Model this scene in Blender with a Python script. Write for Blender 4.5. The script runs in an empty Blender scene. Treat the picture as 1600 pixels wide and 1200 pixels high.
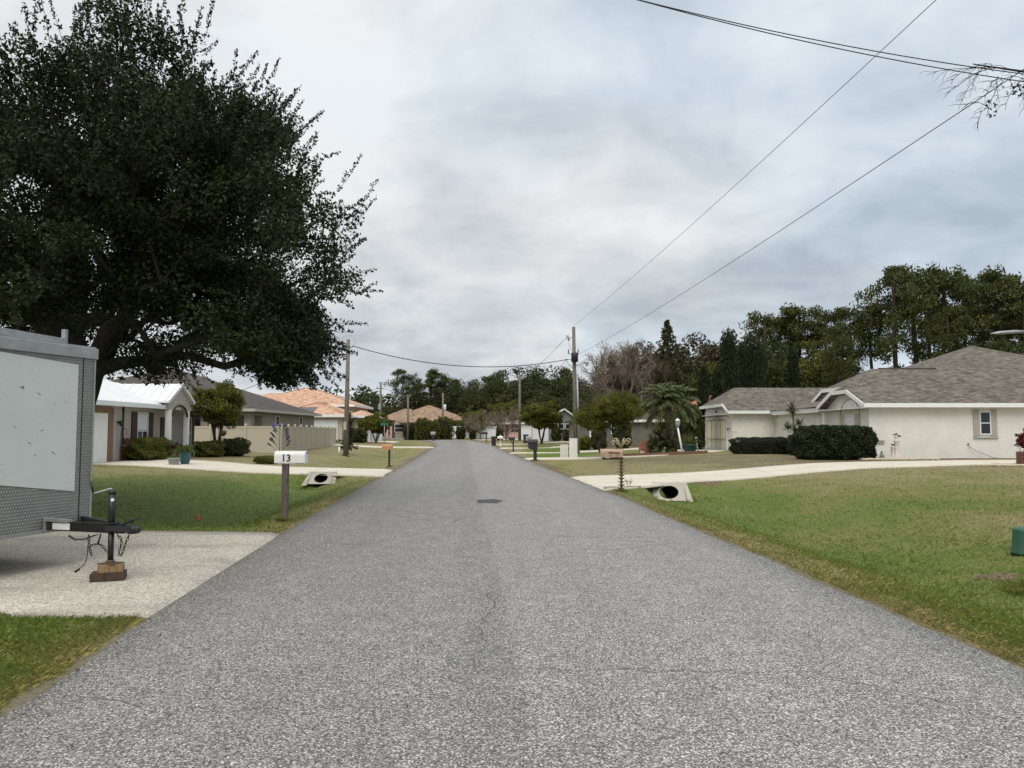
import bpy, math, random
import numpy as np
from mathutils import Vector
PI = math.pi
random.seed(7)
rs = np.random.RandomState(11)
SC = bpy.context.scene
COL = SC.collection

# ------------------------------------------------------------------ camera geometry
F = 1208.0; CAMZ = 1.6; A = math.atan(74 / F)
ca, sa = math.cos(A), math.sin(A)
def ray(px, py):
    u = (px - 800) / F; v = (600 - py) / F
    return (u, ca - v * sa, sa + v * ca)
def at(px, py, Y):
    d = ray(px, py); t = Y / d[1]
    return Vector((d[0] * t, Y, CAMZ + d[2] * t))
def on(px, py, z=0.0):
    d = ray(px, py); t = (z - CAMZ) / d[2]
    return Vector((d[0] * t, d[1] * t, z))
def gx(px, Y): return (px - 800) / F * Y * 1.0

# ------------------------------------------------------------------ road and terrain
Lp = [on(*p) for p in [(0, 1135), (240, 960), (450, 830), (600, 745), (626, 731), (683, 698)]]
Rp = [on(*p) for p in [(1600, 1050), (1210, 880), (950, 770), (860, 735), (770, 698)]]
ly, lx = [p.y for p in Lp], [p.x for p in Lp]
ry, rx = [p.y for p in Rp], [p.x for p in Rp]
cen = []
for y in (5.2, 9, 14, 20, 27, 34, 45, 60, 76):
    a, b = np.interp(y, ly, lx), np.interp(y, ry, rx)
    cen.append(((a + b) / 2, y, (b - a) / 2))
s0 = (cen[2][0] - cen[0][0]) / (cen[2][1] - cen[0][1])
cen = [(cen[0][0] + s0 * (y - cen[0][1]), y, cen[0][2]) for y in (-30, -12, 0)] + cen
cen += [(-6.0, 90, 2.9), (-8.2, 102, 2.9), (-12.5, 112, 2.9), (-20, 119.5, 2.9), (-34, 124, 2.9), (-60, 127, 2.9), (-110, 128, 2.9)]
CP = np.array(cen)
def grade(y): 
    t = np.clip((np.asarray(y, float) - 55) / 75, 0, 1); return 0.55 * t * t * (3 - 2 * t)
def road_s(x, y):
    """distance outside the road edge (negative on the road)"""
    x = np.asarray(x, float); y = np.asarray(y, float)
    best = np.full(x.shape, 1e9)
    for i in range(len(CP) - 1):
        ax, ay, aw = CP[i]; bx_, by_, bw = CP[i + 1]
        dx, dy = bx_ - ax, by_ - ay
        t = np.clip(((x - ax) * dx + (y - ay) * dy) / (dx * dx + dy * dy), 0, 1)
        d = np.hypot(x - ax - dx * t, y - ay - dy * t) - (aw + (bw - aw) * t)
        best = np.minimum(best, d)
    return best
def sst(a, b, v):
    t = np.clip((v - a) / (b - a), 0, 1); return t * t * (3 - 2 * t)
# (side, y0, y1) where a driveway bridges the ditch
BR = [(-1, 6.2, 13.0), (-1, ((4.2, 7, 11, 17), (27.3, 28.6, 30.0, 31.4)), ((4.2, 7.5, 11.5, 14), (32.2, 33.4, 35.2, 36.6))), (-1, 70, 76), (1, ((2.2, 3.9, 5.4, 9.4), (20.9, 22.4, 24.3, 26.6)), ((2, 4.2, 6.6, 10.5), (27.2, 28.3, 29.6, 31.4))), (1, 42.5, 47.5), (1, 55, 58.5), (1, 68, 72), (1, 81, 85)]
CULV_L = (-6.95, 28.6); CULV_R = (4.72, 23.35)
PITS = [(CULV_L[0], 27.95, 1.0, .6, -.31), (CULV_R[0] - .12, 22.6, 1.05, .68, -.40), (CULV_L[0], 28.9, .42, 1.0, -.5), (CULV_R[0] + .1, 23.7, .38, 1.1, -.6)]
def dryness(x, y):
    s = road_s(x, y); wob = 0.5 + 0.5 * np.sin(x * 1.1 + 2 * np.sin(y * .45))
    return 0.13 * (1 - sst(0.15, 0.5 + 0.9 * wob, s)) - 0.10 * sst(1.0, 2.2, s) * (1 - sst(3.6, 6.0, s)) + 0.05 * sst(5.5, 9, s)
def hgt(x, y, pits=True):
    x = np.asarray(x, float); y = np.asarray(y, float)
    s = road_s(x, y)
    cx = np.interp(y, CP[:13, 1], CP[:13, 0])
    side = np.where(x > cx, 1, -1)
    f = np.ones(np.shape(s))
    for sd, a, b in BR:
        if hasattr(a, '__len__'): a, b = np.interp(x * sd, a[0], a[1]), np.interp(x * sd, b[0], b[1])
        d = np.maximum(np.maximum(a - y, y - b), 0)
        f = np.where(side == sd, f * sst(0.05, 0.75, d), f)
    f = f * (1 - sst(80, 100, y))
    dep = np.where(side > 0, 0.42, 0.46)
    ditch = -dep * sst(0.3, 2.4, s) * (1 - sst(2.9, 5.8, s)) * f
    rise = 0.26 * sst(4.0, 12.0, s) * (1 - sst(85, 110, y))
    base = np.where(s < 0, -0.05, -0.05 + 0.045 * sst(0, 0.15, s))
    h = grade(y) + base + ditch + rise
    for cx_, cy_, a_, b_, z_ in (PITS if pits else []):      # scoured hollow in front of each culvert mouth
        w = 1 - sst(0.5, 1.0, np.hypot((x - cx_) / a_, (y - cy_) / b_)); h = h * (1 - w) + np.minimum(h, z_) * w
    return h
def hz(x, y): return float(hgt(np.array([x]), np.array([y]))[0])
def gp(px, py):
    d = ray(px, py); t = 2.0; st = 0.25
    while t < 400:
        t += st
        if CAMZ + d[2] * t < hz(d[0] * t, d[1] * t): break
        st = 0.25 + t * 0.004
    return Vector((d[0] * t, d[1] * t, hz(d[0] * t, d[1] * t)))

# ------------------------------------------------------------------ objects, tags, builders
def tag(o, label=None, cat=None, group=None, kind=None):
    if label: o['label'] = label
    if cat: o['category'] = cat
    if group: o['group'] = group
    if kind: o['kind'] = kind
    return o
def thing(name, label, cat, loc=(0, 0, 0), rz=0, group=None):
    o = bpy.data.objects.new(name, None); COL.objects.link(o)
    o.location = loc; o.rotation_euler = (0, 0, rz); o.empty_display_size = 0.3
    return tag(o, label, cat, group)
def chain_off(p):
    v = Vector((0, 0, 0))
    while p: v += Vector(p.location); p = p.parent
    return v
def npmesh(name, V, Fc, mat, parent=None, rnd=None, origin=None, world=True, smooth=False, dry=None):
    """V (n,3) array, Fc (m,k) array of equal-sized faces"""
    V = np.asarray(V, np.float32).copy()
    off = chain_off(parent) if (parent and world) else Vector((0, 0, 0))
    if origin is not None: off = Vector(origin)
    V -= np.array(off, np.float32)
    me = bpy.data.meshes.new(name)
    m, k = Fc.shape
    me.vertices.add(len(V)); me.vertices.foreach_set('co', V.ravel())
    me.loops.add(m * k); me.loops.foreach_set('vertex_index', Fc.astype(np.int32).ravel())
    me.polygons.add(m); me.polygons.foreach_set('loop_start', np.arange(0, m * k, k, dtype=np.int32))
    if smooth: me.polygons.foreach_set('use_smooth', np.ones(m, bool))
    me.update(calc_edges=True); me.validate()
    if rnd is not None:
        a = me.attributes.new('rnd', 'FLOAT', 'FACE'); a.data.foreach_set('value', np.asarray(rnd, np.float32))
    if dry is not None:
        a = me.attributes.new('dry', 'FLOAT', 'POINT' if len(dry) == len(V) else 'FACE'); a.data.foreach_set('value', np.asarray(dry, np.float32))
    me.materials.append(mat)
    o = bpy.data.objects.new(name, me); COL.objects.link(o)
    if parent: o.parent = parent
    if origin is not None: o.location = origin
    return o
class MB:
    def __init__(s): s.v = []; s.f = []; s.sm = []; s.mi = []
    def add(s, vs, fs, smooth=False, mi=0):
        n = len(s.v); s.v += [tuple(v) for v in vs]
        for f in fs: s.f.append([i + n for i in f]); s.sm.append(smooth); s.mi.append(mi)
        return s
    def box(s, x0, x1, y0, y1, z0, z1, mi=0):
        vs = [(x, y, z) for z in (z0, z1) for y in (y0, y1) for x in (x0, x1)]
        return s.add(vs, [(0, 2, 3, 1), (4, 5, 7, 6), (0, 1, 5, 4), (2, 6, 7, 3), (0, 4, 6, 2), (1, 3, 7, 5)], mi=mi)
    def obox(s, c, ux, uy, uz, mi=0):
        """oriented box: centre and three half-extent vectors"""
        c = Vector(c); ux, uy, uz = Vector(ux), Vector(uy), Vector(uz)
        vs = [c + ux * a + uy * b + uz * d for d in (-1, 1) for b in (-1, 1) for a in (-1, 1)]
        return s.add(vs, [(0, 2, 3, 1), (4, 5, 7, 6), (0, 1, 5, 4), (2, 6, 7, 3), (0, 4, 6, 2), (1, 3, 7, 5)], mi=mi)
    def bar(s, p, q, w, h=None, mi=0):
        p, q = Vector(p), Vector(q); d = (q - p); L = d.length; d.normalize()
        up = Vector((0, 0, 1)) if abs(d.z) < 0.95 else Vector((1, 0, 0))
        a = d.cross(up).normalized(); b = a.cross(d).normalized(); h = h or w
        return s.obox((p + q) / 2, d * L / 2, a * w / 2, b * h / 2, mi=mi)
    def tube(s, pts, rad, n=8, smooth=True, cap=True, closed=False, mi=0):
        pts = [Vector(p) for p in pts]; m = len(pts)
        if not hasattr(rad, '__len__'): rad = [rad] * m
        base = len(s.v); prev = None
        for i, p in enumerate(pts):
            if closed: d = pts[(i + 1) % m] - pts[i - 1]
            else: d = pts[min(i + 1, m - 1)] - pts[max(i - 1, 0)]
            if d.length < 1e-9: d = Vector((0, 0, 1))
            d.normalize()
            if prev is None:
                up = Vector((0, 0, 1)) if abs(d.z) < 0.9 else Vector((1, 0, 0)); a = d.cross(up).normalized()
            else:
                a = (prev - d * prev.dot(d))
                a = a.normalized() if a.length > 1e-6 else d.orthogonal().normalized()
            prev = a; b = d.cross(a)
            for k in range(n):
                t = 2 * PI * k / n; q = p + (a * math.cos(t) + b * math.sin(t)) * rad[i]; s.v.append(tuple(q))
        rng = m if closed else m - 1
        for i in range(rng):
            j = (i + 1) % m
            for k in range(n):
                k2 = (k + 1) % n
                s.f.append([base + i * n + k, base + i * n + k2, base + j * n + k2, base + j * n + k]); s.sm.append(smooth); s.mi.append(mi)
        if cap and not closed:
            s.f.append([base + k for k in range(n)][::-1]); s.sm.append(False); s.mi.append(mi)
            s.f.append([base + (m - 1) * n + k for k in range(n)]); s.sm.append(False); s.mi.append(mi)
        return s
    def lathe(s, c, prof, n=20, smooth=True, mi=0):
        return s.tube([(c[0], c[1], c[2] + z) for r, z in prof], [max(r, 1e-4) for r, z in prof], n, smooth, mi=mi)
    def prism(s, poly, d, mi=0):
        """closed polygon (3D points) extruded along vector d"""
        n = len(poly); d = Vector(d); a = [Vector(p) for p in poly]
        vs = a + [p + d for p in a]
        return s.add(vs, [list(range(n))[::-1], list(range(n, 2 * n))] + [[i, (i + 1) % n, n + (i + 1) % n, n + i] for i in range(n)], mi=mi)
    def sphere(s, c, r, n=10, m=7, sq=(1, 1, 1)):
        c = Vector(c); vs = []; fs = []
        for i in range(m + 1):
            t = PI * i / m
            for k in range(n):
                q = 2 * PI * k / n; vs.append(c + Vector((math.sin(t) * math.cos(q) * sq[0], math.sin(t) * math.sin(q) * sq[1], math.cos(t) * sq[2])) * r)
        for i in range(m):
            for k in range(n): fs.append((i * n + k, i * n + (k + 1) % n, (i + 1) * n + (k + 1) % n, (i + 1) * n + k))
        return s.add(vs, fs, True)
    def build(s, name, mat, parent=None, origin=None, world=True, bevel=0):
        off = chain_off(parent) if (parent and world) else Vector((0, 0, 0))
        if origin is not None: off = Vector(origin)
        me = bpy.data.meshes.new(name)
        me.from_pydata([(v[0] - off.x, v[1] - off.y, v[2] - off.z) for v in s.v], [], s.f)
        me.polygons.foreach_set('use_smooth', s.sm); me.polygons.foreach_set('material_index', s.mi)
        for m in (mat if isinstance(mat, (list, tuple)) else [mat]): me.materials.append(m)
        me.validate(); me.update()
        o = bpy.data.objects.new(name, me); COL.objects.link(o)
        if parent: o.parent = parent
        if origin is not None: o.location = origin
        if bevel:
            b = o.modifiers.new('bevel', 'BEVEL'); b.width = bevel; b.segments = 2; b.limit_method = 'ANGLE'
        return o
def copy_tree(o, parent=None):
    c = o.copy(); COL.objects.link(c)
    if parent: c.parent = parent
    for ch in [x for x in o.children]: copy_tree(ch, c)
    return c

# ------------------------------------------------------------------ materials
def newmat(name):
    m = bpy.data.materials.new(name); m.use_nodes = True; nt = m.node_tree; nt.nodes.clear()
    out = nt.nodes.new('ShaderNodeOutputMaterial'); b = nt.nodes.new('ShaderNodeBsdfPrincipled')
    nt.links.new(b.outputs[0], out.inputs[0]); return m, nt, b
class NT:
    def __init__(s, nt): s.nt = nt
    def n(s, t, **k):
        x = s.nt.nodes.new('ShaderNode' + t)
        for a, b in k.items():
            if a.startswith('i_'):
                kk = a[2:]; x.inputs[int(kk) if kk.isdigit() else kk].default_value = b
            else: setattr(x, a, b)
        return x
    def l(s, a, b): s.nt.links.new(a, b)
    def pos(s, sc=(1, 1, 1), rot=(0, 0, 0)):
        g = s.n('NewGeometry'); m = s.n('Mapping'); m.inputs['Scale'].default_value = sc; m.inputs['Rotation'].default_value = rot
        s.l(g.outputs['Position'], m.inputs[0]); return m.outputs[0]
    def obj(s, sc=(1, 1, 1)):
        g = s.n('TexCoord'); m = s.n('Mapping'); m.inputs['Scale'].default_value = sc
        s.l(g.outputs['Object'], m.inputs[0]); return m.outputs[0]
    def noise(s, v, scale, det=3, rough=0.55, dist=0):
        x = s.n('TexNoise'); x.inputs['Scale'].default_value = scale; x.inputs['Detail'].default_value = det
        x.inputs['Roughness'].default_value = rough; x.inputs['Distortion'].default_value = dist; s.l(v, x.inputs['Vector']); return x.outputs['Fac']
    def ramp(s, v, stops):
        x = s.n('ValToRGB'); cr = x.color_ramp
        while len(cr.elements) < len(stops): cr.elements.new(0.5)
        for e, (p, c) in zip(cr.elements, stops): e.position = p; e.color = (c, c, c, 1) if not hasattr(c, '__len__') else (*c, 1)
        s.l(v, x.inputs[0]); return x.outputs[0]
    def mix(s, f, a, b, mode='MIX'):
        x = s.n('MixRGB', blend_type=mode)
        for i, q in ((0, f), (1, a), (2, b)):
            if isinstance(q, (int, float)): x.inputs[i].default_value = q
            elif isinstance(q, tuple): x.inputs[i].default_value = (*q, 1)
            else: s.l(q, x.inputs[i])
        return x.outputs[0]
    def math(s, op, a, b=0.0):
        x = s.n('Math', operation=op)
        for i, q in ((0, a), (1, b)):
            if isinstance(q, (int, float)): x.inputs[i].default_value = q
            else: s.l(q, x.inputs[i])
        return x.outputs[0]
    def bump(s, b, hgt_, st=0.3, dist=0.01):
        x = s.n('Bump'); x.inputs['Strength'].default_value = st; x.inputs['Distance'].default_value = dist
        s.l(hgt_, x.inputs['Height']); s.l(x.outputs[0], b.inputs['Normal'])
_mc = {}
def pm(name, col, rough=0.6, var=0.12, scale=3.0, metal=0.0, bump=0.0, bscale=60, fine=0.0, dist=0.004, stain=None):
    """plain weathered surface: base colour broken by broad and fine noise"""
    if name in _mc: return _mc[name]
    m, nt, b = newmat(name); N = NT(nt); p = N.pos()
    dk = tuple(c * (1 - var * 1.6) for c in col); lt = tuple(min(1, c * (1 + var)) for c in col)
    c = N.mix(N.ramp(N.noise(p, scale, 5, 0.65), [(0.3, 0.0), (0.7, 1.0)]), dk, lt)
    if fine: c = N.mix(fine, c, N.ramp(N.noise(p, 90, 2), [(0.35, (0.03, 0.03, 0.03)), (0.65, lt)]))
    if stain: c = N.mix(N.ramp(N.noise(p, stain[0], 6, 0.7), [(stain[1], 0.0), (stain[1] + 0.12, 0.8)]), c, stain[2])
    N.l(c, b.inputs['Base Color']); b.inputs['Roughness'].default_value = rough; b.inputs['Metallic'].default_value = metal
    if bump: N.bump(b, N.noise(p, bscale, 3), bump, dist)
    _mc[name] = m; return m
def leafmat(name, c1, c2, c3=None, trans=0.25):
    m = bpy.data.materials.new(name); m.use_nodes = True; nt = m.node_tree; nt.nodes.clear(); N = NT(nt)
    out = N.n('OutputMaterial'); d = N.n('BsdfPrincipled'); t = N.n('BsdfTranslucent'); mx = N.n('MixShader')
    at_ = N.n('Attribute', attribute_name='rnd')
    st = [(0.0, c1), (0.8, c2)] + ([(1.0, c3)] if c3 else [])
    c = N.ramp(at_.outputs['Fac'], st)
    c = N.mix(N.ramp(N.noise(N.pos(), 0.7, 3), [(0.35, 0.0), (0.7, 0.45)]), c, tuple(x * 0.6 for x in c1))
    N.l(c, d.inputs['Base Color']); N.l(c, t.inputs['Color']); d.inputs['Roughness'].default_value = 0.65
    d.inputs['Specular IOR Level'].default_value = 0.2
    mx.inputs[0].default_value = trans; N.l(d.outputs[0], mx.inputs[1]); N.l(t.outputs[0], mx.inputs[2]); N.l(mx.outputs[0], out.inputs[0])
    return m

def asphalt():
    m, nt, b = newmat('asphalt'); N = NT(nt); p = N.pos()
    # exposed aggregate: individual stones, pale and dark, in a grey binder
    v = N.n('TexVoronoi'); v.inputs['Scale'].default_value = 125; N.l(p, v.inputs['Vector'])
    sep = N.n('SeparateColor'); N.l(v.outputs['Color'], sep.inputs[0])
    st = N.ramp(sep.outputs[0], [(0.0, (0.060, 0.059, 0.057)), (0.25, (0.125, 0.122, 0.117)), (0.55, (0.215, 0.210, 0.202)), (0.82, (0.37, 0.36, 0.34)), (1.0, (0.72, 0.69, 0.64))])
    v2 = N.n('TexVoronoi'); v2.inputs['Scale'].default_value = 62; N.l(p, v2.inputs['Vector'])
    sep2 = N.n('SeparateColor'); N.l(v2.outputs['Color'], sep2.inputs[0])
    st2 = N.ramp(sep2.outputs[1], [(0.0, 0.78), (0.5, 0.98), (1.0, 1.24)])
    c = N.mix(0.5, st, st2, 'MULTIPLY')
    big = N.noise(N.pos((0.9, 0.05, 1), (0, 0, -0.06)), 1.1, 4, 0.6)     # long streaks where wheels run
    c = N.mix(1.0, c, N.ramp(big, [(0.3, 0.91), (0.7, 1.08)]), 'MULTIPLY')
    med = N.noise(p, 3.2, 4, 0.6)
    c = N.mix(1.0, c, N.ramp(med, [(0.3, 0.90), (0.7, 1.10)]), 'MULTIPLY')
    # thin cracks
    cr = N.n('TexVoronoi', feature='DISTANCE_TO_EDGE'); cr.inputs['Scale'].default_value = 0.33
    wp = N.n('MixRGB', blend_type='ADD'); wp.inputs[0].default_value = 0.35; N.l(p, wp.inputs[1])
    nz = N.n('TexNoise'); nz.inputs['Scale'].default_value = 2.5; nz.inputs['Detail'].default_value = 6; N.l(p, nz.inputs['Vector']); N.l(nz.outputs['Color'], wp.inputs[2])
    N.l(wp.outputs[0], cr.inputs['Vector'])
    crm = N.math('MULTIPLY', N.ramp(cr.outputs['Distance'], [(0.0, 1.0), (0.0045, 0.0)]), N.ramp(N.noise(p, 0.25, 2), [(0.46, 0.0), (0.56, 0.75)]))
    c = N.mix(crm, c, (0.05, 0.05, 0.05))
    # two paving passes meet along the middle of the street
    xy = N.n('SeparateXYZ'); N.l(p, xy.inputs[0])
    sm = N.math('ADD', N.math('ADD', xy.outputs[0], N.math('MULTIPLY', xy.outputs[1], 0.062)), N.math('MULTIPLY', N.noise(p, 0.5, 3), 0.35))
    c = N.mix(1.0, c, N.ramp(N.math('ADD', N.math('MULTIPLY', sm, 0.5), 0.2), [(0.455, (0.85, 0.845, 0.835)), (0.49, (0.985, 0.97, 0.95))]), 'MULTIPLY')
    N.l(c, b.inputs['Base Color']); b.inputs['Roughness'].default_value = 0.85; b.inputs['Specular IOR Level'].default_value = 0.25
    N.bump(b, v.outputs['Distance'], 0.5, 0.004)
    return m
def lawn(blades=False):
    m, nt, b = newmat('grass_blades' if blades else 'lawn'); N = NT(nt); p = N.pos()
    n1 = N.noise(p, 0.22, 5, 0.65, 0.8); n2 = N.noise(p, 1.1, 5, 0.75); n3 = N.noise(p, 14, 3, 0.7)
    # greener in the ditches near the camera, drier straw on the yards farther off
    sx = N.n('SeparateXYZ'); N.l(p, sx.inputs[0])
    far = N.n('MapRange'); far.inputs[1].default_value = 22; far.inputs[2].default_value = 36; far.inputs[3].default_value = 0.0; far.inputs[4].default_value = 0.26; N.l(sx.outputs[1], far.inputs[0])
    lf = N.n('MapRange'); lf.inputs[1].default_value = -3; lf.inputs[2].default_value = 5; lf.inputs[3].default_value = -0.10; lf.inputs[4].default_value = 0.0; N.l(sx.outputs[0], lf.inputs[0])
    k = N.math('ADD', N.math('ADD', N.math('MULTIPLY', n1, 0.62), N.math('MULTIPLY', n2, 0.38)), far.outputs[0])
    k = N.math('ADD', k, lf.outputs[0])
    k = N.math('ADD', k, N.n('Attribute', attribute_name='dry').outputs['Fac'])
    # watered green lawns farther down on the right
    gy = N.ramp(N.math('DIVIDE', sx.outputs[1], 100.0), [(0.44, 0.0), (0.50, 1.0), (0.78, 1.0), (0.9, 0.0)]); gx_ = N.ramp(N.math('DIVIDE', sx.outputs[0], 10.0), [(0.05, 0.0), (0.25, 1.0)])
    k = N.math('SUBTRACT', k, N.math('MULTIPLY', N.math('MULTIPLY', gy, gx_), 0.30))
    green = (0.110, 0.152, 0.032); mid = (0.160, 0.170, 0.052); dry = (0.245, 0.212, 0.105); brown = (0.170, 0.138, 0.080)
    c = N.ramp(k, [(0.38, green), (0.50, mid), (0.64, dry), (0.82, brown)])
    if blades:
        a = N.n('Attribute', attribute_name='rnd')
        c = N.mix(1.0, c, N.ramp(a.outputs['Fac'], [(0.0, (0.80, 0.86, 0.72)), (0.5, (1.15, 1.18, 1.05)), (0.8, (1.6, 1.45, 1.4)), (1.0, (3.0, 2.5, 2.6))]), 'MULTIPLY')
    else:
        c = N.mix(1.0, c, N.ramp(n3, [(0.3, 0.62), (0.7, 1.25)]), 'MULTIPLY')
        n4 = N.noise(p, 60, 2, 0.7); c = N.mix(1.0, c, N.ramp(n4, [(0.3, 0.6), (0.7, 1.35)]), 'MULTIPLY')
        N.bump(b, N.noise(p, 30, 4, 0.7), 0.6, 0.03)
    N.l(c, b.inputs['Base Color']); b.inputs['Roughness'].default_value = 0.85; b.inputs['Specular IOR Level'].default_value = 0.15
    if blades:
        tr = N.n('BsdfTranslucent'); N.l(c, tr.inputs['Color']); mx = N.n('MixShader'); mx.inputs[0].default_value = 0.5
        out = [x for x in nt.nodes if x.type == 'OUTPUT_MATERIAL'][0]; N.l(b.outputs[0], mx.inputs[1]); N.l(tr.outputs[0], mx.inputs[2]); N.l(mx.outputs[0], out.inputs[0])
    return m
def concrete(name, col, agg=0.0, seam=0.0):
    m, nt, b = newmat(name); N = NT(nt); p = N.pos()
    c = N.mix(N.ramp(N.noise(p, 0.9, 6, 0.65), [(0.3, 0.0), (0.7, 1.0)]), tuple(x * 0.80 for x in col), col)
    c = N.mix(1.0, c, N.ramp(N.noise(p, 9, 4, 0.7), [(0.3, 0.93), (0.7, 1.05)]), 'MULTIPLY')
    if agg:
        v = N.n('TexVoronoi'); v.inputs['Scale'].default_value = 70; N.l(p, v.inputs['Vector'])
        sp = N.n('SeparateColor'); N.l(v.outputs['Color'], sp.inputs[0])
        c = N.mix(agg, c, N.ramp(sp.outputs[0], [(0.0, (0.10, 0.09, 0.075)), (0.5, tuple(x * 0.9 for x in col)), (1.0, (0.85, 0.8, 0.7))]))
        c = N.mix(N.ramp(N.noise(N.pos((0.5, 1.6, 1)), 0.9, 4), [(0.5, 0.0), (0.68, 0.5)]), c, (0.20, 0.19, 0.17))
        N.bump(b, v.outputs['Distance'], 0.35, 0.003)
    else: N.bump(b, N.noise(p, 80, 3), 0.2, 0.003)
    N.l(c, b.inputs['Base Color']); b.inputs['Roughness'].default_value = 0.85; b.inputs['Specular IOR Level'].default_value = 0.25
    return m
def shingle(name, c1, c2, c3):
    m, nt, b = newmat(name); N = NT(nt)
    p = N.pos((3.4, 3.4, 13.0))
    v = N.n('TexVoronoi'); v.inputs['Scale'].default_value = 1.0; N.l(p, v.inputs['Vector'])
    sp = N.n('SeparateColor'); N.l(v.outputs['Color'], sp.inputs[0])
    c = N.ramp(sp.outputs[0], [(0.0, c1), (0.5, c2), (1.0, c3)])
    c = N.mix(0.42, c, N.ramp(N.noise(N.pos((3.0, 3.0, 14)), 1.0, 3), [(0.38, c1), (0.62, c3)]))
    g = N.n('NewGeometry'); sx = N.n('SeparateXYZ'); N.l(g.outputs['Position'], sx.inputs[0])
    row = N.math('FRACT', N.math('MULTIPLY', sx.outputs[2], 17.0))
    c = N.mix(1.0, c, N.ramp(row, [(0.0, 0.7), (0.2, 1.0), (1.0, 1.04)]), 'MULTIPLY')
    c = N.mix(1.0, c, N.ramp(N.noise(N.pos(), 0.5, 4), [(0.3, 0.88), (0.7, 1.1)]), 'MULTIPLY')
    N.l(c, b.inputs['Base Color']); b.inputs['Roughness'].default_value = 0.9; b.inputs['Specular IOR Level'].default_value = 0.2
    N.bump(b, row, 0.4, 0.01); return m
def tile(name, c1, c2, c3):
    m, nt, b = newmat(name); N = NT(nt)
    p = N.pos((3.0, 3.0, 8.0))
    v = N.n('TexVoronoi'); v.inputs['Scale'].default_value = 1.0; N.l(p, v.inputs['Vector'])
    sp = N.n('SeparateColor'); N.l(v.outputs['Color'], sp.inputs[0])
    c = N.ramp(sp.outputs[0], [(0.0, c1), (0.5, c2), (1.0, c3)])
    g = N.n('NewGeometry'); sx = N.n('SeparateXYZ'); N.l(g.outputs['Position'], sx.inputs[0])
    row = N.math('FRACT', N.math('MULTIPLY', sx.outputs[2], 5.5))
    c = N.mix(1.0, c, N.ramp(row, [(0.0, 0.5), (0.22, 1.0), (1.0, 1.0)]), 'MULTIPLY')
    N.l(c, b.inputs['Base Color']); b.inputs['Roughness'].default_value = 0.8
    N.bump(b, row, 0.7, 0.05); return m
def barkmat(name, c1, c2, sc=9):
    m, nt, b = newmat(name); N = NT(nt)
    n = N.noise(N.pos((1, 1, 0.22)), sc, 5, 0.7, 0.3)
    N.l(N.ramp(n, [(0.35, c1), (0.65, c2)]), b.inputs['Base Color']); b.inputs['Roughness'].default_value = 0.9
    N.bump(b, n, 0.9, 0.03); return m
def glassmat():
    m, nt, b = newmat('window_glass'); b.inputs['Base Color'].default_value = (0.02, 0.024, 0.028, 1); b.inputs['Roughness'].default_value = 0.08
    return m

M = {}
M['asphalt'] = asphalt(); M['lawn'] = lawn(); M['blades'] = lawn(True)
M['conc'] = concrete('driveway_concrete', (0.64, 0.58, 0.475)); M['agg'] = concrete('aggregate_concrete', (0.47, 0.42, 0.34), 0.55)
M['conc2'] = concrete('headwall_concrete', (0.44, 0.405, 0.34))
M['shin'] = shingle('grey_shingle', (0.066, 0.054, 0.044), (0.125, 0.107, 0.088), (0.220, 0.193, 0.163))
M['shinb'] = shingle('brown_shingle', (0.060, 0.053, 0.046), (0.082, 0.073, 0.063), (0.105, 0.093, 0.08))
M['tileo'] = tile('terracotta_tile', (0.38, 0.20, 0.12), (0.50, 0.29, 0.18), (0.66, 0.45, 0.32))
M['tilet'] = tile('tan_tile', (0.19, 0.115, 0.07), (0.27, 0.17, 0.108), (0.36, 0.24, 0.16))
M['tiler'] = tile('red_tile', (0.38, 0.10, 0.06), (0.50, 0.17, 0.11), (0.60, 0.27, 0.18))
M['stucco'] = pm('white_stucco', (0.72, 0.70, 0.645), 0.85, 0.06, 1.6, stain=(1.1, 0.66, (0.60, 0.57, 0.49)), bump=0.5, bscale=45, dist=0.006)
M['stuccob'] = pm('beige_stucco', (0.40, 0.36, 0.325), 0.85, 0.04, 0.8, bump=0.4, bscale=45)
M['tan'] = pm('tan_stucco', (0.31, 0.285, 0.22), 0.85, 0.05, 0.8, bump=0.3)
M['pink'] = pm('pink_stucco', (0.58, 0.38, 0.32), 0.85, 0.05, 0.8)
M['white'] = pm('white_paint', (0.80, 0.79, 0.76), 0.5, 0.04, 2.0)
M['vinyl'] = pm('tan_vinyl', (0.46, 0.415, 0.32), 0.55, 0.04, 1.0)
M['vinylw'] = pm('white_vinyl', (0.72, 0.74, 0.76), 0.5, 0.04, 1.0)
M['brown'] = pm('brown_paint', (0.050, 0.022, 0.014), 0.6, 0.15, 6)
M['brtrim'] = pm('tan_brown_trim', (0.20, 0.12, 0.07), 0.7, 0.1, 4)
M['glass'] = glassmat()
M['mroof'] = pm('white_metal_roof', (0.74, 0.75, 0.76), 0.35, 0.03, 0.6)
M['cream'] = pm('cream_screen', (0.80, 0.74, 0.56), 0.7, 0.04, 2)
M['greytrim'] = pm('grey_trim', (0.42, 0.40, 0.35), 0.6, 0.05, 3)
M['alum'] = pm('aluminium', (0.34, 0.345, 0.34), 0.42, 0.12, 5, metal=0.35, stain=(9, 0.66, (0.16, 0.14, 0.12)))
M['plate'] = pm('tread_plate', (0.21, 0.205, 0.195), 0.42, 0.12, 4, metal=0.35, stain=(6, 0.62, (0.13, 0.12, 0.10)))
M['tread'] = pm('tread_highlight', (0.46, 0.455, 0.44), 0.4, 0.1, 5, metal=0.4)
M['black'] = pm('black_paint', (0.012, 0.012, 0.013), 0.45, 0.2, 8)
M['blackp'] = pm('black_plastic', (0.02, 0.021, 0.022), 0.55, 0.15, 8)
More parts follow.
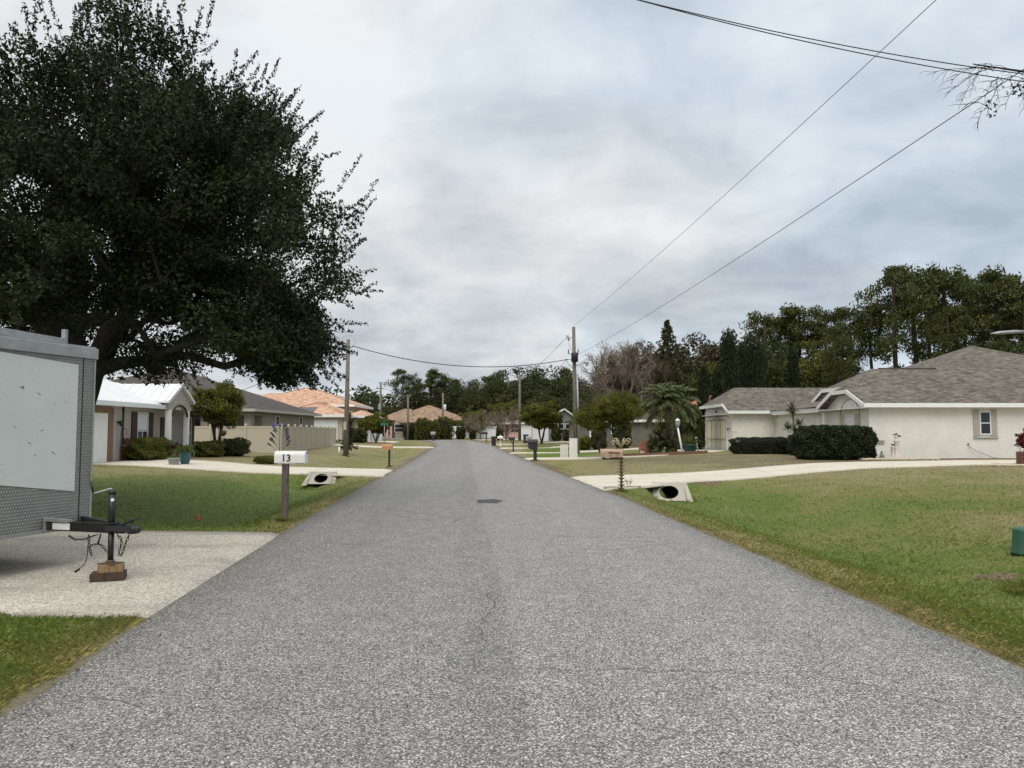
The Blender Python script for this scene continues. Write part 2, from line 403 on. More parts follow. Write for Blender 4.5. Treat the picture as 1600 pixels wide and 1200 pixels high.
M['steel'] = pm('galvanised', (0.36, 0.37, 0.38), 0.45, 0.15, 14, metal=0.5)
M['panel'] = pm('trailer_panel', (0.60, 0.62, 0.59), 0.4, 0.045, 1.4, stain=(26, 0.76, (0.22, 0.20, 0.17)))
M['wood1'] = barkmat('dark_timber', (0.045, 0.027, 0.019), (0.10, 0.06, 0.042), 30)
M['wood2'] = barkmat('pale_timber', (0.20, 0.12, 0.06), (0.34, 0.22, 0.12), 30)
M['postw'] = barkmat('weathered_post', (0.075, 0.062, 0.05), (0.17, 0.145, 0.12), 34)
M['polew'] = barkmat('pole_wood', (0.115, 0.10, 0.083), (0.22, 0.195, 0.165), 14)
M['bark'] = barkmat('oak_bark', (0.014, 0.012, 0.010), (0.045, 0.038, 0.031))
M['barkg'] = barkmat('grey_bark', (0.10, 0.085, 0.07), (0.20, 0.17, 0.145))
M['barkp'] = barkmat('pine_bark', (0.035, 0.026, 0.02), (0.085, 0.062, 0.046))
M['red'] = pm('orange_red_plastic', (0.75, 0.07, 0.03), 0.5, 0.1, 9)
M['green'] = pm('green_plastic', (0.022, 0.085, 0.05), 0.5, 0.1, 6, stain=(12, 0.62, (0.06, 0.11, 0.07)))
M['teal'] = pm('teal_glaze', (0.02, 0.09, 0.09), 0.35, 0.1, 6)
M['terra'] = pm('terracotta', (0.32, 0.12, 0.07), 0.8, 0.12, 6)
M['tanmail'] = pm('pinkish_tan_metal', (0.43, 0.29, 0.21), 0.6, 0.10, 14, stain=(16, 0.6, (0.22, 0.10, 0.06)))
M['ring'] = pm('pale_bronze', (0.30, 0.23, 0.15), 0.6, 0.2, 22)
M['rust'] = pm('rusty_bronze', (0.11, 0.075, 0.05), 0.6, 0.2, 22)
M['gold'] = pm('faded_brass', (0.42, 0.34, 0.20), 0.5, 0.15, 20)
M['cedar'] = pm('orange_wood', (0.50, 0.24, 0.11), 0.7, 0.12, 16)
M['blue'] = pm('cobalt_glass', (0.02, 0.015, 0.25), 0.15, 0.1, 6)
M['navy'] = pm('dark_bottle_glass', (0.01, 0.012, 0.03), 0.15, 0.1, 6)
M['grav'] = pm('pale_pebbles', (0.55, 0.46, 0.36), 0.85, 0.3, 12)
M['rubber'] = pm('rubber', (0.018, 0.018, 0.018), 0.8, 0.2, 12)
M['solar'] = pm('solar_glass', (0.035, 0.038, 0.045), 0.3, 0.1, 3)
M['patch'] = pm('dark_asphalt_patch', (0.055, 0.055, 0.056), 0.9, 0.3, 40, fine=0.2)
M['cable'] = pm('cable', (0.02, 0.02, 0.022), 0.6, 0.1, 3)
M['verge'] = pm('dry_verge', (0.165, 0.135, 0.085), 0.95, 0.4, 22, fine=0.35, bump=0.6, bscale=50, dist=0.01, stain=(3, 0.5, (0.09, 0.10, 0.035)))
M['soil'] = pm('bare_soil', (0.150, 0.108, 0.058), 0.95, 0.35, 14, bump=0.6, bscale=30, dist=0.02)
M['statue'] = pm('white_stone', (0.62, 0.58, 0.52), 0.8, 0.12, 12)
M['gstat'] = pm('grey_stone', (0.20, 0.22, 0.22), 0.8, 0.2, 12)
M['brick'] = pm('brown_brick', (0.20, 0.10, 0.065), 0.9, 0.25, 14)
M['signg'] = pm('green_sign', (0.02, 0.17, 0.12), 0.4, 0.05, 3)
M['hub'] = pm('grey_hubs', (0.30, 0.31, 0.31), 0.5, 0.1, 6)
# foliage
M['oakl'] = leafmat('oak_leaves', (0.014, 0.018, 0.006), (0.043, 0.052, 0.017), (0.13, 0.14, 0.06), 0.15)
M['pinel'] = leafmat('pine_needles', (0.040, 0.052, 0.013), (0.100, 0.112, 0.027), (0.17, 0.165, 0.045), 0.15)
M['decl'] = leafmat('dark_leaves', (0.030, 0.038, 0.012), (0.072, 0.084, 0.024), (0.125, 0.125, 0.040), 0.15)
M['midl'] = leafmat('olive_leaves', (0.075, 0.088, 0.016), (0.18, 0.185, 0.036), (0.30, 0.28, 0.075), 0.38)
M['britel'] = leafmat('fresh_leaves', (0.05, 0.085, 0.02), (0.10, 0.15, 0.04), (0.18, 0.21, 0.07), 0.25)
M['brownl'] = leafmat('brown_leaves', (0.058, 0.046, 0.026), (0.10, 0.078, 0.044), (0.15, 0.115, 0.066), 0.2)
M['hedgel'] = leafmat('hedge_leaves', (0.014, 0.021, 0.009), (0.040, 0.056, 0.020), (0.085, 0.10, 0.045), 0.1)
M['hedge2'] = leafmat('trimmed_hedge_leaves', (0.022, 0.028, 0.014), (0.055, 0.060, 0.030), (0.09, 0.085, 0.05), 0.1)
M['twigl'] = leafmat('bare_twigs', (0.12, 0.088, 0.06), (0.24, 0.185, 0.135), (0.42, 0.36, 0.30), 0.0)
M['palml'] = leafmat('palm_fronds', (0.060, 0.080, 0.028), (0.17, 0.195, 0.080), (0.42, 0.42, 0.26), 0.2)
M['yuccal'] = leafmat('yucca_blades', (0.040, 0.060, 0.016), (0.11, 0.13, 0.035), (0.22, 0.21, 0.08), 0.2)
M['redl'] = leafmat('red_leaves', (0.09, 0.012, 0.012), (0.18, 0.03, 0.025), (0.25, 0.06, 0.04), 0.2)
M['cypl'] = leafmat('cypress_leaves', (0.012, 0.018, 0.006), (0.032, 0.042, 0.013), (0.06, 0.07, 0.024), 0.1)

# ------------------------------------------------------------------ ground, road, driveways
def axis(pts):
    out = []
    for (a, b, st) in pts: out += list(np.arange(a, b, st))
    return np.array(out + [pts[-1][1]])
xs = axis([(-900, -200, 70), (-200, -60, 10), (-60, -20, 2), (-20, -12, 0.6), (-12, 10, 0.2), (10, 26, 0.6), (26, 60, 2), (60, 200, 10), (200, 900, 70)])
ys = axis([(-60, 0, 6), (0, 3, 0.5), (3, 36, 0.2), (36, 90, 0.6), (90, 140, 2), (140, 300, 12), (300, 1100, 80)])
gxx, gyy = np.meshgrid(xs, ys)
gz = hgt(gxx.ravel(), gyy.ravel())
nearm = (np.abs(gxx.ravel()) < 26) & (gyy.ravel() < 90) & (road_s(gxx.ravel(), gyy.ravel()) > 0.3)
gz = gz + np.where(nearm, (rs.rand(len(gz)) - 0.5) * 0.016, 0)
V = np.stack([gxx.ravel(), gyy.ravel(), gz], 1)
ni, nj = len(ys), len(xs)
idx = np.arange(ni * nj).reshape(ni, nj)
Fq = np.stack([idx[:-1, :-1].ravel(), idx[:-1, 1:].ravel(), idx[1:, 1:].ravel(), idx[1:, :-1].ravel()], 1)
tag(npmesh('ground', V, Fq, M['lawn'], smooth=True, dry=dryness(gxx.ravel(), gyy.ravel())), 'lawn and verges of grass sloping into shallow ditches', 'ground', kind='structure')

def sheet(name, E1, E2, mat, label, nx=6, lift=0.03, step=0.5, jit=0.0, zf=None, kind='structure', thick=0.06, joints=0):
    """strip between two edge polylines draped on the terrain, with a skirt"""
    E1 = [Vector((p[0], p[1], 0)) for p in E1]; E2 = [Vector((p[0], p[1], 0)) for p in E2]
    L = sum((E1[i + 1] - E1[i]).length for i in range(len(E1) - 1)); n = max(4, int(L / step))
    def samp(E):
        d = [0]
        for i in range(len(E) - 1): d.append(d[-1] + (E[i + 1] - E[i]).length)
        t = np.linspace(0, d[-1], n + 1)
        return np.interp(t, d, [p.x for p in E]), np.interp(t, d, [p.y for p in E])
    ax, ay = samp(E1); bx2, by2 = samp(E2)
    rr = np.random.RandomState(3)
    j1 = np.convolve(rr.randn(n + 7), np.ones(5) / 5, 'valid')[:n + 1] * jit; j2 = np.convolve(rr.randn(n + 7), np.ones(5) / 5, 'valid')[:n + 1] * jit
    T = np.linspace(0, 1, nx + 1)
    X = ax[:, None] * (1 - T) + bx2[:, None] * T; Y = ay[:, None] * (1 - T) + by2[:, None] * T
    X[:, 0] += j1; X[:, -1] += j2
    Z = (zf(X.ravel(), Y.ravel()) if zf else hgt(X.ravel(), Y.ravel(), False)).reshape(X.shape) + lift
    # skirt columns
    X = np.concatenate([X[:, :1], X, X[:, -1:]], 1); Y = np.concatenate([Y[:, :1], Y, Y[:, -1:]], 1)
    Z = np.concatenate([Z[:, :1] - thick, Z, Z[:, -1:] - thick], 1)
    X = np.concatenate([X[:1], X, X[-1:]], 0); Y = np.concatenate([Y[:1], Y, Y[-1:]], 0); Z = np.concatenate([Z[:1] - thick, Z, Z[-1:] - thick], 0)
    a, b = X.shape; I = np.arange(a * b).reshape(a, b)
    Fc = np.stack([I[:-1, :-1].ravel(), I[:-1, 1:].ravel(), I[1:, 1:].ravel(), I[1:, :-1].ravel()], 1)
    o = npmesh(name, np.stack([X.ravel(), Y.ravel(), Z.ravel()], 1), Fc, mat)
    if joints:
        jm = MB(); a, b = X.shape
        for i in range(int(joints / step), a - 3, int(joints / step)):
            for j in range(1, b - 2):
                p = [(X[i, j], Y[i, j], Z[i, j] + .004), (X[i, j + 1], Y[i, j + 1], Z[i, j + 1] + .004)]
                dx, dy = X[i + 1, j] - X[i, j], Y[i + 1, j] - Y[i, j]; q = math.hypot(dx, dy); w = .022
                jm.add([p[0], p[1], (p[1][0] + dx / q * w, p[1][1] + dy / q * w, p[1][2]), (p[0][0] + dx / q * w, p[0][1] + dy / q * w, p[0][2])], [(0, 1, 2, 3)])
        tag(jm.build('driveway_joint', M['greytrim']), 'thin grey expansion joints across the ' + label, kind='structure')
    return tag(o, label, name.replace('_', ' '), kind=kind)
# road
def offs(sgn, extra=0.0, step=0.35):
    P = []
    d = np.concatenate([[0], np.cumsum(np.hypot(np.diff(CP[:, 0]), np.diff(CP[:, 1])))])
    t = np.arange(0, d[-1], step)
    # gentle smoothing of the polyline
    X = np.interp(t, d, CP[:, 0]); Y = np.interp(t, d, CP[:, 1]); W = np.interp(t, d, CP[:, 2])
    k = np.ones(15) / 15
    Xs = np.convolve(np.pad(X, 7, 'edge'), k, 'valid'); Ys = np.convolve(np.pad(Y, 7, 'edge'), k, 'valid')
    tx = np.gradient(Xs); ty = np.gradient(Ys); q = np.hypot(tx, ty)
    return [(Xs[i] + sgn * (W[i] + extra) * ty[i] / q[i], Ys[i] - sgn * (W[i] + extra) * tx[i] / q[i]) for i in range(len(t))]
def crown(x, y):
    s = road_s(x, y); return grade(y) + 0.045 * np.clip(-s / 3.1, 0, 1)
sheet('road', offs(-1), offs(1), M['asphalt'], 'grey asphalt street running straight ahead', 10, 0.002, 0.3, 0.05, zf=crown, thick=0.04)
# worn, straw-littered soil along both road edges
for sg, lab in ((-1, 'strip of dry straw and soil along the left road edge'), (1, 'strip of dry straw and soil along the right road edge')):
    E0 = [p for p in offs(sg, -0.07) if p[1] < 78]; E1_ = [p for p in offs(sg, 0.15) if p[1] < 78]
    if sg < 0: E0, E1_ = E1_, E0
    rr_ = np.random.RandomState(20 + sg)
    E1_ = [(p[0] + 0.06 * rr_.randn(), p[1]) for p in E1_] if sg > 0 else E1_; E0 = [(p[0] + 0.06 * rr_.randn(), p[1]) for p in E0] if sg < 0 else E0
    sheet('verge', E0, E1_, M['verge'], lab, 3, 0.012, 0.3, 0.02, zf=lambda x, y: np.maximum(hgt(x, y), -0.012 + grade(y)), thick=0.03)
# driveways
xl = lambda y: float(np.interp(y, CP[:, 1][:13], CP[:, 0][:13]) - np.interp(y, CP[:, 1][:13], CP[:, 2][:13]))
xr = lambda y: float(np.interp(y, CP[:, 1][:13], CP[:, 0][:13]) + np.interp(y, CP[:, 1][:13], CP[:, 2][:13]))
a1 = on(240, 962); a2 = on(450, 831)
sheet('driveway', [(xl(6.7) + 0.02, 6.75), (-4.2, 6.78), (-5.2, 7.15), (-7, 7.2), (-14, 7.0)], [(xl(12.1) + 0.02, 12.15), (-5.5, 12.35), (-7.5, 12.5), (-10, 12.7), (-14, 12.8)], M['agg'], 'pale aggregate concrete apron under the cargo trailer', 14, 0.035, 0.25)
sheet('driveway', [(xl(27) + 0.02, 27.3), (-7, 28.6), (-11, 30.0), (-17.4, 31.4)], [(xl(33) + 0.02, 32.2), (-7.5, 33.4), (-11.5, 35.2), (-14, 36.6), (-17.4, 37.0)], M['conc'], 'pale concrete driveway leading to the white-roofed house', 10, 0.04, joints=4)
sheet('driveway', [(xr(21) - 0.02, 20.9), (3.9, 22.4), (5.4, 24.3), (9.4, 26.6), (14.5, 28.9), (20, 31.6), (30, 33.0)], [(xr(27.3) - 0.02, 27.2), (4.2, 28.3), (6.6, 29.6), (10.5, 31.4), (15.8, 33.9), (21, 35.6), (30, 36.6)], M['conc'], 'cream concrete driveway curving to the grey-roofed house', 10, 0.04, joints=4.5)
sheet('driveway', [(xr(43) - 0.02, 43.2), (4, 44.2), (9, 46.5), (13, 50), (15, 54)], [(xr(46) - 0.02, 46.2), (4, 47.4), (8, 50), (11, 54), (12, 60)], M['conc'], 'concrete driveway beside the two white utility cabinets', 6, 0.04)
sheet('driveway', [(xr(56) - 0.02, 55.5), (6, 58), (16, 61)], [(xr(58) - 0.02, 57.9), (6, 61), (16, 64)], M['conc'], 'narrow concrete driveway beyond the tall utility pole', 4, 0.04)
sheet('driveway', [(xr(68) - 0.02, 68.5), (4, 71.5), (12, 76)], [(xr(71) - 0.02, 71.5), (4, 74.5), (12, 79)], M['conc'], 'concrete driveway past the far dark mailbox', 4, 0.04)
sheet('driveway', [(xr(82) - 0.02, 81.5), (4, 85.5), (16, 92)], [(xr(84.5) - 0.02, 84.5), (4, 88.5), (16, 95)], M['conc'], 'farthest concrete driveway on the right by the trash bin', 4, 0.05)
sheet('driveway', [(xl(71) + 0.02, 71), (-12, 72), (-20, 73)], [(xl(75) + 0.02, 74.5), (-12, 75.5), (-20, 77)], M['conc'], 'narrow concrete driveway behind the orange wooden mailbox', 4, 0.05)
sheet('driveway', [(-14, 92), (-24, 93)], [(-14, 97), (-24, 99)], M['conc'], 'concrete pad in front of the white garage door', 4, 0.06)
sheet('driveway', [(-3.5, 103), (4, 110), (18, 118)], [(-5.5, 107), (2.5, 114), (18, 122)], M['conc'], 'far concrete drive rising beyond the bend of the street', 4, 0.06)
# dark repair patch in the middle of the lane
pb = MB(); c = on(764, 786.5); zc = 0.045
poly = [(c.x - 0.27 + 0.02 * math.sin(3 * k), 0, 0) for k in range(1)]
pp = []
for k in range(22):
    t = 2 * PI * k / 22; rr = 1 + 0.12 * math.sin(5 * t + 1) + 0.06 * math.sin(9 * t)
    sx = abs(math.cos(t)) ** 0.6 * math.copysign(1, math.cos(t)); sy = abs(math.sin(t)) ** 0.6 * math.copysign(1, math.sin(t))
    x, y = c.x + 0.27 * sx * rr, c.y + 0.45 * sy * rr
    pp.append((x, y, float(crown(np.array([x]), np.array([y]))[0]) + 0.007))
pb.add(pp, [list(range(22))])
tag(pb.build('road_patch', M['patch']), 'small dark repair patch in the asphalt lane', 'road patch', kind='structure')

# grass blades near the camera: density falls with distance
TUFT = [(gx(448, 14.0), 14.0, .10, 420), (gx(541, 52), 52, .2, 260), (gx(970, 20.9), 20.9, .12, 260), (9.8 * (1604 - 800) / F, 9.85, .26, 900), (gx(609, 35.4), 35.4, .1, 160), (gx(836, 42.5), 42.5, .14, 160), (CULV_L[0], 28.3, .8, 400), (CULV_R[0], 22.9, .9, 400)]  # rings of taller blades added round posts and culverts for contact shadow
NB = 600000
inv = rs.uniform(1 / 38., 1 / 2.9, NB) ** 1.0
dist = 1 / inv
az = rs.uniform(-1.05, 1.05, NB)
bx_, by_ = dist * np.sin(az), dist * np.cos(az)
s = road_s(bx_, by_)
keep = s > -0.03 + 0.05 * rs.randn(NB)
def inpoly(x, y, poly):
    c = np.zeros(x.shape, bool); n = len(poly); j = n - 1
    for i in range(n):
        xi, yi = poly[i]; xj, yj = poly[j]
        c ^= ((yi > y) != (yj > y)) & (x < (xj - xi) * (y - yi) / (yj - yi + 1e-12) + xi); j = i
    return c
DR = [[(xl(6.7) + .5, 6.78), (-4.2, 6.80), (-5.2, 7.17), (-7, 7.22), (-14, 7.02), (-14, 12.78), (-10, 12.68), (-7.5, 12.48), (-5.5, 12.33), (xl(12.1) + .5, 12.13)],
      [(xl(27) + .5, 27.3), (-7, 28.6), (-11, 30.0), (-17.4, 31.4), (-30, 31.4), (-30, 44), (-17.4, 37.0), (-14, 36.6), (-11.5, 35.2), (-7.5, 33.4), (xl(33) + .5, 32.2)],
      [(xr(21) - .5, 20.9), (3.9, 22.4), (5.4, 24.3), (9.4, 26.6), (14.5, 28.9), (20, 31.6), (30, 33.0), (30, 36.6), (21, 35.6), (15.8, 33.9), (10.5, 31.4), (6.6, 29.6), (4.2, 28.3), (xr(27.3) - .5, 27.2)]]
for P in DR: keep &= ~inpoly(bx_, by_, P)
keep &= ~((bx_ > 3.2) & (bx_ < 5.6) & (by_ > 21.6) & (by_ < 23.4) & (rs.rand(NB) < 0.75))
bx_, by_, dist, s = bx_[keep], by_[keep], dist[keep], s[keep]
jy = rs.uniform(6.7, 12.3, 3200); jx = np.array([xl(v) for v in jy]) + 0.03 * rs.randn(3200)      # grass in the joint between apron and street
ne = 60000; ey = 1 / rs.uniform(1 / 34., 1 / 2.6, ne); sg_ = np.where(rs.rand(ne) < .5, -1, 1)
ey0 = CP[:, 1][:13]; exx = np.interp(ey, ey0, CP[:, 0][:13]) + sg_ * (np.interp(ey, ey0, CP[:, 2][:13]) + np.abs(rs.randn(ne)) * 0.15 - 0.03 + 0.03 * np.sin(ey * 5))
ok = np.ones(ne, bool)
for P in DR: ok &= ~inpoly(exx, ey, P)
jx = np.concatenate([jx, exx[ok]]); jy = np.concatenate([jy, ey[ok]])
tall = np.zeros(len(bx_) + len(jx))
for tx, ty, tr_, tn in TUFT:
    a_ = rs.rand(tn) * 6.28; q_ = tr_ * (0.7 + 0.7 * rs.rand(tn) ** 1.5); ex_, ey_ = tx + np.cos(a_) * q_, ty + np.sin(a_) * q_; ok = np.ones(tn, bool)
    for P in DR: ok &= ~inpoly(ex_, ey_, P)
    jx = np.concatenate([jx, ex_[ok]]); jy = np.concatenate([jy, ey_[ok]]); tall = np.concatenate([tall, np.ones(ok.sum())])
bx_ = np.concatenate([bx_, jx]); by_ = np.concatenate([by_, jy]); dist = np.concatenate([dist, np.hypot(jx, jy)]); s = np.concatenate([s, road_s(jx, jy)])
n = len(bx_); bz = hgt(bx_, by_)
clump = 0.5 + 0.5 * np.sin(bx_ * 7.1 + 3 * np.sin(by_ * 2.3)) * np.sin(by_ * 6.3 + 2 * np.sin(bx_ * 3.1))
hb = (0.012 + 0.022 * rs.rand(n) + 0.016 * clump) * np.clip(1.15 - dist / 45, .6, 1) * np.clip(0.8 + dist * 0.03, 1, 1.5) * (1 + 1.6 * tall * rs.rand(n))
wb = np.maximum(0.0042, dist * 0.00075) * (0.7 + 0.6 * rs.rand(n))
th = rs.rand(n) * 2 * PI; ln = 0.3 + rs.rand(n) * 1.6
lx_, ly_ = np.cos(th), np.sin(th)
wx, wy = -ly_ * wb / 2, lx_ * wb / 2
b0 = np.stack([bx_ - wx, by_ - wy, bz - 0.004], 1); b1 = np.stack([bx_ + wx, by_ + wy, bz - 0.004], 1)
m0 = np.stack([bx_ + lx_ * hb * ln * 0.35 + wx * .8, by_ + ly_ * hb * ln * 0.35 + wy * .8, bz + hb * 0.62], 1)
tp = np.stack([bx_ + lx_ * hb * ln, by_ + ly_ * hb * ln, bz + hb], 1)
V = np.concatenate([b0, b1, m0, tp], 0); I = np.arange(n)
Fc = np.concatenate([np.stack([I, I + n, I + 2 * n], 1), np.stack([I, I + 2 * n, I + 3 * n], 1)], 0)
rn = rs.rand(n) ** 1.2
rn = np.where(dist > 9, np.maximum(rn, np.clip((dist - 9) / 14, 0, 1) * 0.42), rn)
dry = np.clip(0.5 + 0.5 * np.sin(bx_ * 1.3 + 2 * np.sin(by_ * 0.9)) * np.sin(by_ * 0.8 + 1.5 * np.sin(bx_ * 0.7)), 0, 1)
rn = np.clip(rn * (0.85 + 0.3 * dry), 0, 1)
rn = np.where(s < 0.10 + 0.5 * dry * rs.rand(n), np.clip(rn + 0.45 * rs.rand(n), 0, 1), rn)
# broad-leaved weeds and clover between the blades, in patches
nw = 26000; wd = 1 / rs.uniform(1 / 16., 1 / 3.0, nw); wa = rs.uniform(-1.0, 1.0, nw); wx_, wy_ = wd * np.sin(wa), wd * np.cos(wa)
pt_ = np.sin(wx_ * 1.7 + 2 * np.sin(wy_ * 1.1)) * np.sin(wy_ * 1.3 + 1.7 * np.sin(wx_ * .9)); ws_ = road_s(wx_, wy_); ok = (pt_ > 0.35) & (ws_ > 0.1)
for P in DR: ok &= ~inpoly(wx_, wy_, P)
wx_, wy_, wd = wx_[ok], wy_[ok], wd[ok]; m_ = len(wx_); wz_ = hgt(wx_, wy_) + 0.02 + 0.02 * rs.rand(m_); a_ = rs.rand(m_) * 6.28; z_ = (0.007 + 0.009 * rs.rand(m_)); tl = rs.randn(m_) * .5
W0 = [np.stack([wx_ + np.cos(a_ + k * PI / 2) * z_ * (1.3 if k % 2 else .8), wy_ + np.sin(a_ + k * PI / 2) * z_ * (1.3 if k % 2 else .8), wz_ + (tl * z_ if k == 1 else (-tl * z_ if k == 3 else 0))], 1) for k in range(4)]
wv = np.concatenate(W0); J = np.arange(m_) + len(V)
Fc = np.concatenate([Fc, np.stack([J, J + m_, J + 2 * m_], 1), np.stack([J, J + 2 * m_, J + 3 * m_], 1)]); V = np.concatenate([V, wv])
wr = 0.25 * rs.rand(m_); RN = np.concatenate([rn, rn, wr, wr]); DB = dryness(bx_, by_); DW = np.full(m_, -0.12); DY = np.concatenate([DB, DB, DW, DW])
tag(npmesh('grass', V, Fc, M['blades'], rnd=RN, dry=DY), 'short green and straw-coloured grass blades on the verges', 'grass', kind='stuff')

# fallen leaves and bits of bark on the street, thicker towards its edges
nl = 260; ly_ = 1 / rs.uniform(1 / 30., 1 / 2.8, nl); sg_ = np.where(rs.rand(nl) < .6, -1, 1); w_ = np.interp(ly_, CP[:, 1][:13], CP[:, 2][:13])
lx2 = np.interp(ly_, CP[:, 1][:13], CP[:, 0][:13]) + sg_ * w_ * (1 - rs.rand(nl) ** 3.2 * 0.97)
lz = crown(lx2, ly_) + 0.009; an = rs.rand(nl) * 6.28; sz = 0.005 + 0.008 * rs.rand(nl)
q0 = np.stack([lx2 + np.cos(an) * sz * 1.6, ly_ + np.sin(an) * sz * 1.6, lz], 1); q1 = np.stack([lx2 - np.sin(an) * sz * .7, ly_ + np.cos(an) * sz * .7, lz + .004], 1)
q2 = np.stack([lx2 - np.cos(an) * sz * 1.6, ly_ - np.sin(an) * sz * 1.6, lz], 1); q3 = np.stack([lx2 + np.sin(an) * sz * .7, ly_ - np.cos(an) * sz * .7, lz + .005], 1); I = np.arange(nl)
tag(npmesh('leaf_litter', np.concatenate([q0, q1, q2, q3]), np.stack([I, I + nl, I + 2 * nl, I + 3 * nl], 1), M['brownl'], rnd=rs.rand(nl)), 'small brown fallen leaves scattered on the street', 'leaves', kind='stuff')

# ------------------------------------------------------------------ foliage engines
def leafcloud(cen, rad, npc, L, W, rng, flat=0.8, up=0.0, shell=0.0, tri=False):
    cen = np.asarray(cen, float); rad = np.broadcast_to(np.asarray(rad, float), (len(cen),))
    C = np.repeat(cen, npc, 0); R = np.repeat(rad, npc); n = len(C)
    d = rng.randn(n, 3); d /= np.linalg.norm(d, axis=1)[:, None]
    u = rng.rand(n) ** (1 / 3.); u = shell + (1 - shell) * u
    P = C + d * (R * u)[:, None] * np.array([1, 1, flat])
    a = rng.randn(n, 3) + np.array([0, 0, up]) + d * 0.5; a /= np.linalg.norm(a, axis=1)[:, None]
    b = np.cross(a, rng.randn(n, 3)); b /= np.linalg.norm(b, axis=1)[:, None]
    s = (0.6 + 0.8 * rng.rand(n))[:, None]
    shade = rng.rand(len(cen)).repeat(npc)
    rnd = np.clip(0.55 * rng.rand(n) + 0.45 * shade, 0, 1)
    if tri: vs = [P - a * L / 2 * s, P + b * W / 2 * s, P + a * L / 2 * s]
    else: vs = [P - a * L / 2 * s, P + b * W / 2 * s, P + a * L / 2 * s, P - b * W / 2 * s]
    k = len(vs); V = np.concatenate(vs, 0); I = np.arange(n)
    return V, np.stack([I + j * n for j in range(k)], 1), rnd
def merge(parts):
    Vs, Fs, Rs, o = [], [], [], 0
    for V, F_, R in parts: Vs.append(V); Fs.append(F_ + o); Rs.append(R); o += len(V)
    return np.concatenate(Vs), np.concatenate(Fs), np.concatenate(Rs)
def grow(stems, cen, rng, r_tip=0.012, r_trunk=0.25, power=0.5, seg=0.8, n=5, wob=0.12):
    """stems: list of polylines of (x,y,z); first starts at the base. Every cluster centre is joined to the
    nearest limb node, so the wood branches and tapers."""
    P = [np.array(stems[0][0], float)]; par = [-1]; w = [0]
    for st in stems:
        st = [np.array(p, float) for p in st]
        k = int(np.argmin([np.linalg.norm(q - st[0]) for q in P]))
        last = k
        for q in st:
            if np.linalg.norm(q - P[last]) < 1e-6: continue
            L = np.linalg.norm(q - P[last]); m = max(1, int(L / seg)); a = P[last].copy()
            for j in range(1, m + 1):
                P.append(a + (q - a) * j / m + (rng.randn(3) * wob * 0.35 if j < m else 0)); par.append(last); w.append(0); last = len(P) - 1
    nst = len(P); base = P[0]; hub = np.array(stems[0][-1], float)
    order = sorted(range(len(cen)), key=lambda i: np.linalg.norm(cen[i] - hub))
    for i in order:
        c = np.array(cen[i], float); A_ = np.array(P); dh = np.linalg.norm(c - hub)
        d = np.linalg.norm(A_ - c, axis=1); dn = np.linalg.norm(A_ - hub, axis=1)
        cost = d + 0.35 * np.maximum(dn - dh * 0.9, 0) * 3 + 0.8 * np.maximum(A_[:, 2] - c[2], 0)
        cost[0] += 5
        last = int(np.argmin(cost)); L = d[last]; m = max(1, int(L / seg)); a = P[last].copy()
        for j in range(1, m + 1):
            q = a + (c - a) * j / m
            if j < m: q = q + rng.randn(3) * wob; q[2] += 0.1 * L * math.sin(PI * j / m) * 0.5
            P.append(q); par.append(last); w.append(0); last = len(P) - 1
        w[last] += 1
    for i in range(len(P) - 1, 0, -1): w[par[i]] += w[i]
    W0 = max(1, w[0])
    rad = [max(r_tip, r_trunk * (max(x, 0.3) / W0) ** power) for x in w]
    mb = MB(); used = set(); kids = {}
    for i, p in enumerate(par):
        if p >= 0: kids.setdefault(p, []).append(i)
    # draw chains
    starts = [(0, None)]
    while starts:
        i, fr = starts.pop(); ch = ([fr] if fr is not None else []) + [i]
        while i in kids:
            ks = sorted(kids[i], key=lambda q: -w[q])
            for q in ks[1:]: starts.append((q, i))
            i = ks[0]; ch.append(i)
        if len(ch) < 2: continue
        rr = [rad[q] for q in ch]
        if fr is not None: rr[0] = min(rr[0], rr[1] * 1.15)
        mb.tube([P[q] for q in ch], rr, n if rad[ch[0]] > 0.05 else max(3, n - 2), cap=False)
    return mb
def flare(mb, base, r, h=0.5, n=10):
    mb.tube([(base[0], base[1], base[2] - 0.15), (base[0], base[1], base[2] + 0.05), (base[0], base[1], base[2] + h)], [r * 1.6, r * 1.3, r], n, cap=False)

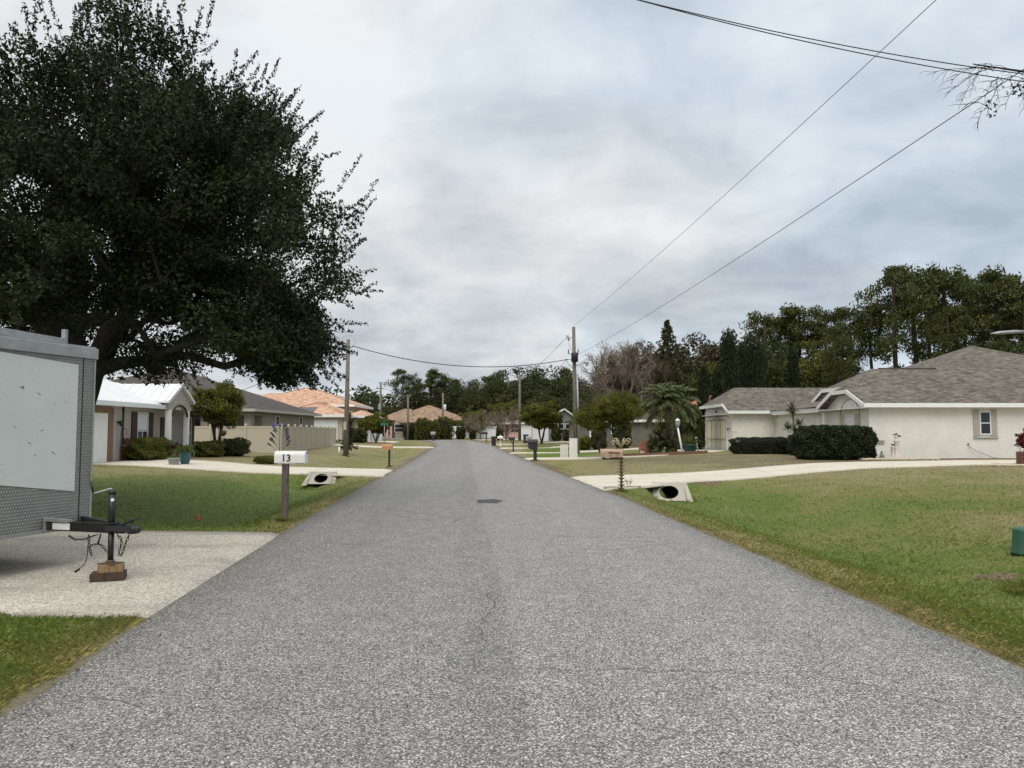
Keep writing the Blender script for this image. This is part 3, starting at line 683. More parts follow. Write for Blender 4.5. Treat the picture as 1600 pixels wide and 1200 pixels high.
# ------------------------------------------------------------------ live oak on the left
def big_oak():
    rng = np.random.RandomState(5)
    bx0, by0 = -9.45, 16.3; bz0 = hz(bx0, by0)
    t = thing('oak_tree', 'huge dark green oak overhanging the trailer and left lawn', 'tree', (bx0, by0, bz0))
    C0 = np.array([-9.7, 16.3, 5.65]); R = np.array([6.4, 5.4, 4.15])
    cen = []
    while len(cen) < 920:
        d = rng.randn(3); d /= np.linalg.norm(d)
        bump = 1 + 0.07 * math.sin(5 * d[0] + 2) * math.sin(4 * d[2] + 1) + 0.05 * math.sin(9 * d[0] + 7 * d[2] + 5 * d[1]) + 0.03 * rng.randn()
        u = (0.16 + 0.84 * rng.rand()) ** (1 / 2.1)
        p = C0 + d * R * bump * u * 0.95
        if p[2] < (3.35 if p[0] < -5.6 else 2.5) + 0.45 * (0.5 + 0.5 * math.sin(p[0] * 2.3)): continue
        hr = math.hypot(p[0] - bx0, p[1] - by0)
        if p[2] < 3.9 and hr < 2.3: continue
        cen.append(p)
    for k in range(48):
        d = rng.randn(3); d /= np.linalg.norm(d); cen.append(np.array([-6.2, 16.1, 7.75]) + d * np.array([1.35, 1.6, 1.15]) * rng.rand() ** .4)
    for k in range(46):
        d = rng.randn(3); d /= np.linalg.norm(d); cen.append(np.array([-4.9, 16.2, 3.55]) + d * np.array([.85, 1.4, .95]) * rng.rand() ** .4)
    for k in range(7):
        d = rng.randn(3); d /= np.linalg.norm(d); cen.append(np.array([-7.6, 16.0, 3.1]) + d * np.array([.9, 1.2, .35]) * rng.rand() ** .4)
    cen = np.array(cen)
    stems = [[(bx0, by0, bz0), (bx0 + .08, by0, 1.2), (bx0 + .36, by0, 2.4)],
             [(bx0 + .36, by0, 2.4), (bx0 + .20, by0 + .1, 3.4), (bx0 + .1, by0 + .4, 5.2), (bx0 - .8, by0 + .6, 7.5)],
             [(bx0 + .36, by0, 2.4), (bx0 + .85, by0 - .1, 3.3), (bx0 + 1.5, by0 - .3, 4.2), (bx0 + 2.2, by0 - .4, 5.0), (bx0 + 3.4, by0, 5.6)],
             [(bx0 + .85, by0 - .1, 3.3), (bx0 + 1.0, by0 + .8, 4.6), (bx0 + 1.1, by0 + 1.3, 6.8)],
             [(bx0 + .20, by0 + .1, 3.4), (bx0 - 1.0, by0 - .4, 4.3), (bx0 - 2.8, by0 - .8, 5.2), (bx0 - 4.2, by0 - .6, 5.8)],
             [(bx0 + 1.5, by0 - .3, 4.2), (bx0 + 2.1, by0 - 1.5, 5.0), (bx0 + 2.6, by0 - 2.6, 6.2)]]
    wood = grow(stems, cen, rng, 0.008, 0.34, 0.42, 0.5, 8, 0.09)
    flare(wood, (bx0, by0, bz0), 0.30, 0.6, 12)
    rad = 0.36 + 0.24 * rng.rand(len(cen))
    npc = 350
    parts = [leafcloud(cen, rad, npc, 0.080, 0.046, rng, 0.75, 0.3)]
    # upright sprigs on the outline
    sp = []
    for c in cen:
        e = (c - C0) / R; q = np.linalg.norm(e)
        if q < 0.72: continue
        for k in range(4 if q > 0.85 else 2):
            d = e / q * 0.8 + rng.randn(3) * 0.35 + np.array([0, 0, 0.65 if e[2] > -0.2 else -0.35]); d /= np.linalg.norm(d)
            L = 0.45 + 0.55 * rng.rand(); st = c + rng.randn(3) * 0.25
            tip = st + d * L
            if tip[2] < 2.45: continue
            wood.tube([st, (st + tip) / 2 + rng.randn(3) * 0.03, tip], [0.007, 0.005, 0.003], 3, cap=False)
            m = int(L * 30)
            sp.append(np.array([st + (tip - st) * (j / m) + rng.randn(3) * 0.035 * (1.3 - j / m) for j in range(m + 1)]))
    sp = np.concatenate(sp)
    parts.append(leafcloud(sp, 0.04, 4, 0.06, 0.032, rng, 1.0, 0.8))
    wood.build('trunk', M['bark'], t)
    V, F_, Rn = merge(parts); npmesh('crown', V, F_, M['oakl'], t, rnd=Rn)
big_oak()

# ------------------------------------------------------------------ generic crowns
def clusters_ell(rng, c, r, n, zmin=-9, hollow=0.35, bump=0.12):
    out = []
    while len(out) < n:
        d = rng.randn(3); d /= np.linalg.norm(d)
        b = 1 + bump * math.sin(4 * d[0] + 3 * d[1] + c[0]) + bump * 0.7 * math.sin(7 * d[2] + 5 * d[0]) + 0.05 * rng.randn()
        u = (hollow + (1 - hollow) * rng.rand()) ** 0.45
        p = np.array(c) + d * np.array(r) * b * u
        if p[2] > zmin: out.append(p)
    return np.array(out)
def tree(name, label, loc, clus, stems, crad, npc, L, W, leaf, bark, seed=1, group=None, r_trunk=0.2, r_tip=0.02, cat='tree', flat=0.75, up=0.3, shell=0.0, seg=0.8, n=5, wob=0.1, crown_name='crown', tri=False, flr=True):
    """clusters and stems in coordinates local to the tree base"""
    rng = np.random.RandomState(seed)
    t = thing(name, label, cat, loc, 0, group)
    wood = grow(stems, clus, rng, r_tip, r_trunk, 0.45, seg, n, wob)
    if flr: flare(wood, stems[0][0], r_trunk * 0.9, r_trunk * 1.6, 8)
    wood.build('trunk', M[bark], t, world=False)
    V, F_, R_ = leafcloud(clus, crad, npc, L, W, rng, flat, up, shell, tri)
    npmesh(crown_name, V, F_, M[leaf], t, rnd=R_, world=False)
    return t

# prototypes for the far woods: built at the first place, copied to the rest
def pine_proto(seed, H, crown_lo, spread, name, label, loc, group, ncl=70, npc=80):
    rng = np.random.RandomState(seed)
    cen = []
    lean = rng.randn(2) * 0.03
    z = H * crown_lo
    limbs = int(ncl / 4.2)
    for i in range(limbs):
        f = i / (limbs - 1.); zz = H * (crown_lo + (0.96 - crown_lo) * f ** 0.8)
        a = rng.rand() * 2 * PI; prof = math.sqrt(max(0.05, 1 - ((f - 0.45) / 0.62) ** 2))
        Lr = spread * prof * (0.45 + 0.65 * rng.rand())
        k = rng.randint(3, 6)
        for j in range(k):
            q = 0.45 + 0.55 * (j + 1) / k
            cen.append([math.cos(a + rng.randn() * 0.28) * Lr * q + lean[0] * zz, math.sin(a + rng.randn() * 0.28) * Lr * q + lean[1] * zz, zz + Lr * q * 0.30 + rng.randn() * 0.35])
    cen.append([lean[0] * H, lean[1] * H, H - 0.4])
    cen = np.array(cen)
    st = [[(0, 0, 0), (lean[0] * H * .4 + .1, lean[1] * H * .4, H * .4), (lean[0] * H * .8, lean[1] * H * .8, H * .8), (lean[0] * H, lean[1] * H, H * 0.96)]]
    return tree(name, label, loc, cen, st, 0.70 + 0.55 * rng.rand(len(cen)), npc, 0.38, 0.15, 'pinel', 'barkp', seed, group, r_trunk=0.24, r_tip=0.03, flat=0.72, up=1.0, seg=1.5, n=6)
def oak_proto(seed, H, R_, name, label, loc, group, leaf='decl', ncl=110, npc=85, lo=0.25, size=0.34, bark='barkp'):
    rng = np.random.RandomState(seed)
    cz = H * (lo + 1) / 2; rz = H * (1 - lo) / 2 * 0.92
    cen = clusters_ell(rng, (0, 0, cz), (R_, R_, rz), ncl, bump=0.16)
    st = [[(0, 0, 0), (0.1, 0, H * lo * 0.9)], [(0.1, 0, H * lo * 0.9), (R_ * .25, .2, H * .5), (R_ * .3, .3, H * .75)], [(0.1, 0, H * lo * 0.9), (-R_ * .3, -.2, H * .5), (-R_ * .3, .1, H * .7)]]
    return tree(name, label, loc, cen, st, (0.85 + 0.6 * rng.rand(ncl)) * R_ / 5, npc, size, size * 0.6, leaf, bark, seed, group, r_trunk=0.055 * R_ + 0.05, r_tip=0.025, flat=0.7, seg=1.2)
def place(proto, label, x, y, rz, sc, group=None, first=False, z=None):
    o = proto if first else copy_tree(proto)
    o.location = (x, y, (hz(x, y) if z is None else z) - 0.05); o.rotation_euler = (0, 0, rz)
    o.scale = sc if hasattr(sc, '__len__') else (sc, sc, sc)
    o['label'] = label
    if group: o['group'] = group
    return o
def topz(py, Y): return CAMZ + (674 - py) / F * Y

# right-hand pine wood.  (px, top py, depth, prototype, spread scale, label)
PW = 'pines of the wood behind the right-hand houses'
pines = [
 (1432, 417, 88, 0, 1.15, 'tallest pine with a broad open crown above the grey roof hip'),
 (1474, 421, 90, 1, 0.95, 'tall pine just right of the tallest one, tight rounded top'),
 (1398, 428, 86, 2, 1.0, 'leaning-armed tall pine at the left shoulder of the highest clump'),
 (1512, 432, 92, 0, 0.9, 'tall pine above the right end of the grey roof peak'),
 (1556, 426, 84, 1, 1.05, 'thin-crowned tall pine with sky showing through, near the right edge'),
 (1602, 440, 80, 2, 1.1, 'tall pine cut by the right edge of the picture'),
 (1365, 478, 92, 1, 0.9, 'medium pine below the left arm of the highest clump'),
 (1332, 483, 95, 0, 0.95, 'round-topped pine over the left hip of the grey main roof'),
 (1290, 486, 98, 2, 0.95, 'pine with a small pointed tuft above the garage roof ridge'),
 (1250, 480, 100, 1, 1.15, 'domed pine standing highest in the left half of the wood'),
 (1222, 497, 104, 0, 0.9, 'pine left of the domed one, ragged flat top'),
 (1192, 494, 100, 2, 1.05, 'leftmost pine of the wood, reaching out over the cypresses'),
 (1310, 510, 84, 2, 0.8, 'short pine in front of the wood above the garage wing'),
 (1452, 470, 100, 2, 1.0, 'pine filling behind the tallest one'),
 (1535, 475, 100, 2, 1.0, 'pine filling behind the thin-crowned one'),
 (1580, 480, 96, 0, 1.0, 'dense low pine near the right edge of the wood'),
 (1490, 480, 80, 1, 0.85, 'near pine right behind the peak of the grey roof'),
 (1640, 450, 88, 1, 1.1, 'pine just beyond the right edge of the picture'),
 (1690, 460, 84, 0, 1.1, 'outermost pine at the far right of the wood'),
]
PH = [20.0, 19.0, 18.0]
protos = [pine_proto(21, PH[0], 0.52, 4.3, 'pine_tree', '', (0, 0, 0), PW, 84), pine_proto(32, PH[1], 0.58, 3.6, 'pine_tree', '', (0, 0, 0), PW, 74), pine_proto(43, PH[2], 0.42, 4.2, 'pine_tree', '', (0, 0, 0), PW, 84)]
usedp = [False] * 3
rg = np.random.RandomState(4)
for px, py, Y, k, ws, lab in pines:
    H = topz(py, Y) - 0.3; sc = H / PH[k]
    place(protos[k], lab, gx(px, Y), Y, rg.rand() * 6.28, (sc * ws, sc * ws, sc), PW, first=not usedp[k]); usedp[k] = True
# dark understorey and broadleaf trees
OW = 'broadleaf trees behind the houses'
op = [oak_proto(51, 12, 5.0, 'broadleaf_tree', '', (0, 0, 0), OW), oak_proto(62, 11, 5.6, 'broadleaf_tree', '', (0, 0, 0), OW, lo=0.18, ncl=120), oak_proto(73, 10, 4.2, 'broadleaf_tree', '', (0, 0, 0), OW, 'midl', lo=0.15), oak_proto(84, 10, 4.4, 'broadleaf_tree', '', (0, 0, 0), OW, 'brownl', lo=0.2)]
OH = [12, 11, 10, 10]
trees = [
 # right side, filling under the pines
 (1175, 535, 92, 0, 1.0, 'dark rounded tree behind the cypress columns'), (1215, 540, 90, 1, 1.0, 'dark tree under the leftmost pines'),
 (1262, 548, 88, 2, 1.0, 'olive tree under the domed pine'), (1305, 552, 90, 0, 0.9, 'dark tree above the middle of the garage ridge'),
 (1545, 540, 78, 1, 1.0, 'dark tree behind the right slope of the grey roof'),
 (1590, 530, 74, 0, 1.0, 'dark tree at the right edge above the roof'), (1650, 530, 76, 1, 1.1, 'dark tree past the right edge above the roof'),
 (1130, 545, 96, 0, 1.0, 'dark tree between the cypresses and the brownish trees'), (1098, 534, 95, 3, 1.1, 'brownish tree above the red tiled roof'),
 (1070, 541, 93, 3, 1.0, 'brown-tinged tree right of the pointed conifer'), (1150, 531, 98, 3, 0.9, 'russet tree peeking over the tallest cypress'),
 (1012, 541, 92, 0, 1.0, 'dark tree left of the pointed conifer'), (1040, 560, 84, 0, 1.1, 'dark green tree massed behind the palm'),
 (985, 570, 88, 3, 1.0, 'brown tree behind the bare-crowned tree'), (960, 600, 96, 1, 0.9, 'dark tree low behind the bare-crowned tree'),
 (925, 600, 110, 0, 0.9, 'dark tree right behind the main utility pole'), (1110, 580, 86, 2, 0.8, 'olive tree just over the red tiled roof'),
 # centre
 (872, 578, 140, 1, 1.15, 'broad dark tree left of the main utility pole'), (838, 577, 146, 0, 1.15, 'big dark tree behind the round street tree'),
 (806, 579, 142, 1, 1.1, 'big dark tree behind the far utility pole'), (781, 590, 148, 0, 1.0, 'dark tree left of the far utility pole'),
 (757, 594, 140, 1, 0.9, 'pointed dark tree over the bluish gable'), (731, 602, 150, 0, 0.8, 'dark tree in the dip of the skyline'),
 (900, 590, 150, 0, 1.1, 'dark tree directly behind the main utility pole'), (740, 640, 118, 2, 0.7, 'small olive tree over the far white fence'),
 (715, 598, 146, 0, 1.0, 'dark tree right of the transformer pole'), (676, 640, 150, 1, 1.0, 'low dark tree behind the middle tiled roof'),
 (690, 606, 150, 1, 1.1, 'wide dark tree behind the middle tiled roof peak'), (648, 612, 155, 0, 1.0, 'dark tree left behind the middle tiled roof'),
 (622, 640, 165, 1, 1.0, 'low far tree left of the middle tiled house'), (600, 632, 175, 0, 1.0, 'low far tree behind the crossarm pole'),
 (572, 624, 170, 1, 1.0, 'far tree behind the leafy tree by the white fence'), (552, 628, 180, 0, 1.0, 'far tree at the end of the terracotta roof'),
 (855, 612, 120, 0, 0.9, 'dark tree right behind the round street tree'), (790, 625, 128, 2, 0.8, 'olive tree behind the pink house'),
 (520, 640, 175, 0, 1.2, 'far tree hidden behind the terracotta roof'),
]
usedo = [False] * 4
for px, py, Y, k, ws, lab in trees:
    H = topz(py, Y) - 0.3; sc = H / OH[k]
    ww = 0.5 * (sc + 1.0)
    place(op[k], lab, gx(px, Y), Y, rg.rand() * 6.28, (ww * ws, ww * ws, sc), OW, first=not usedo[k]); usedo[k] = True
# pines of the centre skyline
CW = 'pines on the centre skyline'
for px, py, Y, k, ws, lab in [(629, 580, 142, 0, 0.8, 'ragged pine sticking out at the left of the centre skyline'), (672, 580, 146, 1, 1.0, 'round-headed pine highest over the middle tiled roof'),
                              (696, 590, 146, 2, 0.9, 'pine just left of the transformer pole'), (648, 596, 150, 2, 1.0, 'pine between the ragged one and the round-headed one'),
                              (714, 595, 150, 1, 0.9, 'pine just right of the transformer pole'), (765, 590, 152, 2, 0.9, 'pointed pine in the dip over the bluish gable'),
                              (888, 578, 150, 1, 0.9, 'sparse pine tufts left of the main pole')]:
    H = topz(py, Y) - 0.3; sc = H / PH[k]
    place(protos[k], lab, gx(px, Y), Y, rg.rand() * 6.28, (sc * ws * 1.2, sc * ws * 1.2, sc), CW)

# far-off wood closing the horizon
rngw = np.random.RandomState(90)
cw = []
for a in np.linspace(-0.95, 0.95, 520):
    D = 235 + 25 * rngw.rand(); Hh = (8.5 + 3 * math.sin(a * 23) + 2 * math.sin(a * 61) + 2 * rngw.rand())
    for k in range(4): cw.append([math.sin(a) * D + rngw.randn() * 2, math.cos(a) * D + rngw.randn() * 5, Hh * (0.15 + 0.85 * (k + rngw.rand()) / 4)])
V, F_, R_ = leafcloud(np.array(cw), 2.6, 42, 1.1, 0.8, rngw, 0.8)
tag(npmesh('distant_wood', V, F_, M['decl'], rnd=R_), 'low dark wood along the horizon', 'wood', kind='stuff')

# pointed conifer, bare crowned trees, cypresses
def conifer():
    Y = 82; x = gx(1044, Y); H = topz(505, Y); rng = np.random.RandomState(9); cen = []
    for i in range(330):
        f = rng.rand() ** .9; z = H * (0.33 + 0.66 * f); r = (1 - f) * 2.9 + 0.12; az = rng.randint(0, 9) * .7 + int(f * 14) * 1.9; q = rng.rand() ** .6
        cen.append([math.cos(az + rng.randn() * .12) * r * q, math.sin(az + rng.randn() * .12) * r * q, z + r * q * 0.45])
    tree('conifer_tree', 'dark pointed conifer with tiered branches rising above its neighbours', (x, Y, hz(x, Y)), np.array(cen), [[(0, 0, 0), (0, 0, H * .5), (0, 0, H)]], 0.20, 34, 0.20, 0.07, 'decl', 'barkp', 9, r_trunk=0.22, r_tip=0.03, up=0.8, seg=1.5)
conifer()
def bare(px, Y, py, R_, label, seed, ncl, npc, leaf, name='bare_tree', ztop=None, base_split=0.3, group=None, tw=0.5, dens=1):
    x = gx(px, Y); H = topz(py, Y) - hz(x, Y); rng = np.random.RandomState(seed)
    cen = clusters_ell(rng, (0, 0, H * 0.64), (R_, R_, H * 0.36), ncl, hollow=0.2, bump=0.1)
    b = H * base_split * 0.6
    st = [[(0, 0, 0), (0, 0, b)]] + [[(0, 0, b), (math.cos(a) * R_ * .3, math.sin(a) * R_ * .3, H * .5), (math.cos(a) * R_ * .5, math.sin(a) * R_ * .5, H * .72)] for a in (0.3, 1.9, 3.4, 4.9)]
    return tree(name, label, (x, Y, hz(x, Y)), cen, st, R_ * 0.16, npc, tw, 0.035 * dens, leaf, 'barkg', seed, group, r_trunk=0.03 * H, r_tip=0.02 * H / 8, up=1.6, seg=0.7, flat=0.9, n=5, crown_name='twigs', tri=True)
bare(968, 72, 531, 3.7, 'leafless reddish-grey tree spreading right of the main utility pole', 3, 200, 36, 'twigl', tw=0.6, dens=1.5)
bare(990, 76, 540, 3.4, 'brown twiggy tree half behind the leafless one', 4, 160, 110, 'brownl', 'twiggy_tree', tw=0.6, dens=2.0)
bare(751, 106, 643, 2.6, 'small bare tree before the bluish gable', 5, 90, 22, 'twigl', tw=0.6, dens=1.6, group='small bare trees by the far fence')
bare(791, 98, 637, 2.5, 'small bare tree left of the far utility pole', 6, 90, 22, 'twigl', tw=0.6, dens=1.6, group='small bare trees by the far fence')
def cypress(px, py, Y, r, label, seed):
    x = gx(px, Y); z0 = hz(x, Y); H = topz(py, Y) - z0; rng = np.random.RandomState(seed); cen = []
    for i in range(70):
        f = i / 69.; rr = r * (math.sin(PI * min(0.92, 0.12 + f * 0.86)) ** 0.55) * (1 - 0.5 * f); a = rng.rand() * 6.28
        cen.append([math.cos(a) * rr * .55, math.sin(a) * rr * .55, 0.5 + f * (H - 0.7)])
    tree('cypress_tree', label, (x, Y, z0), np.array(cen), [[(0, 0, 0), (0, 0, H * .93)]], r * 0.62, 130, 0.26, 0.07, 'cypl', 'barkp', seed, 'column cypresses beside the garage', r_trunk=0.12, r_tip=0.02, up=3.5, flat=1.5, tri=False)
cypress(1140, 523, 66, 1.0, 'tallest pointed cypress column left of the garage roof', 1)
cypress(1178, 531, 68, 1.55, 'widest cypress column with a blunt double top', 2)
cypress(1122, 580, 63, 0.62, 'slim short cypress column in front of the red roof', 3)
cypress(1101, 577, 61, 0.62, 'slim cypress column nearest the garage corner', 4)
cypress(1240, 548, 72, 0.75, 'slim cypress column standing apart behind the garage roof', 5)
cypress(1162, 545, 70, 0.9, 'cypress column tucked between the tallest and the widest', 6)

# mid-distance garden trees
def garden(px, Y, py, pybot, R_, label, seed, leaf, ncl=140, npc=150, size=0.16, name='garden_tree', ns=3, bark='bark', lean=0.5, ry=None, r_trunk=0.14, up=0.3, W=0.5):
    x = gx(px, Y); z0 = hz(x, Y); top = topz(py, Y) - z0; bot = topz(pybot, Y) - z0; rng = np.random.RandomState(seed)
    cen = clusters_ell(rng, (0, 0, (top + bot) / 2), (R_ * .93, (ry or R_) * .93, (top - bot) / 2 * .93), ncl, hollow=0.3, bump=0.10)
    st = [[(0, 0, 0), (0, 0, bot * 0.12)]]
    for k in range(ns):
        a = 2 * PI * k / ns + 0.2 + seed
        st.append([(0, 0, bot * 0.12), (math.cos(a) * lean * .6, math.sin(a) * lean * .6, bot * .65), (math.cos(a) * lean * 1.4, math.sin(a) * lean * 1.4, bot + (top - bot) * .35)])
    return tree(name, label, (x, Y, z0), cen, st, R_ * 0.2, npc, size, size * W, leaf, bark, seed, None, r_trunk=r_trunk, r_tip=0.012, seg=0.5, up=up)
garden(340, 42, 600, 664, 1.55, 'small multi-stemmed green tree before the tan vinyl fence', 12, 'midl', 110, 150, 0.13, ns=4, lean=0.35, r_trunk=0.13)
garden(846, 84, 625, 672, 2.25, 'round olive-green street tree with a dark crown base', 13, 'midl', 130, 130, 0.22, ns=4, lean=0.5)
garden(588, 88, 647, 676, 1.9, 'leafy green tree leaning by the white far fence', 14, 'midl', 90, 110, 0.22, ns=3, bark='barkg')
def bottlebrush():
    Y = 44; x = gx(958, Y); z0 = hz(x, Y); rng = np.random.RandomState(15)
    cA = clusters_ell(rng, (0.3, 0, 2.9), (1.35, 1.2, .85), 110, bump=0.12); cB = clusters_ell(rng, (-1.2, 0.2, 2.35), (0.9, 0.9, .8), 60, bump=0.12)
    cen = np.concatenate([cA, cB])
    st = [[(0.35, 0, 0), (0.3, 0, 0.35)], [(0.3, 0, .35), (0.05, 0, 1.1), (-0.1, 0, 1.7), (0.2, 0, 2.5)], [(0.3, 0, .35), (0.5, .1, 1.2), (0.8, .1, 2.0), (1.0, 0, 2.8)],
          [(-0.5, .1, 0.0), (-0.75, .1, .5), (-1.0, .1, 1.2), (-1.2, .1, 1.9)], [(-0.85, .1, .8), (-.45, .1, 1.3), (-.3, .1, 1.9)]]
    t = tree('garden_tree', 'wide olive-green tree with crooked dark stems right of the main pole', (x, Y, z0), cen, st, 0.33, 190, 0.12, 0.035, 'midl', 'bark', 15, None, r_trunk=0.15, r_tip=0.012, seg=0.4, up=0.8, flr=False)
bottlebrush()
def magnolia():
    Y = 55; x = gx(545, Y); z0 = hz(x, Y); rng = np.random.RandomState(16)
    H = topz(643, Y) - z0
    cen = np.array([[rng.randn() * .16 * (1.35 - f), rng.randn() * .16 * (1.35 - f), 0.35 + f * (H - .45)] for f in rng.rand(55)])
    tree('magnolia_sapling', 'slim dark-leaved sapling touching the left utility pole', (x, Y, z0), cen, [[(0, 0, 0), (0, 0, H * .95)]], 0.2, 26, 0.17, 0.08, 'decl', 'bark', 16, None, r_trunk=0.05, r_tip=0.01, cat='young tree')
magnolia()

# hedges and shrubs: leaf shell round an added solid dark core that blocks the view through
def hedge(name, label, x0, x1, y0, y1, h, leaf, n, L=0.07, W=0.045, seed=1, cat='hedge', rough=0.06, origin_z=None, rzz=0.0, rnd_top=0.25, group=None):
    rng = np.random.RandomState(seed); cx, cy = (x0 + x1) / 2, (y0 + y1) / 2
    z0 = hz(cx, cy) if origin_z is None else origin_z
    t = thing(name, label, cat, (cx, cy, z0), rzz, group)
    a, b = (x1 - x0) / 2, (y1 - y0) / 2
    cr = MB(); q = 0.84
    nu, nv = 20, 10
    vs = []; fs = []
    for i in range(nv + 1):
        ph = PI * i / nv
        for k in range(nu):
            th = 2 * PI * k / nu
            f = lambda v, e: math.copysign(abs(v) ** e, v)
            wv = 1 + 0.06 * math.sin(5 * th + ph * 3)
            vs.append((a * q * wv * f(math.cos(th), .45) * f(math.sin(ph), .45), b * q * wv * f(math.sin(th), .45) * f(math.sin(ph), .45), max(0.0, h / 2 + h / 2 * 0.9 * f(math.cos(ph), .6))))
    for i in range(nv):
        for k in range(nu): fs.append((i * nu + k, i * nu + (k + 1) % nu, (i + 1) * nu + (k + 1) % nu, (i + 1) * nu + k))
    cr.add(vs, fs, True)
    cr.build('branches', M['cypl'], t, world=False)  # opaque filler, not twigs: the dark of the hedge's inside put into its colour
    # leaves on the shell of a superellipsoid
    d = rng.randn(n, 3); d /= np.linalg.norm(d, axis=1)[:, None]
    e = 0.30 + rnd_top
    d = d * np.array([1, 1, 1.0]); P = d / ((np.abs(d) ** (2 / e)).sum(1) ** (e / 2))[:, None]
    lum = 1 + rough * np.sin(P[:, 0] * a * 5.0 + seed) * np.sin(P[:, 1] * b * 5 + 1) + rough * np.sin(P[:, 2] * 6 + P[:, 0] * a * 8) * .7
    u = (0.86 + 0.17 * rng.rand(n) ** 0.8)
    P = P * np.array([a, b, h / 2]) * (lum * u)[:, None] + np.array([0, 0, h / 2])
    P[:, 2] = np.abs(P[:, 2]) + 0.01
    V, F_, R_ = leafcloud(P, 0.02, 1, L, W, rng, 1, 0.3)
    R_ = np.clip(0.7 * rng.rand(n) + 0.3 * (0.5 + 0.5 * np.sin(P[:, 0] * 4) * np.sin(P[:, 2] * 5)), 0, 1)
    npmesh('leaves', V, F_, M[leaf], t, rnd=R_, world=False)
    return t
hedge('shrub', 'dark shrubbery filling the gap between the palm and the garage', gx(1058, 56), gx(1097, 56), 55, 58, 3.1, 'decl', 9000, 0.16, 0.09, 33, 'shrub', 0.15)
hedge('clipped_hedge', 'big dark clipped hedge in front of the arched window', 13.8, 17.1, 36.1, 38.5, 1.55, 'hedgel', 46000, 0.10, 0.065, 2, rnd_top=0.06)
hedge('clipped_hedge', 'long low brownish-green hedge in front of the garage side wall', gx(1130, 48), gx(1245, 46), 45.6, 46.9, 0.95, 'hedge2', 20000, 0.08, 0.035, 3, rnd_top=0.04)
hedge('shrub', 'low ragged shrub joining the long low hedge and the big one', gx(1228, 44), gx(1252, 44), 42.6, 44.4, 1.15, 'hedge2', 5000, 0.09, 0.04, 4, 'shrub', 0.1)
hedge('foundation_shrub', 'low green shrubs under the shuttered window of the white-roofed house', -17.3, -16.2, 34.5, 37.3, 1.0, 'midl', 12000, 0.08, 0.05, 5, 'shrub', 0.13)
hedge('foundation_shrub', 'green shrub right of the porch of the white-roofed house', -16.9, -15.6, 40.6, 42.6, 0.8, 'midl', 4500, 0.09, 0.05, 6, 'shrub', 0.12)
hedge('foundation_shrub', 'darker green shrub before the tan fence beside the small tree', -16.3, -14.9, 42.6, 44.4, 0.95, 'decl', 4500, 0.09, 0.05, 7, 'shrub', 0.12)
hedge('ornamental_grass', 'low tuft of green foliage behind the numbered mailbox', gx(400, 37), gx(432, 37), 36.6, 37.6, 0.34, 'midl', 2600, 0.12, 0.02, 8, 'plant', 0.1)
for (p0, p1, Y, h, lf, lab) in [(925, 945, 62, 1.5, 'decl', 'dark shrub behind the crooked stems of the wide garden tree'), (962, 984, 62, 2.2, 'decl', 'taller dark shrub between the wide garden tree and the palm'), (905, 921, 64, 1.0, 'midl', 'low olive shrub right of the main utility pole'), (632, 656, 108, 2.3, 'decl', 'dark shrub at the left of the far hedge row'), (650, 672, 106, 2.9, 'midl', 'light green rounded shrub in the far hedge row'), (666, 688, 107, 2.6, 'midl', 'olive shrub left of the transformer pole'),
                            (680, 708, 108, 3.1, 'midl', 'large olive shrub right of the transformer pole'), (713, 727, 112, 1.7, 'decl', 'dark shrub before the left end of the far white fence'), (734, 743, 110, 1.4, 'decl', 'small dark shrub before the middle of the far fence'),
                            (776, 786, 104, 1.7, 'decl', 'dark shrub at the right end of the far white fence'), (880, 900, 92, 1.3, 'decl', 'dark shrub low behind the main utility pole'), (548, 572, 86, 1.5, 'decl', 'dark shrub beside the white garage door'),
                            (862, 876, 96, 1.5, 'decl', 'dark shrub right of the round street tree')]:
    hedge('shrub', lab, gx(p0, Y), gx(p1, Y), Y - 1, Y + 1, h, lf, 3000, 0.2, 0.12, int(p0), 'shrub', 0.12, group='shrubs at the far bend')

# ------------------------------------------------------------------ palm, yucca
def frond(lv, lf, base, az, el, L, rng, droop=1.2, n=24, wl=0.85):
    """arching frond: rachis curve with two rows of long leaflets"""
    p = np.array(base, float); P = [p.copy()]; e = el
    for i in range(n):
        st = L / n; p = p + np.array([math.cos(az) * math.cos(e), math.sin(az) * math.cos(e), math.sin(e)]) * st; e -= droop / n * (0.4 + 1.2 * i / n); P.append(p.copy())
    side = np.array([-math.sin(az), math.cos(az), 0])
    for i in range(5, n + 1):
        f = i / n; ll = wl * math.sin(PI * (0.18 + 0.78 * f)) ** 0.8
        tdir = P[i] - P[i - 1]; tdir /= np.linalg.norm(tdir)
        for sg in (-1, 1):
            d = tdir * 0.75 + side * sg * 0.75 + np.array([0, 0, 0.18 + 0.1 * rng.randn()]); d /= np.linalg.norm(d)
            tip = P[i] + d * ll * .55; tip2 = tip + (d * .8 + np.array([0, 0, -0.75])) * ll * .5
            w = 0.045; a = np.cross(d, [0, 0, 1]); a /= np.linalg.norm(a) + 1e-9
            lv.append([P[i] - a * w * .5, P[i] + a * w * .5, tip + a * w * .5, tip - a * w * .5]); lf.append(f * .5 + .5 * rng.rand())
            lv.append([tip - a * w * .5, tip + a * w * .5, tip2 + a * .004, tip2 - a * .004]); lf.append(f * .5 + .5 * rng.rand())
    return P
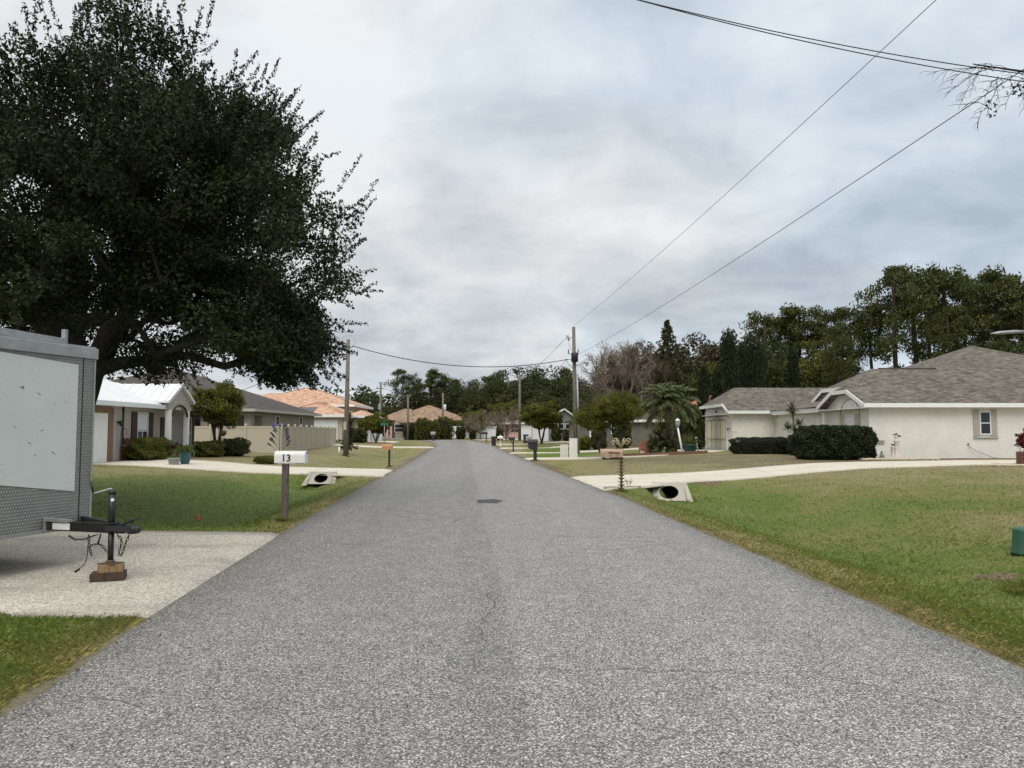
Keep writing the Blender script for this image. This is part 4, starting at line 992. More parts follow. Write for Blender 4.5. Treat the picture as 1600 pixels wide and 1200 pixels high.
def palm():
    Y = 50; x = gx(1044, Y); z0 = hz(x, Y); rng = np.random.RandomState(8)
    t = thing('palm_tree', 'palm with drooping grey-green fronds over the leaning lamp post', 'palm tree', (x, Y, z0))
    H = 3.0
    mb = MB(); mb.tube([(0, 0, -.1), (0, 0, 0.4), (0.02, 0, 1.4), (0, 0, H)], [.24, .2, .19, .22], 12)
    for i in range(26):
        z = 0.3 + i * 0.082; a = i * 2.4; mb.bar((math.cos(a) * .17, math.sin(a) * .17, z), (math.cos(a) * .30, math.sin(a) * .30, z + .14), .09, .03)
    mb.build('trunk', M['barkg'], t, world=False)
    for k in range(62):
        lv, lf = [], []
        az = k * 2.39996; el = 1.4 - 1.75 * (k / 61.) + rng.randn() * 0.06; L = 1.95 + 0.4 * rng.rand() - 0.25 * (k < 6)
        P = frond(lv, lf, (0, 0, H), az, el, L, rng, 1.25)
        V = np.array(lv).reshape(-1, 3); F_ = np.arange(len(V)).reshape(-1, 4)
        o = npmesh('frond', V, F_, M['palml'], t, rnd=np.clip(lf, 0, 1), world=False)
        MB().tube(P, [0.018 - 0.014 * i / (len(P) - 1) for i in range(len(P))], 3, cap=False).build('stalk', M['barkg'], o, world=False)
palm()
def spiky(name, label, loc, heads, stems, nb, L, w, leaf='yuccal', seed=1, cat='yucca', droop=0.5, trunkr=0.05, group=None):
    rng = np.random.RandomState(seed); t = thing(name, label, cat, loc, 0, group)
    mb = MB()
    for s_ in stems: mb.tube(s_, [trunkr * 1.2] + [trunkr] * (len(s_) - 1), 8)
    mb.build('stem', M['barkg'], t, world=False)
    lv = []; rn = []
    for h in heads:
        h = np.array(h)
        for i in range(nb):
            d = rng.randn(3); d[2] = abs(d[2]) * .9 - 0.35 * rng.rand(); d /= np.linalg.norm(d); l = L * (.7 + .4 * rng.rand())
            a = np.cross(d, [0, 0, 1.0]); a /= np.linalg.norm(a) + 1e-9
            m = h + d * l * .55; e = h + d * l + np.array([0, 0, -droop * l * (1 - abs(d[2])) * .5])
            lv += [[h - a * w * .4, h + a * w * .4, m + a * w * .5, m - a * w * .5], [m - a * w * .5, m + a * w * .5, e + a * .003, e - a * .003]]; r = rng.rand(); rn += [r, r]
    V = np.array(lv).reshape(-1, 3); npmesh('leaves', V, np.arange(len(V)).reshape(-1, 4), M[leaf], t, rnd=rn, world=False)
    return t
Y = 44.5; x = gx(1240, Y)
spiky('yucca_tree', 'slender yucca with two spiky heads behind the big clipped hedge', (x, Y, hz(x, Y)), [(-.05, 0, 2.35), (.3, 0, 1.75), (-.05, .1, 2.6), (-.35, 0, 1.5), (.1, 0, 1.35)], [[(0, 0, -.1), (0, 0, 1.2), (-.05, 0, 2.4)], [(0, 0, .8), (.25, 0, 1.2), (.3, 0, 1.7)]], 75, .55, .05, seed=3)
Y = 48.8; x = gx(1030, Y)
spiky('yucca_clump', 'tall yellow-green yucca clump at the foot of the palm', (x, Y, hz(x, Y)), [(0, 0, .25), (-.3, .1, .6), (.3, 0, .8), (-.1, 0, 1.2), (.15, 0, 1.6), (.55, 0, .35), (-.5, 0, .3)], [[(0, 0, -.1), (0, 0, 1.5)], [(0, 0, .3), (.3, 0, .8)]], 110, .95, .065, seed=4)

# ------------------------------------------------------------------ roofs and houses
def hip(mb, x0, x1, y0, y1, ze, p, w_in=None, e_in=None, th=0.16, axis='x'):
    """hip roof over the eave rectangle; ridge along x (w_in/e_in = ridge inset at each end)"""
    if axis == 'y':
        tmp = MB(); hip(tmp, y0, y1, x0, x1, ze, p, w_in, e_in, th)
        mb.add([(v[1], v[0], v[2]) for v in tmp.v], [f[::-1] for f in tmp.f]); return ze + (x1 - x0) / 2 * p
    hw = (y1 - y0) / 2; zr = ze + hw * p; ym = (y0 + y1) / 2
    wi = hw if w_in is None else w_in; ei = hw if e_in is None else e_in
    A_ = (x0 + wi, ym, zr); B_ = (x1 - ei, ym, zr)
    if B_[0] - A_[0] < 0.02: B_ = (A_[0] + 0.02, ym, zr)
    v = [(x0, y0, ze), (x1, y0, ze), (x1, y1, ze), (x0, y1, ze), A_, B_, (x0, y0, ze - th), (x1, y0, ze - th), (x1, y1, ze - th), (x0, y1, ze - th)]
    mb.add(v, [(0, 1, 5, 4), (1, 2, 5), (2, 3, 4, 5), (3, 0, 4), (9, 8, 7, 6), (0, 6, 7, 1), (1, 7, 8, 2), (2, 8, 9, 3), (3, 9, 6, 0)])
    return zr
def jerk(mb, x0, x1, y0, y1, ze, p, zc, pw, th=0.16):
    """roof with ridge along x whose west end is a clipped gable: clip line at height zc, small hip above with pitch pw"""
    hw = (y1 - y0) / 2; ym = (y0 + y1) / 2; zr = ze + hw * p; d = (zc - ze) / p; xr_ = x0 + (zr - zc) / pw
    v = [(x0, y0, ze), (x1, y0, ze), (x1, ym, zr), (xr_, ym, zr), (x0, y0 + d, zc), (x0, y1 - d, zc), (x1, y1, ze), (x0, y1, ze)]
    n = len(v); w = [(a, b, c - th) for a, b, c in v]
    mb.add(v + w, [(0, 1, 2, 3, 4), (7, 5, 3, 2, 6), (4, 3, 5), (n, n + 4, n + 3, n + 2, n + 1), (n + 7, n + 6, n + 2, n + 3, n + 5), (n + 4, n + 5, n + 3),
                   (0, n, n + 1, 1), (0, 4, n + 4, n), (4, 5, n + 5, n + 4), (5, 7, n + 7, n + 5), (7, 6, n + 6, n + 7), (1, n + 1, n + 2, 2), (2, n + 2, n + 6, 6)])
    return zr
def jerk_fascia(x0, y0, y1, ze, p, zc, w=0.20, t=0.05, th=0.16, skip=0):
    d = (zc - ze) / p; P = [(x0 - t / 2 - .003, y0 - .03, ze - th / 2), (x0 - t / 2 - .003, y0 + d, zc - th / 2), (x0 - t / 2 - .003, y1 - d, zc - th / 2), (x0 - t / 2 - .003, y1 + .03, ze - th / 2)]
    mb = MB()
    for a, b in list(zip(P[:-1], P[1:]))[skip:]: mb.bar(a, b, t, w)
    return mb
def window(parent, c, w, h, face, name='window', frame='white', mull=1, cross=True, depth=0.06, pane='glass', fw=0.06, blind=False):
    """face: outward unit vector in plan (fx, fy); c: centre on the wall surface"""
    fx, fy = face; n = Vector((fx, fy, 0)); t = Vector((-fy, fx, 0)); c = Vector(c); up = Vector((0, 0, 1))
    f = MB()
    for sg in (-1, 1):
        f.obox(c + t * sg * (w / 2) + n * depth / 2, t * fw / 2, n * depth / 2, up * (h / 2 + fw / 2))
        f.obox(c + up * sg * (h / 2) + n * depth / 2, t * (w / 2 - fw / 2), n * (depth / 2 - .002), up * fw / 2)
    if cross: f.obox(c + n * depth * .42, t * (w / 2 - fw / 2), n * depth * .38, up * fw * .4)
    for k in range(1, mull): f.obox(c + t * (-w / 2 + w * k / mull) + n * depth * .4, t * fw * .3, n * depth * .36, up * (h / 2 - fw / 2))
    fo = f.build(name, M[frame], parent)
    MB().obox(c + n * 0.012, t * (w / 2 - fw / 2), n * 0.010, up * (h / 2 - fw / 2)).build('pane', M[pane], fo)
    if blind: MB().obox(c + n * 0.0265 + up * h * .25, t * (w / 2 - fw / 2) * .96, n * 0.003, up * h * .22).build('blind', M['vinylw'], fo)
    return fo

# ---- right-hand house
def right_house():
    t = thing('stucco_house', 'white stucco house with grey shingle hips and clipped gables on the right', 'house', (18, 39, hz(18, 38)))
    W = MB(); zb = 0.0; ze = 2.83
    W.box(18, 40, 39, 58, zb, ze + .1)
    W.build('wall', M['stucco'], t)
    # projecting gable piece of front wall above plate height, following the clipped gable
    g = MB(); p = 0.40
    g.prism([(18.003, 39.0, ze), (18.003, 39.0, ze + .16), (18.003, 40.25, 3.58), (18.003, 42.75, 3.58), (18.003, 44.0, ze + .16), (18.003, 44.0, ze)], (0.2, 0, 0))
    g.build('gable_wall', M['stucco'], t)
    g = MB(); g.prism([(18.80, 38.9, 3.0), (18.80, 41.5, 3.93), (18.80, 46.4, 3.93), (18.80, 49.1, 3.0)], (.15, 0, 0)); g.build('upper_gable', M['shin'], t)
    G = MB(); G.box(15.1, 27, 53, 61.2, zb, ze + .1); G.prism([(15.103, 53, ze), (15.103, 54.3, 3.42), (15.103, 59.9, 3.42), (15.103, 61.2, ze)], (0.2, 0, 0)); G.build('garage_wall', M['stucco'], t)
    E = MB(); E.box(19.2, 24, 57.9, 58, zb, ze); E.box(19.6, 19.9, 44.0, 53, zb, ze); 
    # roofs
    r = MB(); hip(r, 19.0, 39.0, 38.6, 58.6, 3.0, p, None, None); 
    main = r.build('roof', M['shin'], t)
    r = MB(); jerk(r, 18.75, 26.0, 38.603, 49.4, 2.996, p, 4.1, .62); r.build('roof', M['shin'], t)
    r = MB(); jerk(r, 17.55, 21.5, 38.606, 44.4, 2.992, p, 3.76, .8); r.build('roof', M['shin'], t)
    r = MB(); jerk(r, 14.65, 28.0, 52.55, 61.65, 3.0, p, 3.50, .75); r.build('roof', M['shin'], t)
    MB().tube([(20.9, 44, 5.17), (24.2, 44, 5.17)], .05, 6).build('ridge_vent', M['shinb'], t)
    for args in ((17.55, 38.606, 44.4, 2.992, p, 3.76), (18.75, 38.603, 49.4, 2.996, p, 4.1, .2, .05, .16, 1), (14.65, 52.55, 61.65, 3.0, p, 3.50)): jerk_fascia(*args).build('fascia', M['white'], t)
    f = MB(); f.box(17.55, 39.0, 38.53, 38.598, 2.80, 3.01); f.build('fascia', M['white'], t)
    f = MB(); f.box(14.65, 19.5, 52.47, 52.545, 2.80, 3.0); f.build('gutter', M['white'], t)
    s_ = MB(); s_.box(17.5, 18.0, 38.6, 44.4, 2.76, 2.795); s_.box(18.0, 39.0, 38.6, 39.0, 2.76, 2.795); s_.build('soffit', M['white'], t); s_ = MB(); s_.box(14.6, 15.1, 52.6, 61.6, 2.76, 2.795); s_.box(15.1, 19, 52.6, 53, 2.76, 2.795); s_.build('soffit', M['white'], t)
    # entry recess wall
    E = MB(); E.box(18.9, 19.1, 44.2, 53.0, zb, ze); E.build('entry_wall', M['stucco'], t)
    window(t, (18.9, 50.8, 1.55), 1.0, 1.9, (-1, 0), pane='glass', mull=2)
    C_ = MB(); C_.box(17.75, 18.02, 44.0, 44.28, zb, 2.76); C_.build('column', M['white'], t)
    C_ = MB(); C_.box(17.6, 19.2, 44.3, 52.5, 2.70, 2.96); C_.build('porch_beam', M['white'], t)
    R2 = MB(); R2.add([(17.5, 44.3, 3.0), (19.2, 44.3, 3.6), (19.2, 52.6, 3.6), (17.5, 52.6, 3.0)], [(0, 1, 2, 3)]); R2.build('porch_roof', M['shin'], t)
    # garage door with screen panels
    gd = MB(); gd.box(15.02, 15.095, 54.4, 59.6, .22, 2.42); gdo = gd.build('garage_door', M['cream'], t)
    gf = MB()
    for y in (54.4, 55.7, 57.0, 58.3, 59.6): gf.box(14.985, 15.018, y - .022, y + .022, .22, 2.42)
    for z in (.26, 1.05, 2.40): gf.box(14.99, 15.016, 54.44, 59.56, z - .03, z + .03)
    gf.build('screen_frame', M['greytrim'], gdo); k = MB(); k.box(15.0, 15.014, 54.44, 59.56, .29, .62); k.build('kick_panel', M['white'], gdo)
    tr = MB(); tr.box(15.0, 15.09, 54.15, 54.36, .2, 2.62); tr.box(15.0, 15.09, 59.64, 59.85, .2, 2.62); tr.box(15.0, 15.09, 54.36, 59.64, 2.46, 2.62); tr.build('garage_trim', M['white'], t)
    for y in (53.6, 60.5):
        l = MB(); l.box(14.98, 15.1, y - .05, y + .05, 1.75, 1.82); l.sphere((14.93, y, 1.74), .08, 8, 6, (1, 1, 1.4)); l.build('wall_lamp', M['gstat'], t)
    em = MB(); em.sphere((15.06, 57.1, 3.05), .16, 8, 5, (.3, 1, .5)); em.build('wall_plaque', M['rust'], t)
    qn = MB()
    for z in (0.4, 1.0, 1.6, 2.2): qn.box(15.04, 15.4, 52.955, 52.997, z, z + .05)
    qn.build('corner_trim', M['white'], t)
    # side window with shutters, sill
    wx = gx(1538, 39); wz = 2.02
    window(t, (wx, 39, wz), .52, 1.12, (0, -1), frame='vinylw', cross=True)
    for sg in (-1, 1):
        sh = MB(); cx = wx + sg * .45
        sh.box(cx - .15, cx + .15, 38.955, 38.998, wz - .68, wz + .68)
        for k in range(3): sh.box(cx - .13 + k * .09, cx - .08 + k * .09, 38.935, 38.953, wz - .64, wz + .64)
        sh.build('shutter', M['greytrim'], t)
    s_ = MB(); s_.box(wx - .62, wx + .62, 38.92, 38.997, wz - .76, wz - .69); s_.build('sill', M['greytrim'], t)
    # front arched window facing the street
    c = (18.0, 41.2, 1.75); window(t, c, 1.2, 1.35, (-1, 0), mull=2, frame='white', blind=True)
    for sg in (-1, 1):
        sh = MB(); cy = 41.2 + sg * .93; sh.box(17.95, 17.998, cy - .28, cy + .28, 1.0, 2.5); sh.build('shutter', M['greytrim'], t)
    ar = MB(); ar.tube([(17.98, 41.2 + math.cos(a) * 1.15, 2.52 + math.sin(a) * .78) for a in np.linspace(0, PI, 15)], .03, 5); ar.build('arch_trim', M['greytrim'], t)
    pl = MB(); pl.box(17.90, 18.0, 44.05, 44.3, .0, 2.7)
    ds = MB(); ds.tube([(17.8, 52.42, 2.8), (17.8, 52.42, 2.6), (18.3, 52.7, 2.3), (18.3, 52.9, .3)], .05, 6); ds.build('downspout', M['white'], t)
    ls = MB(); ls.box(gx(1352, 38.9), gx(1381, 38.9), 38.90, 38.985, 1.10, 1.16); ls.box(gx(1352, 38.9), gx(1381, 38.9), 38.93, 38.995, 1.0, 1.05); ls.build('wall_ledge', M['greytrim'], t)
    hs = MB(); hx = gx(1512, 38.9); hs.tube([(hx, 38.93, .95), (hx + .05, 38.9, .82), (hx + .35, 38.85, .6), (hx + .8, 38.8, .42), (hx + 1.0, 38.7, .3), (hx + 1.3, 38.6, .26)], .014, 5); hs.sphere((hx, 38.95, .97), .05, 8, 5); hs.build('hose_pipe', M['gstat'], t)
    vb = MB(); vb.box(gx(1238, 48), gx(1238, 48) + .25, 52.3, 52.5, 2.75, 2.98)
right_house()

# ---- white metal-roofed house on the left; facade x = -17.4 faces the street
def left_house():
    X = -17.4; z0 = hz(-17.3, 38)
    t = thing('stucco_house', 'beige house with white metal roof and arched porch on the left', 'house', (X, 38, z0))
    W = MB(); W.box(-31, X, 24, 42.4, 0, 2.75); W.build('wall', M['stuccob'], t)
    wn = MB(); wn.box(X, X + .035, 34.4, 37.7, .0, .95); wn.build('wainscot', M['brick'], t)
    r = MB(); zr = hip(r, -31.5, X + .55, 23.5, 42.9, 2.86, .36, None, None, axis='y'); ro = r.build('roof', M['mroof'], t)
    fa = MB(); fa.box(X + .552, X + .60, 23.5, 42.9, 2.68, 2.88); fa.box(-31.5, X + .55, 42.902, 42.95, 2.68, 2.88); fa.build('fascia', M['mroof'], t)
    # cross gable over the porch: ridge along x at y 39.9
    yc, hw, zg, pk = 38.8, 1.5, 3.08, 3.98
    xf = X + .85
    g = MB()
    for sg in (-1, 1):
        g.add([(xf, yc + sg * hw, zg), (-21.2, yc + sg * hw, zg), (-21.2, yc, pk), (xf, yc, pk), (xf, yc + sg * hw, zg - .1), (-21.2, yc + sg * hw, zg - .1), (-21.2, yc, pk - .1), (xf, yc, pk - .1)],
              [(0, 1, 2, 3), (4, 7, 6, 5), (0, 4, 5, 1), (0, 3, 7, 4)])
    for k in range(10):   # standing seams
        x = xf - .2 - k * .45
        for sg in (-1, 1): g.bar((x, yc + sg * hw, zg + .02), (x, yc, pk + .02), .03, .03)
    g.build('porch_roof', M['mroof'], t)
    for k in range(1): pass
    sm = MB()
    for k in range(40):
        y = 24 + k * .47; d = min(y - 23.5, 42.9 - y, 7.3)
        sm.bar((X + .55, y, 2.875), (X + .55 - d, y, 2.875 + d * .36), .03, .03)
    sm.build('roof_seam', M['mroof'], t)
    gb = MB(); gb.prism([(xf - .12, yc - 1.2, 2.62), (xf - .12, yc - 1.3, zg + .02), (xf - .12, yc, pk - .12), (xf - .12, yc + 1.3, zg + .02), (xf - .12, yc + 1.2, 2.62)] +
                        [(xf - .12, yc + math.cos(a) * .86, 2.25 + math.sin(a) * .6) for a in np.linspace(0.5, PI - .5, 11)][::1], (-.25, 0, 0)); gb.build('gable', M['stuccob'], t)
    at_ = MB(); at_.tube([(xf - .1, yc + math.cos(a) * .9, 2.28 + math.sin(a) * .62) for a in np.linspace(0.1, PI - .1, 13)], .045, 6); at_.build('arch_trim', M['brown'], t)
    gt = MB()
    for sg in (-1, 1): gt.bar((xf + .02, yc + sg * hw, zg - .03), (xf + .02, yc, pk - .03), .04, .14)
    gt.build('gable_trim', M['mroof'], t)
    for y in (yc - 1.05, yc + 1.05):
        c = MB(); c.box(xf - .32, xf - .1, y - .12, y + .12, z0 - .1, 2.66); c.build('column', M['white'], t)
    dr = MB(); dr.box(X, X + .05, yc - .5, yc + .5, z0, 2.3); d = dr.build('door', M['brown'], t)
    MB().sphere((X + .08, yc + .38, 1.3), .04, 8, 5).build('handle', M['gold'], d)
    # window and shutters
    window(t, (X, 36.4, 1.62), 1.0, 1.65, (1, 0), mull=2, blind=True)
    for y in (35.6, 37.2): s_ = MB(); s_.box(X + .004, X + .06, y - .24, y + .24, .72, 2.5); s_.build('shutter', M['brown'], t)
    for y in (41.1, 42.1): s_ = MB(); s_.box(X + .004, X + .07, y - .16, y + .16, .3, 2.5); s_.build('shutter', M['brown'], t)
    window(t, (X, 41.6, 1.5), .6, 1.7, (1, 0))
    # garage doors
    for y0, y1 in ((28.4, 33.25), (24.6, 27.2)):
        d = MB(); d.box(X, X + .045, y0, y1, z0, 2.38)
        for k in range(1, 4): d.box(X + .046, X + .052, y0 + .05, y1 - .05, z0 + k * .53 - .012, z0 + k * .53 + .012)
        d.build('garage_door', M['white'], t)
        tr = MB(); tr.box(X + .002, X + .075, y1, y1 + .42, z0, 2.62); tr.box(X + .002, X + .075, y0 - .42, y0, z0, 2.62); tr.box(X + .002, X + .072, y0, y1, 2.38, 2.62); tr.build('garage_trim', M['brtrim'], t)
    l = MB(); l.box(X, X + .1, 34.1, 34.2, 1.95, 2.05); l.sphere((X + .16, 34.15, 1.95), .09, 8, 6, (1, 1, 1.5)); l.build('wall_lamp', M['black'], t)
    ds = MB(); ds.tube([(X + .05, 34.55, 2.7), (X + .05, 34.55, .3)], .035, 6); ds.build('downspout', M['brown'], t)
left_house()

# ---- tan house with brown hip roof behind the vinyl fence
def tan_house():
    X1 = -17.9
    t = thing('stucco_house', 'tan house with big dark brown hip roof behind the vinyl fence', 'house', (X1, 53, hz(X1, 53)))
    W = MB(); W.box(-36, X1, 55.5, 70, 0, 3.0); W.box(-36, X1, 53, 55.5, 0, 1.25)
    for x in (-36, -31.2, -26.4, -21.3, X1 - .45): W.box(x, x + .45, 53, 53.4, 1.25, 2.7)
    W.box(-36, X1, 53, 53.4, 2.7, 3.0); W.box(X1 - .45, X1, 53.4, 53.8, 1.25, 2.7); W.box(X1 - .4, X1, 53.4, 55.5, 2.7, 3.0); W.build('wall', M['tan'], t)
    r = MB(); hip(r, -37, X1 + .5, 52.4, 70.6, 3.12, .37); r.build('roof', M['shinb'], t)
    f = MB(); f.box(-37, X1 + .5, 52.33, 52.396, 2.95, 3.14); f.box(X1 + .504, X1 + .56, 52.4, 70.6, 2.95, 3.14); f.build('fascia', M['greytrim'], t)
    window(t, (-20.4, 55.5, 1.9), 1.3, 1.5, (0, -1), mull=2); window(t, (-23.6, 55.5, 1.9), 2.6, 1.9, (0, -1), mull=3, cross=False)
    window(t, (X1, 59.0, 2.1), .9, 1.3, (1, 0)); window(t, (X1, 65.5, 2.1), .9, 1.3, (1, 0))
    rv = MB(); rv.tube([(-28, 61.5, 6.52), (-27.2, 61.5, 6.52)], .12, 8); rv.build('roof_vent', M['black'], t)
tan_house()
def vinyl_fence():
    A_ = Vector((-31, 50.2, 0)); B_ = Vector((-14.9, 50.0, 0)); C_ = Vector((-17.3, 76, 0))
    z = hz(-15, 50)
    t = thing('vinyl_fence', 'tan solid vinyl privacy fence around the brown-roofed house yard', 'fence', (B_.x, B_.y, z))
    for a, b in ((A_, B_), (B_, C_)):
        L = (b - a).length; n = round(L / 2.4)
        for i in range(n):
            p = a + (b - a) * (i / n); q = a + (b - a) * ((i + 1) / n)
            mb = MB(); dz = Vector((0, 0, z - 0.02)); d = (q - p).normalized() * .07
            mb.bar(p + d + dz + Vector((0, 0, .93)), q - d + dz + Vector((0, 0, .93)), .03, 1.68); mb.bar(p + d + dz + Vector((0, 0, 1.72)), q - d + dz + Vector((0, 0, 1.72)), .07, .12); mb.bar(p + d + dz + Vector((0, 0, .12)), q - d + dz + Vector((0, 0, .12)), .07, .14)
            u = (q - p).normalized(); nn = Vector((u.y, -u.x, 0))
            for k in range(1, 9):
                c = p + (q - p) * k / 9 + dz + Vector((0, 0, .93)); mb.obox(c, u * .006, nn * .019, Vector((0, 0, .72)))
            mb.build('fence_panel', M['vinyl'], t)
        for i in range(n + (b is C_)):
            p = a + (b - a) * (i / n); m = MB(); m.box(p.x - .065, p.x + .065, p.y - .065, p.y + .065, z - .1, z + 1.86)
            m.add([(p.x - .08, p.y - .08, z + 1.861), (p.x + .08, p.y - .08, z + 1.861), (p.x + .08, p.y + .08, z + 1.861), (p.x - .08, p.y + .08, z + 1.861), (p.x, p.y, z + 1.93)], [(0, 1, 4), (1, 2, 4), (2, 3, 4), (3, 0, 4), (3, 2, 1, 0)])
            m.build('fence_post', M['vinyl'], t)
vinyl_fence()
# ---- terracotta house
def terracotta():
    t = thing('tiled_house', 'large house with orange terracotta tile roofs and white garage door on the left', 'house', (-18, 90, .3))
    W = MB(); W.box(-42, -19.0, 92, 112, 0, 3.6); W.box(-26.5, -19.3, 88, 92, 0, 3.6); W.box(-34, -20.5, 98, 110, 3.6, 5.2); W.box(-19.0, -17.4, 92, 97, 0, 3.4); W.build('wall', M['vinyl'], t)
    def rf(*a, **k):
        r = MB(); zr = hip(r, *a, **k); o = r.build('roof', M['tileo'], t)
        f = MB(); x0, x1, y0, y1, ze = a[:5]; f.box(x0, x1, y0 - .06, y0 - .003, ze - .3, ze + .02); f.box(x1 + .003, x1 + .06, y0, y1, ze - .3, ze + .02); f.build('fascia', M['white'], t)
        return zr
    rf(-42.6, -18.4, 91.4, 112.6, 3.55, .29); rf(-27.1, -18.7, 87.4, 100, 3.5, .36, axis='y'); rf(-34.6, -19.9, 97.4, 110.6, 5.0, .36, None, None); rf(-19.6, -16.8, 91.6, 97.4, 3.5, .45, axis='y')
    rc = MB()
    for a, b in (((-27.1, 87.4, 3.5), (-22.9, 91.6, 5.03)), ((-18.7, 87.4, 3.5), (-22.9, 91.6, 5.03)), ((-22.9, 91.6, 5.03), (-22.9, 96, 5.03)), ((-34.6, 97.4, 5.0), (-28, 104, 7.38)), ((-19.9, 97.4, 5.0), (-26.5, 104, 7.38)), ((-28, 104, 7.38), (-26.5, 104, 7.38))): rc.tube([a, b], .09, 6)
    rc.build('ridge_tiles', M['tileo'], t)
    d = MB(); d.box(-24.6, -19.8, 87.94, 87.998, .15, 2.9)
    for k in range(1, 4): d.box(-24.55, -19.85, 87.93, 87.939, .15 + k * .68 - .02, .15 + k * .68 + .02)
    d.build('garage_door', M['vinylw'], t)
    sp = MB(); a = Vector((-27.5, 88.9, 4.1)); sp.obox((-24.6, 88.9, 4.02), (2.0, 0, 0), (0, .95, .36), (0, -.01, .04)); sp.build('solar_panel', M['solar'], t)
    for y in (93.2, 95.4): c = MB(); c.box(-17.35, -17.05, y - .15, y + .15, .1, 3.2); c.build('column', M['white'], t)
    window(t, (-24, 98, 4.35), 1.6, .8, (0, -1)); window(t, (-19.0, 103, 1.8), 1.4, 1.5, (1, 0))
terracotta()
# ---- centre house with tan tile roof
def centre_house():
    Y = 120; t = thing('tiled_house', 'low wide house with brownish tan tile hip roof straight ahead beyond the bend', 'house', (gx(665, Y), Y, .55))
    x0, x1 = gx(594, Y), gx(738, Y); ze = 3.35
    W = MB(); W.box(x0 + 1.4, x1 - .6, Y + 1, Y + 14, .3, ze); W.box(gx(620, Y), gx(640, Y), Y - 1.5, Y + 1, .3, ze - .05); W.build('wall', M['tan'], t)
    r = MB(); hip(r, x0 + .6, x1, Y, Y + 15, ze, .34, 6.0, 7.4); r.build('roof', M['tilet'], t)
    r = MB(); hip(r, gx(589, Y), gx(648, Y), Y - 1.2, Y + 9, ze, .36, 3.6, 1.0); r.build('roof', M['tilet'], t)
    r = MB(); hip(r, gx(622, Y - 3), gx(690, Y - 3), Y - 3, Y + 9, ze - .35, .34, 4.5, 4.5); r.build('roof', M['tilet'], t)
    for px in (607, 613):
        a = MB(); x = gx(px, Y); a.box(x - .15, x + .15, Y - 1.1, Y - .8, .4, ze - .4); a.build('column', M['pink'], t)
    ac = MB(); x = gx(610.5, Y); ac.tube([(x + math.cos(q) * .9, Y - .9, 2.5 + math.sin(q) * .7) for q in np.linspace(0, PI, 11)], .12, 6); ac.build('arch', M['pink'], t)
    window(t, (gx(627, Y), Y - 1.5, 2.1), 1.5, 1.2, (0, -1), depth=.1)
    window(t, (gx(668, Y), Y + 1, 2.1), 2.2, 1.4, (0, -1), mull=2, depth=.1); window(t, (gx(710, Y), Y + 1, 2.3), 3.0, 1.3, (0, -1), mull=3, depth=.1)
centre_house()
# small blue-grey gabled structure, pink houses, grey house, shed etc
def small_house(name, label, px0, px1, Y, zwall, zridge, dep, wallm, roofm, gable=True, win=((.5, 1.2, 1.0),), z0=.3, over=.35, garage=None, cat='house'):
    x0, x1 = gx(px0, Y), gx(px1, Y); t = thing(name, label, cat, ((x0 + x1) / 2, Y, z0))
    W = MB(); W.box(x0, x1, Y, Y + dep, z0 - .3, zwall)
    if gable: W.prism([(x0 + .01, Y + .002, zwall), ((x0 + x1) / 2, Y + .002, zridge - .12), (x1 - .01, Y + .002, zwall)], (0, dep - .01, 0))
    W.build('wall', M[wallm], t)
    r = MB()
    if gable:
        xm = (x0 + x1) / 2
        for s_, xe in ((-1, x0 - over), (1, x1 + over)):
            sl = (zridge - zwall) / (xm - x0); ze = zwall - over * sl
            r.add([(xe, Y - over, ze), (xm, Y - over, zridge), (xm, Y + dep, zridge), (xe, Y + dep, ze), (xe, Y - over, ze - .14), (xm, Y - over, zridge - .14), (xm, Y + dep, zridge - .14), (xe, Y + dep, ze - .14)],
                  [(0, 1, 2, 3), (4, 7, 6, 5), (0, 4, 5, 1), (0, 3, 7, 4), (3, 2, 6, 7)])
    else: hip(r, x0 - over, x1 + over, Y - over, Y + dep + over, zwall, (zridge - zwall) / (dep / 2 + over), th=.2)
    r.build('roof', M[roofm], t)
    f = MB()
    if gable:
        sl = (zridge - zwall) / ((x1 - x0) / 2)
        f.bar((x0 - over, Y - over - .03, zwall - over * sl - .07), ((x0 + x1) / 2, Y - over - .03, zridge - .07), .05, .16); f.bar((x1 + over, Y - over - .03, zwall - over * sl - .07), ((x0 + x1) / 2, Y - over - .03, zridge - .07), .05, .16)
    else: f.box(x0 - over, x1 + over, Y - over - .05, Y - over - .003, zwall - .22, zwall)
    f.build('fascia', M['white'], t)
    for fx, w, h in win: window(t, (x0 + (x1 - x0) * fx, Y, z0 + 1.6), w, h, (0, -1), depth=.08, mull=2)
    if garage:
        g = MB(); a, b = x0 + (x1 - x0) * garage[0], x0 + (x1 - x0) * garage[1]; g.box(a, b, Y - .05, Y - .003, z0, z0 + 2.2)
        for k in range(1, 4): g.box(a + .05, b - .05, Y - .06, Y - .052, z0 + k * .55 - .015, z0 + k * .55 + .015)
        g.build('garage_door', M['vinylw'], t)
    return t
M['taupe'] = pm('taupe_stucco', (0.17, 0.15, 0.125), 0.85, 0.08, 1.0)
M['bluegrey'] = pm('blue_grey_roof', (0.24, 0.28, 0.33), 0.7, 0.08, 3)
small_house('cottage', 'small gabled cottage with blue-grey roof behind the far white fence', 730, 747, 134, 3.3, 4.55, 8, 'vinylw', 'bluegrey', z0=.5)
small_house('cottage', 'grey gabled cottage left of the pink house', 748, 772, 138, 3.1, 4.5, 8, 'vinyl', 'bluegrey', z0=.5)
small_house('pink_house', 'pink house with pale pink roof behind the small bare trees', 762, 800, 126, 3.0, 4.6, 9, 'pink', 'pink', False, ((.3, 1.4, 1.2), (.7, 1.4, 1.2)), z0=.5)
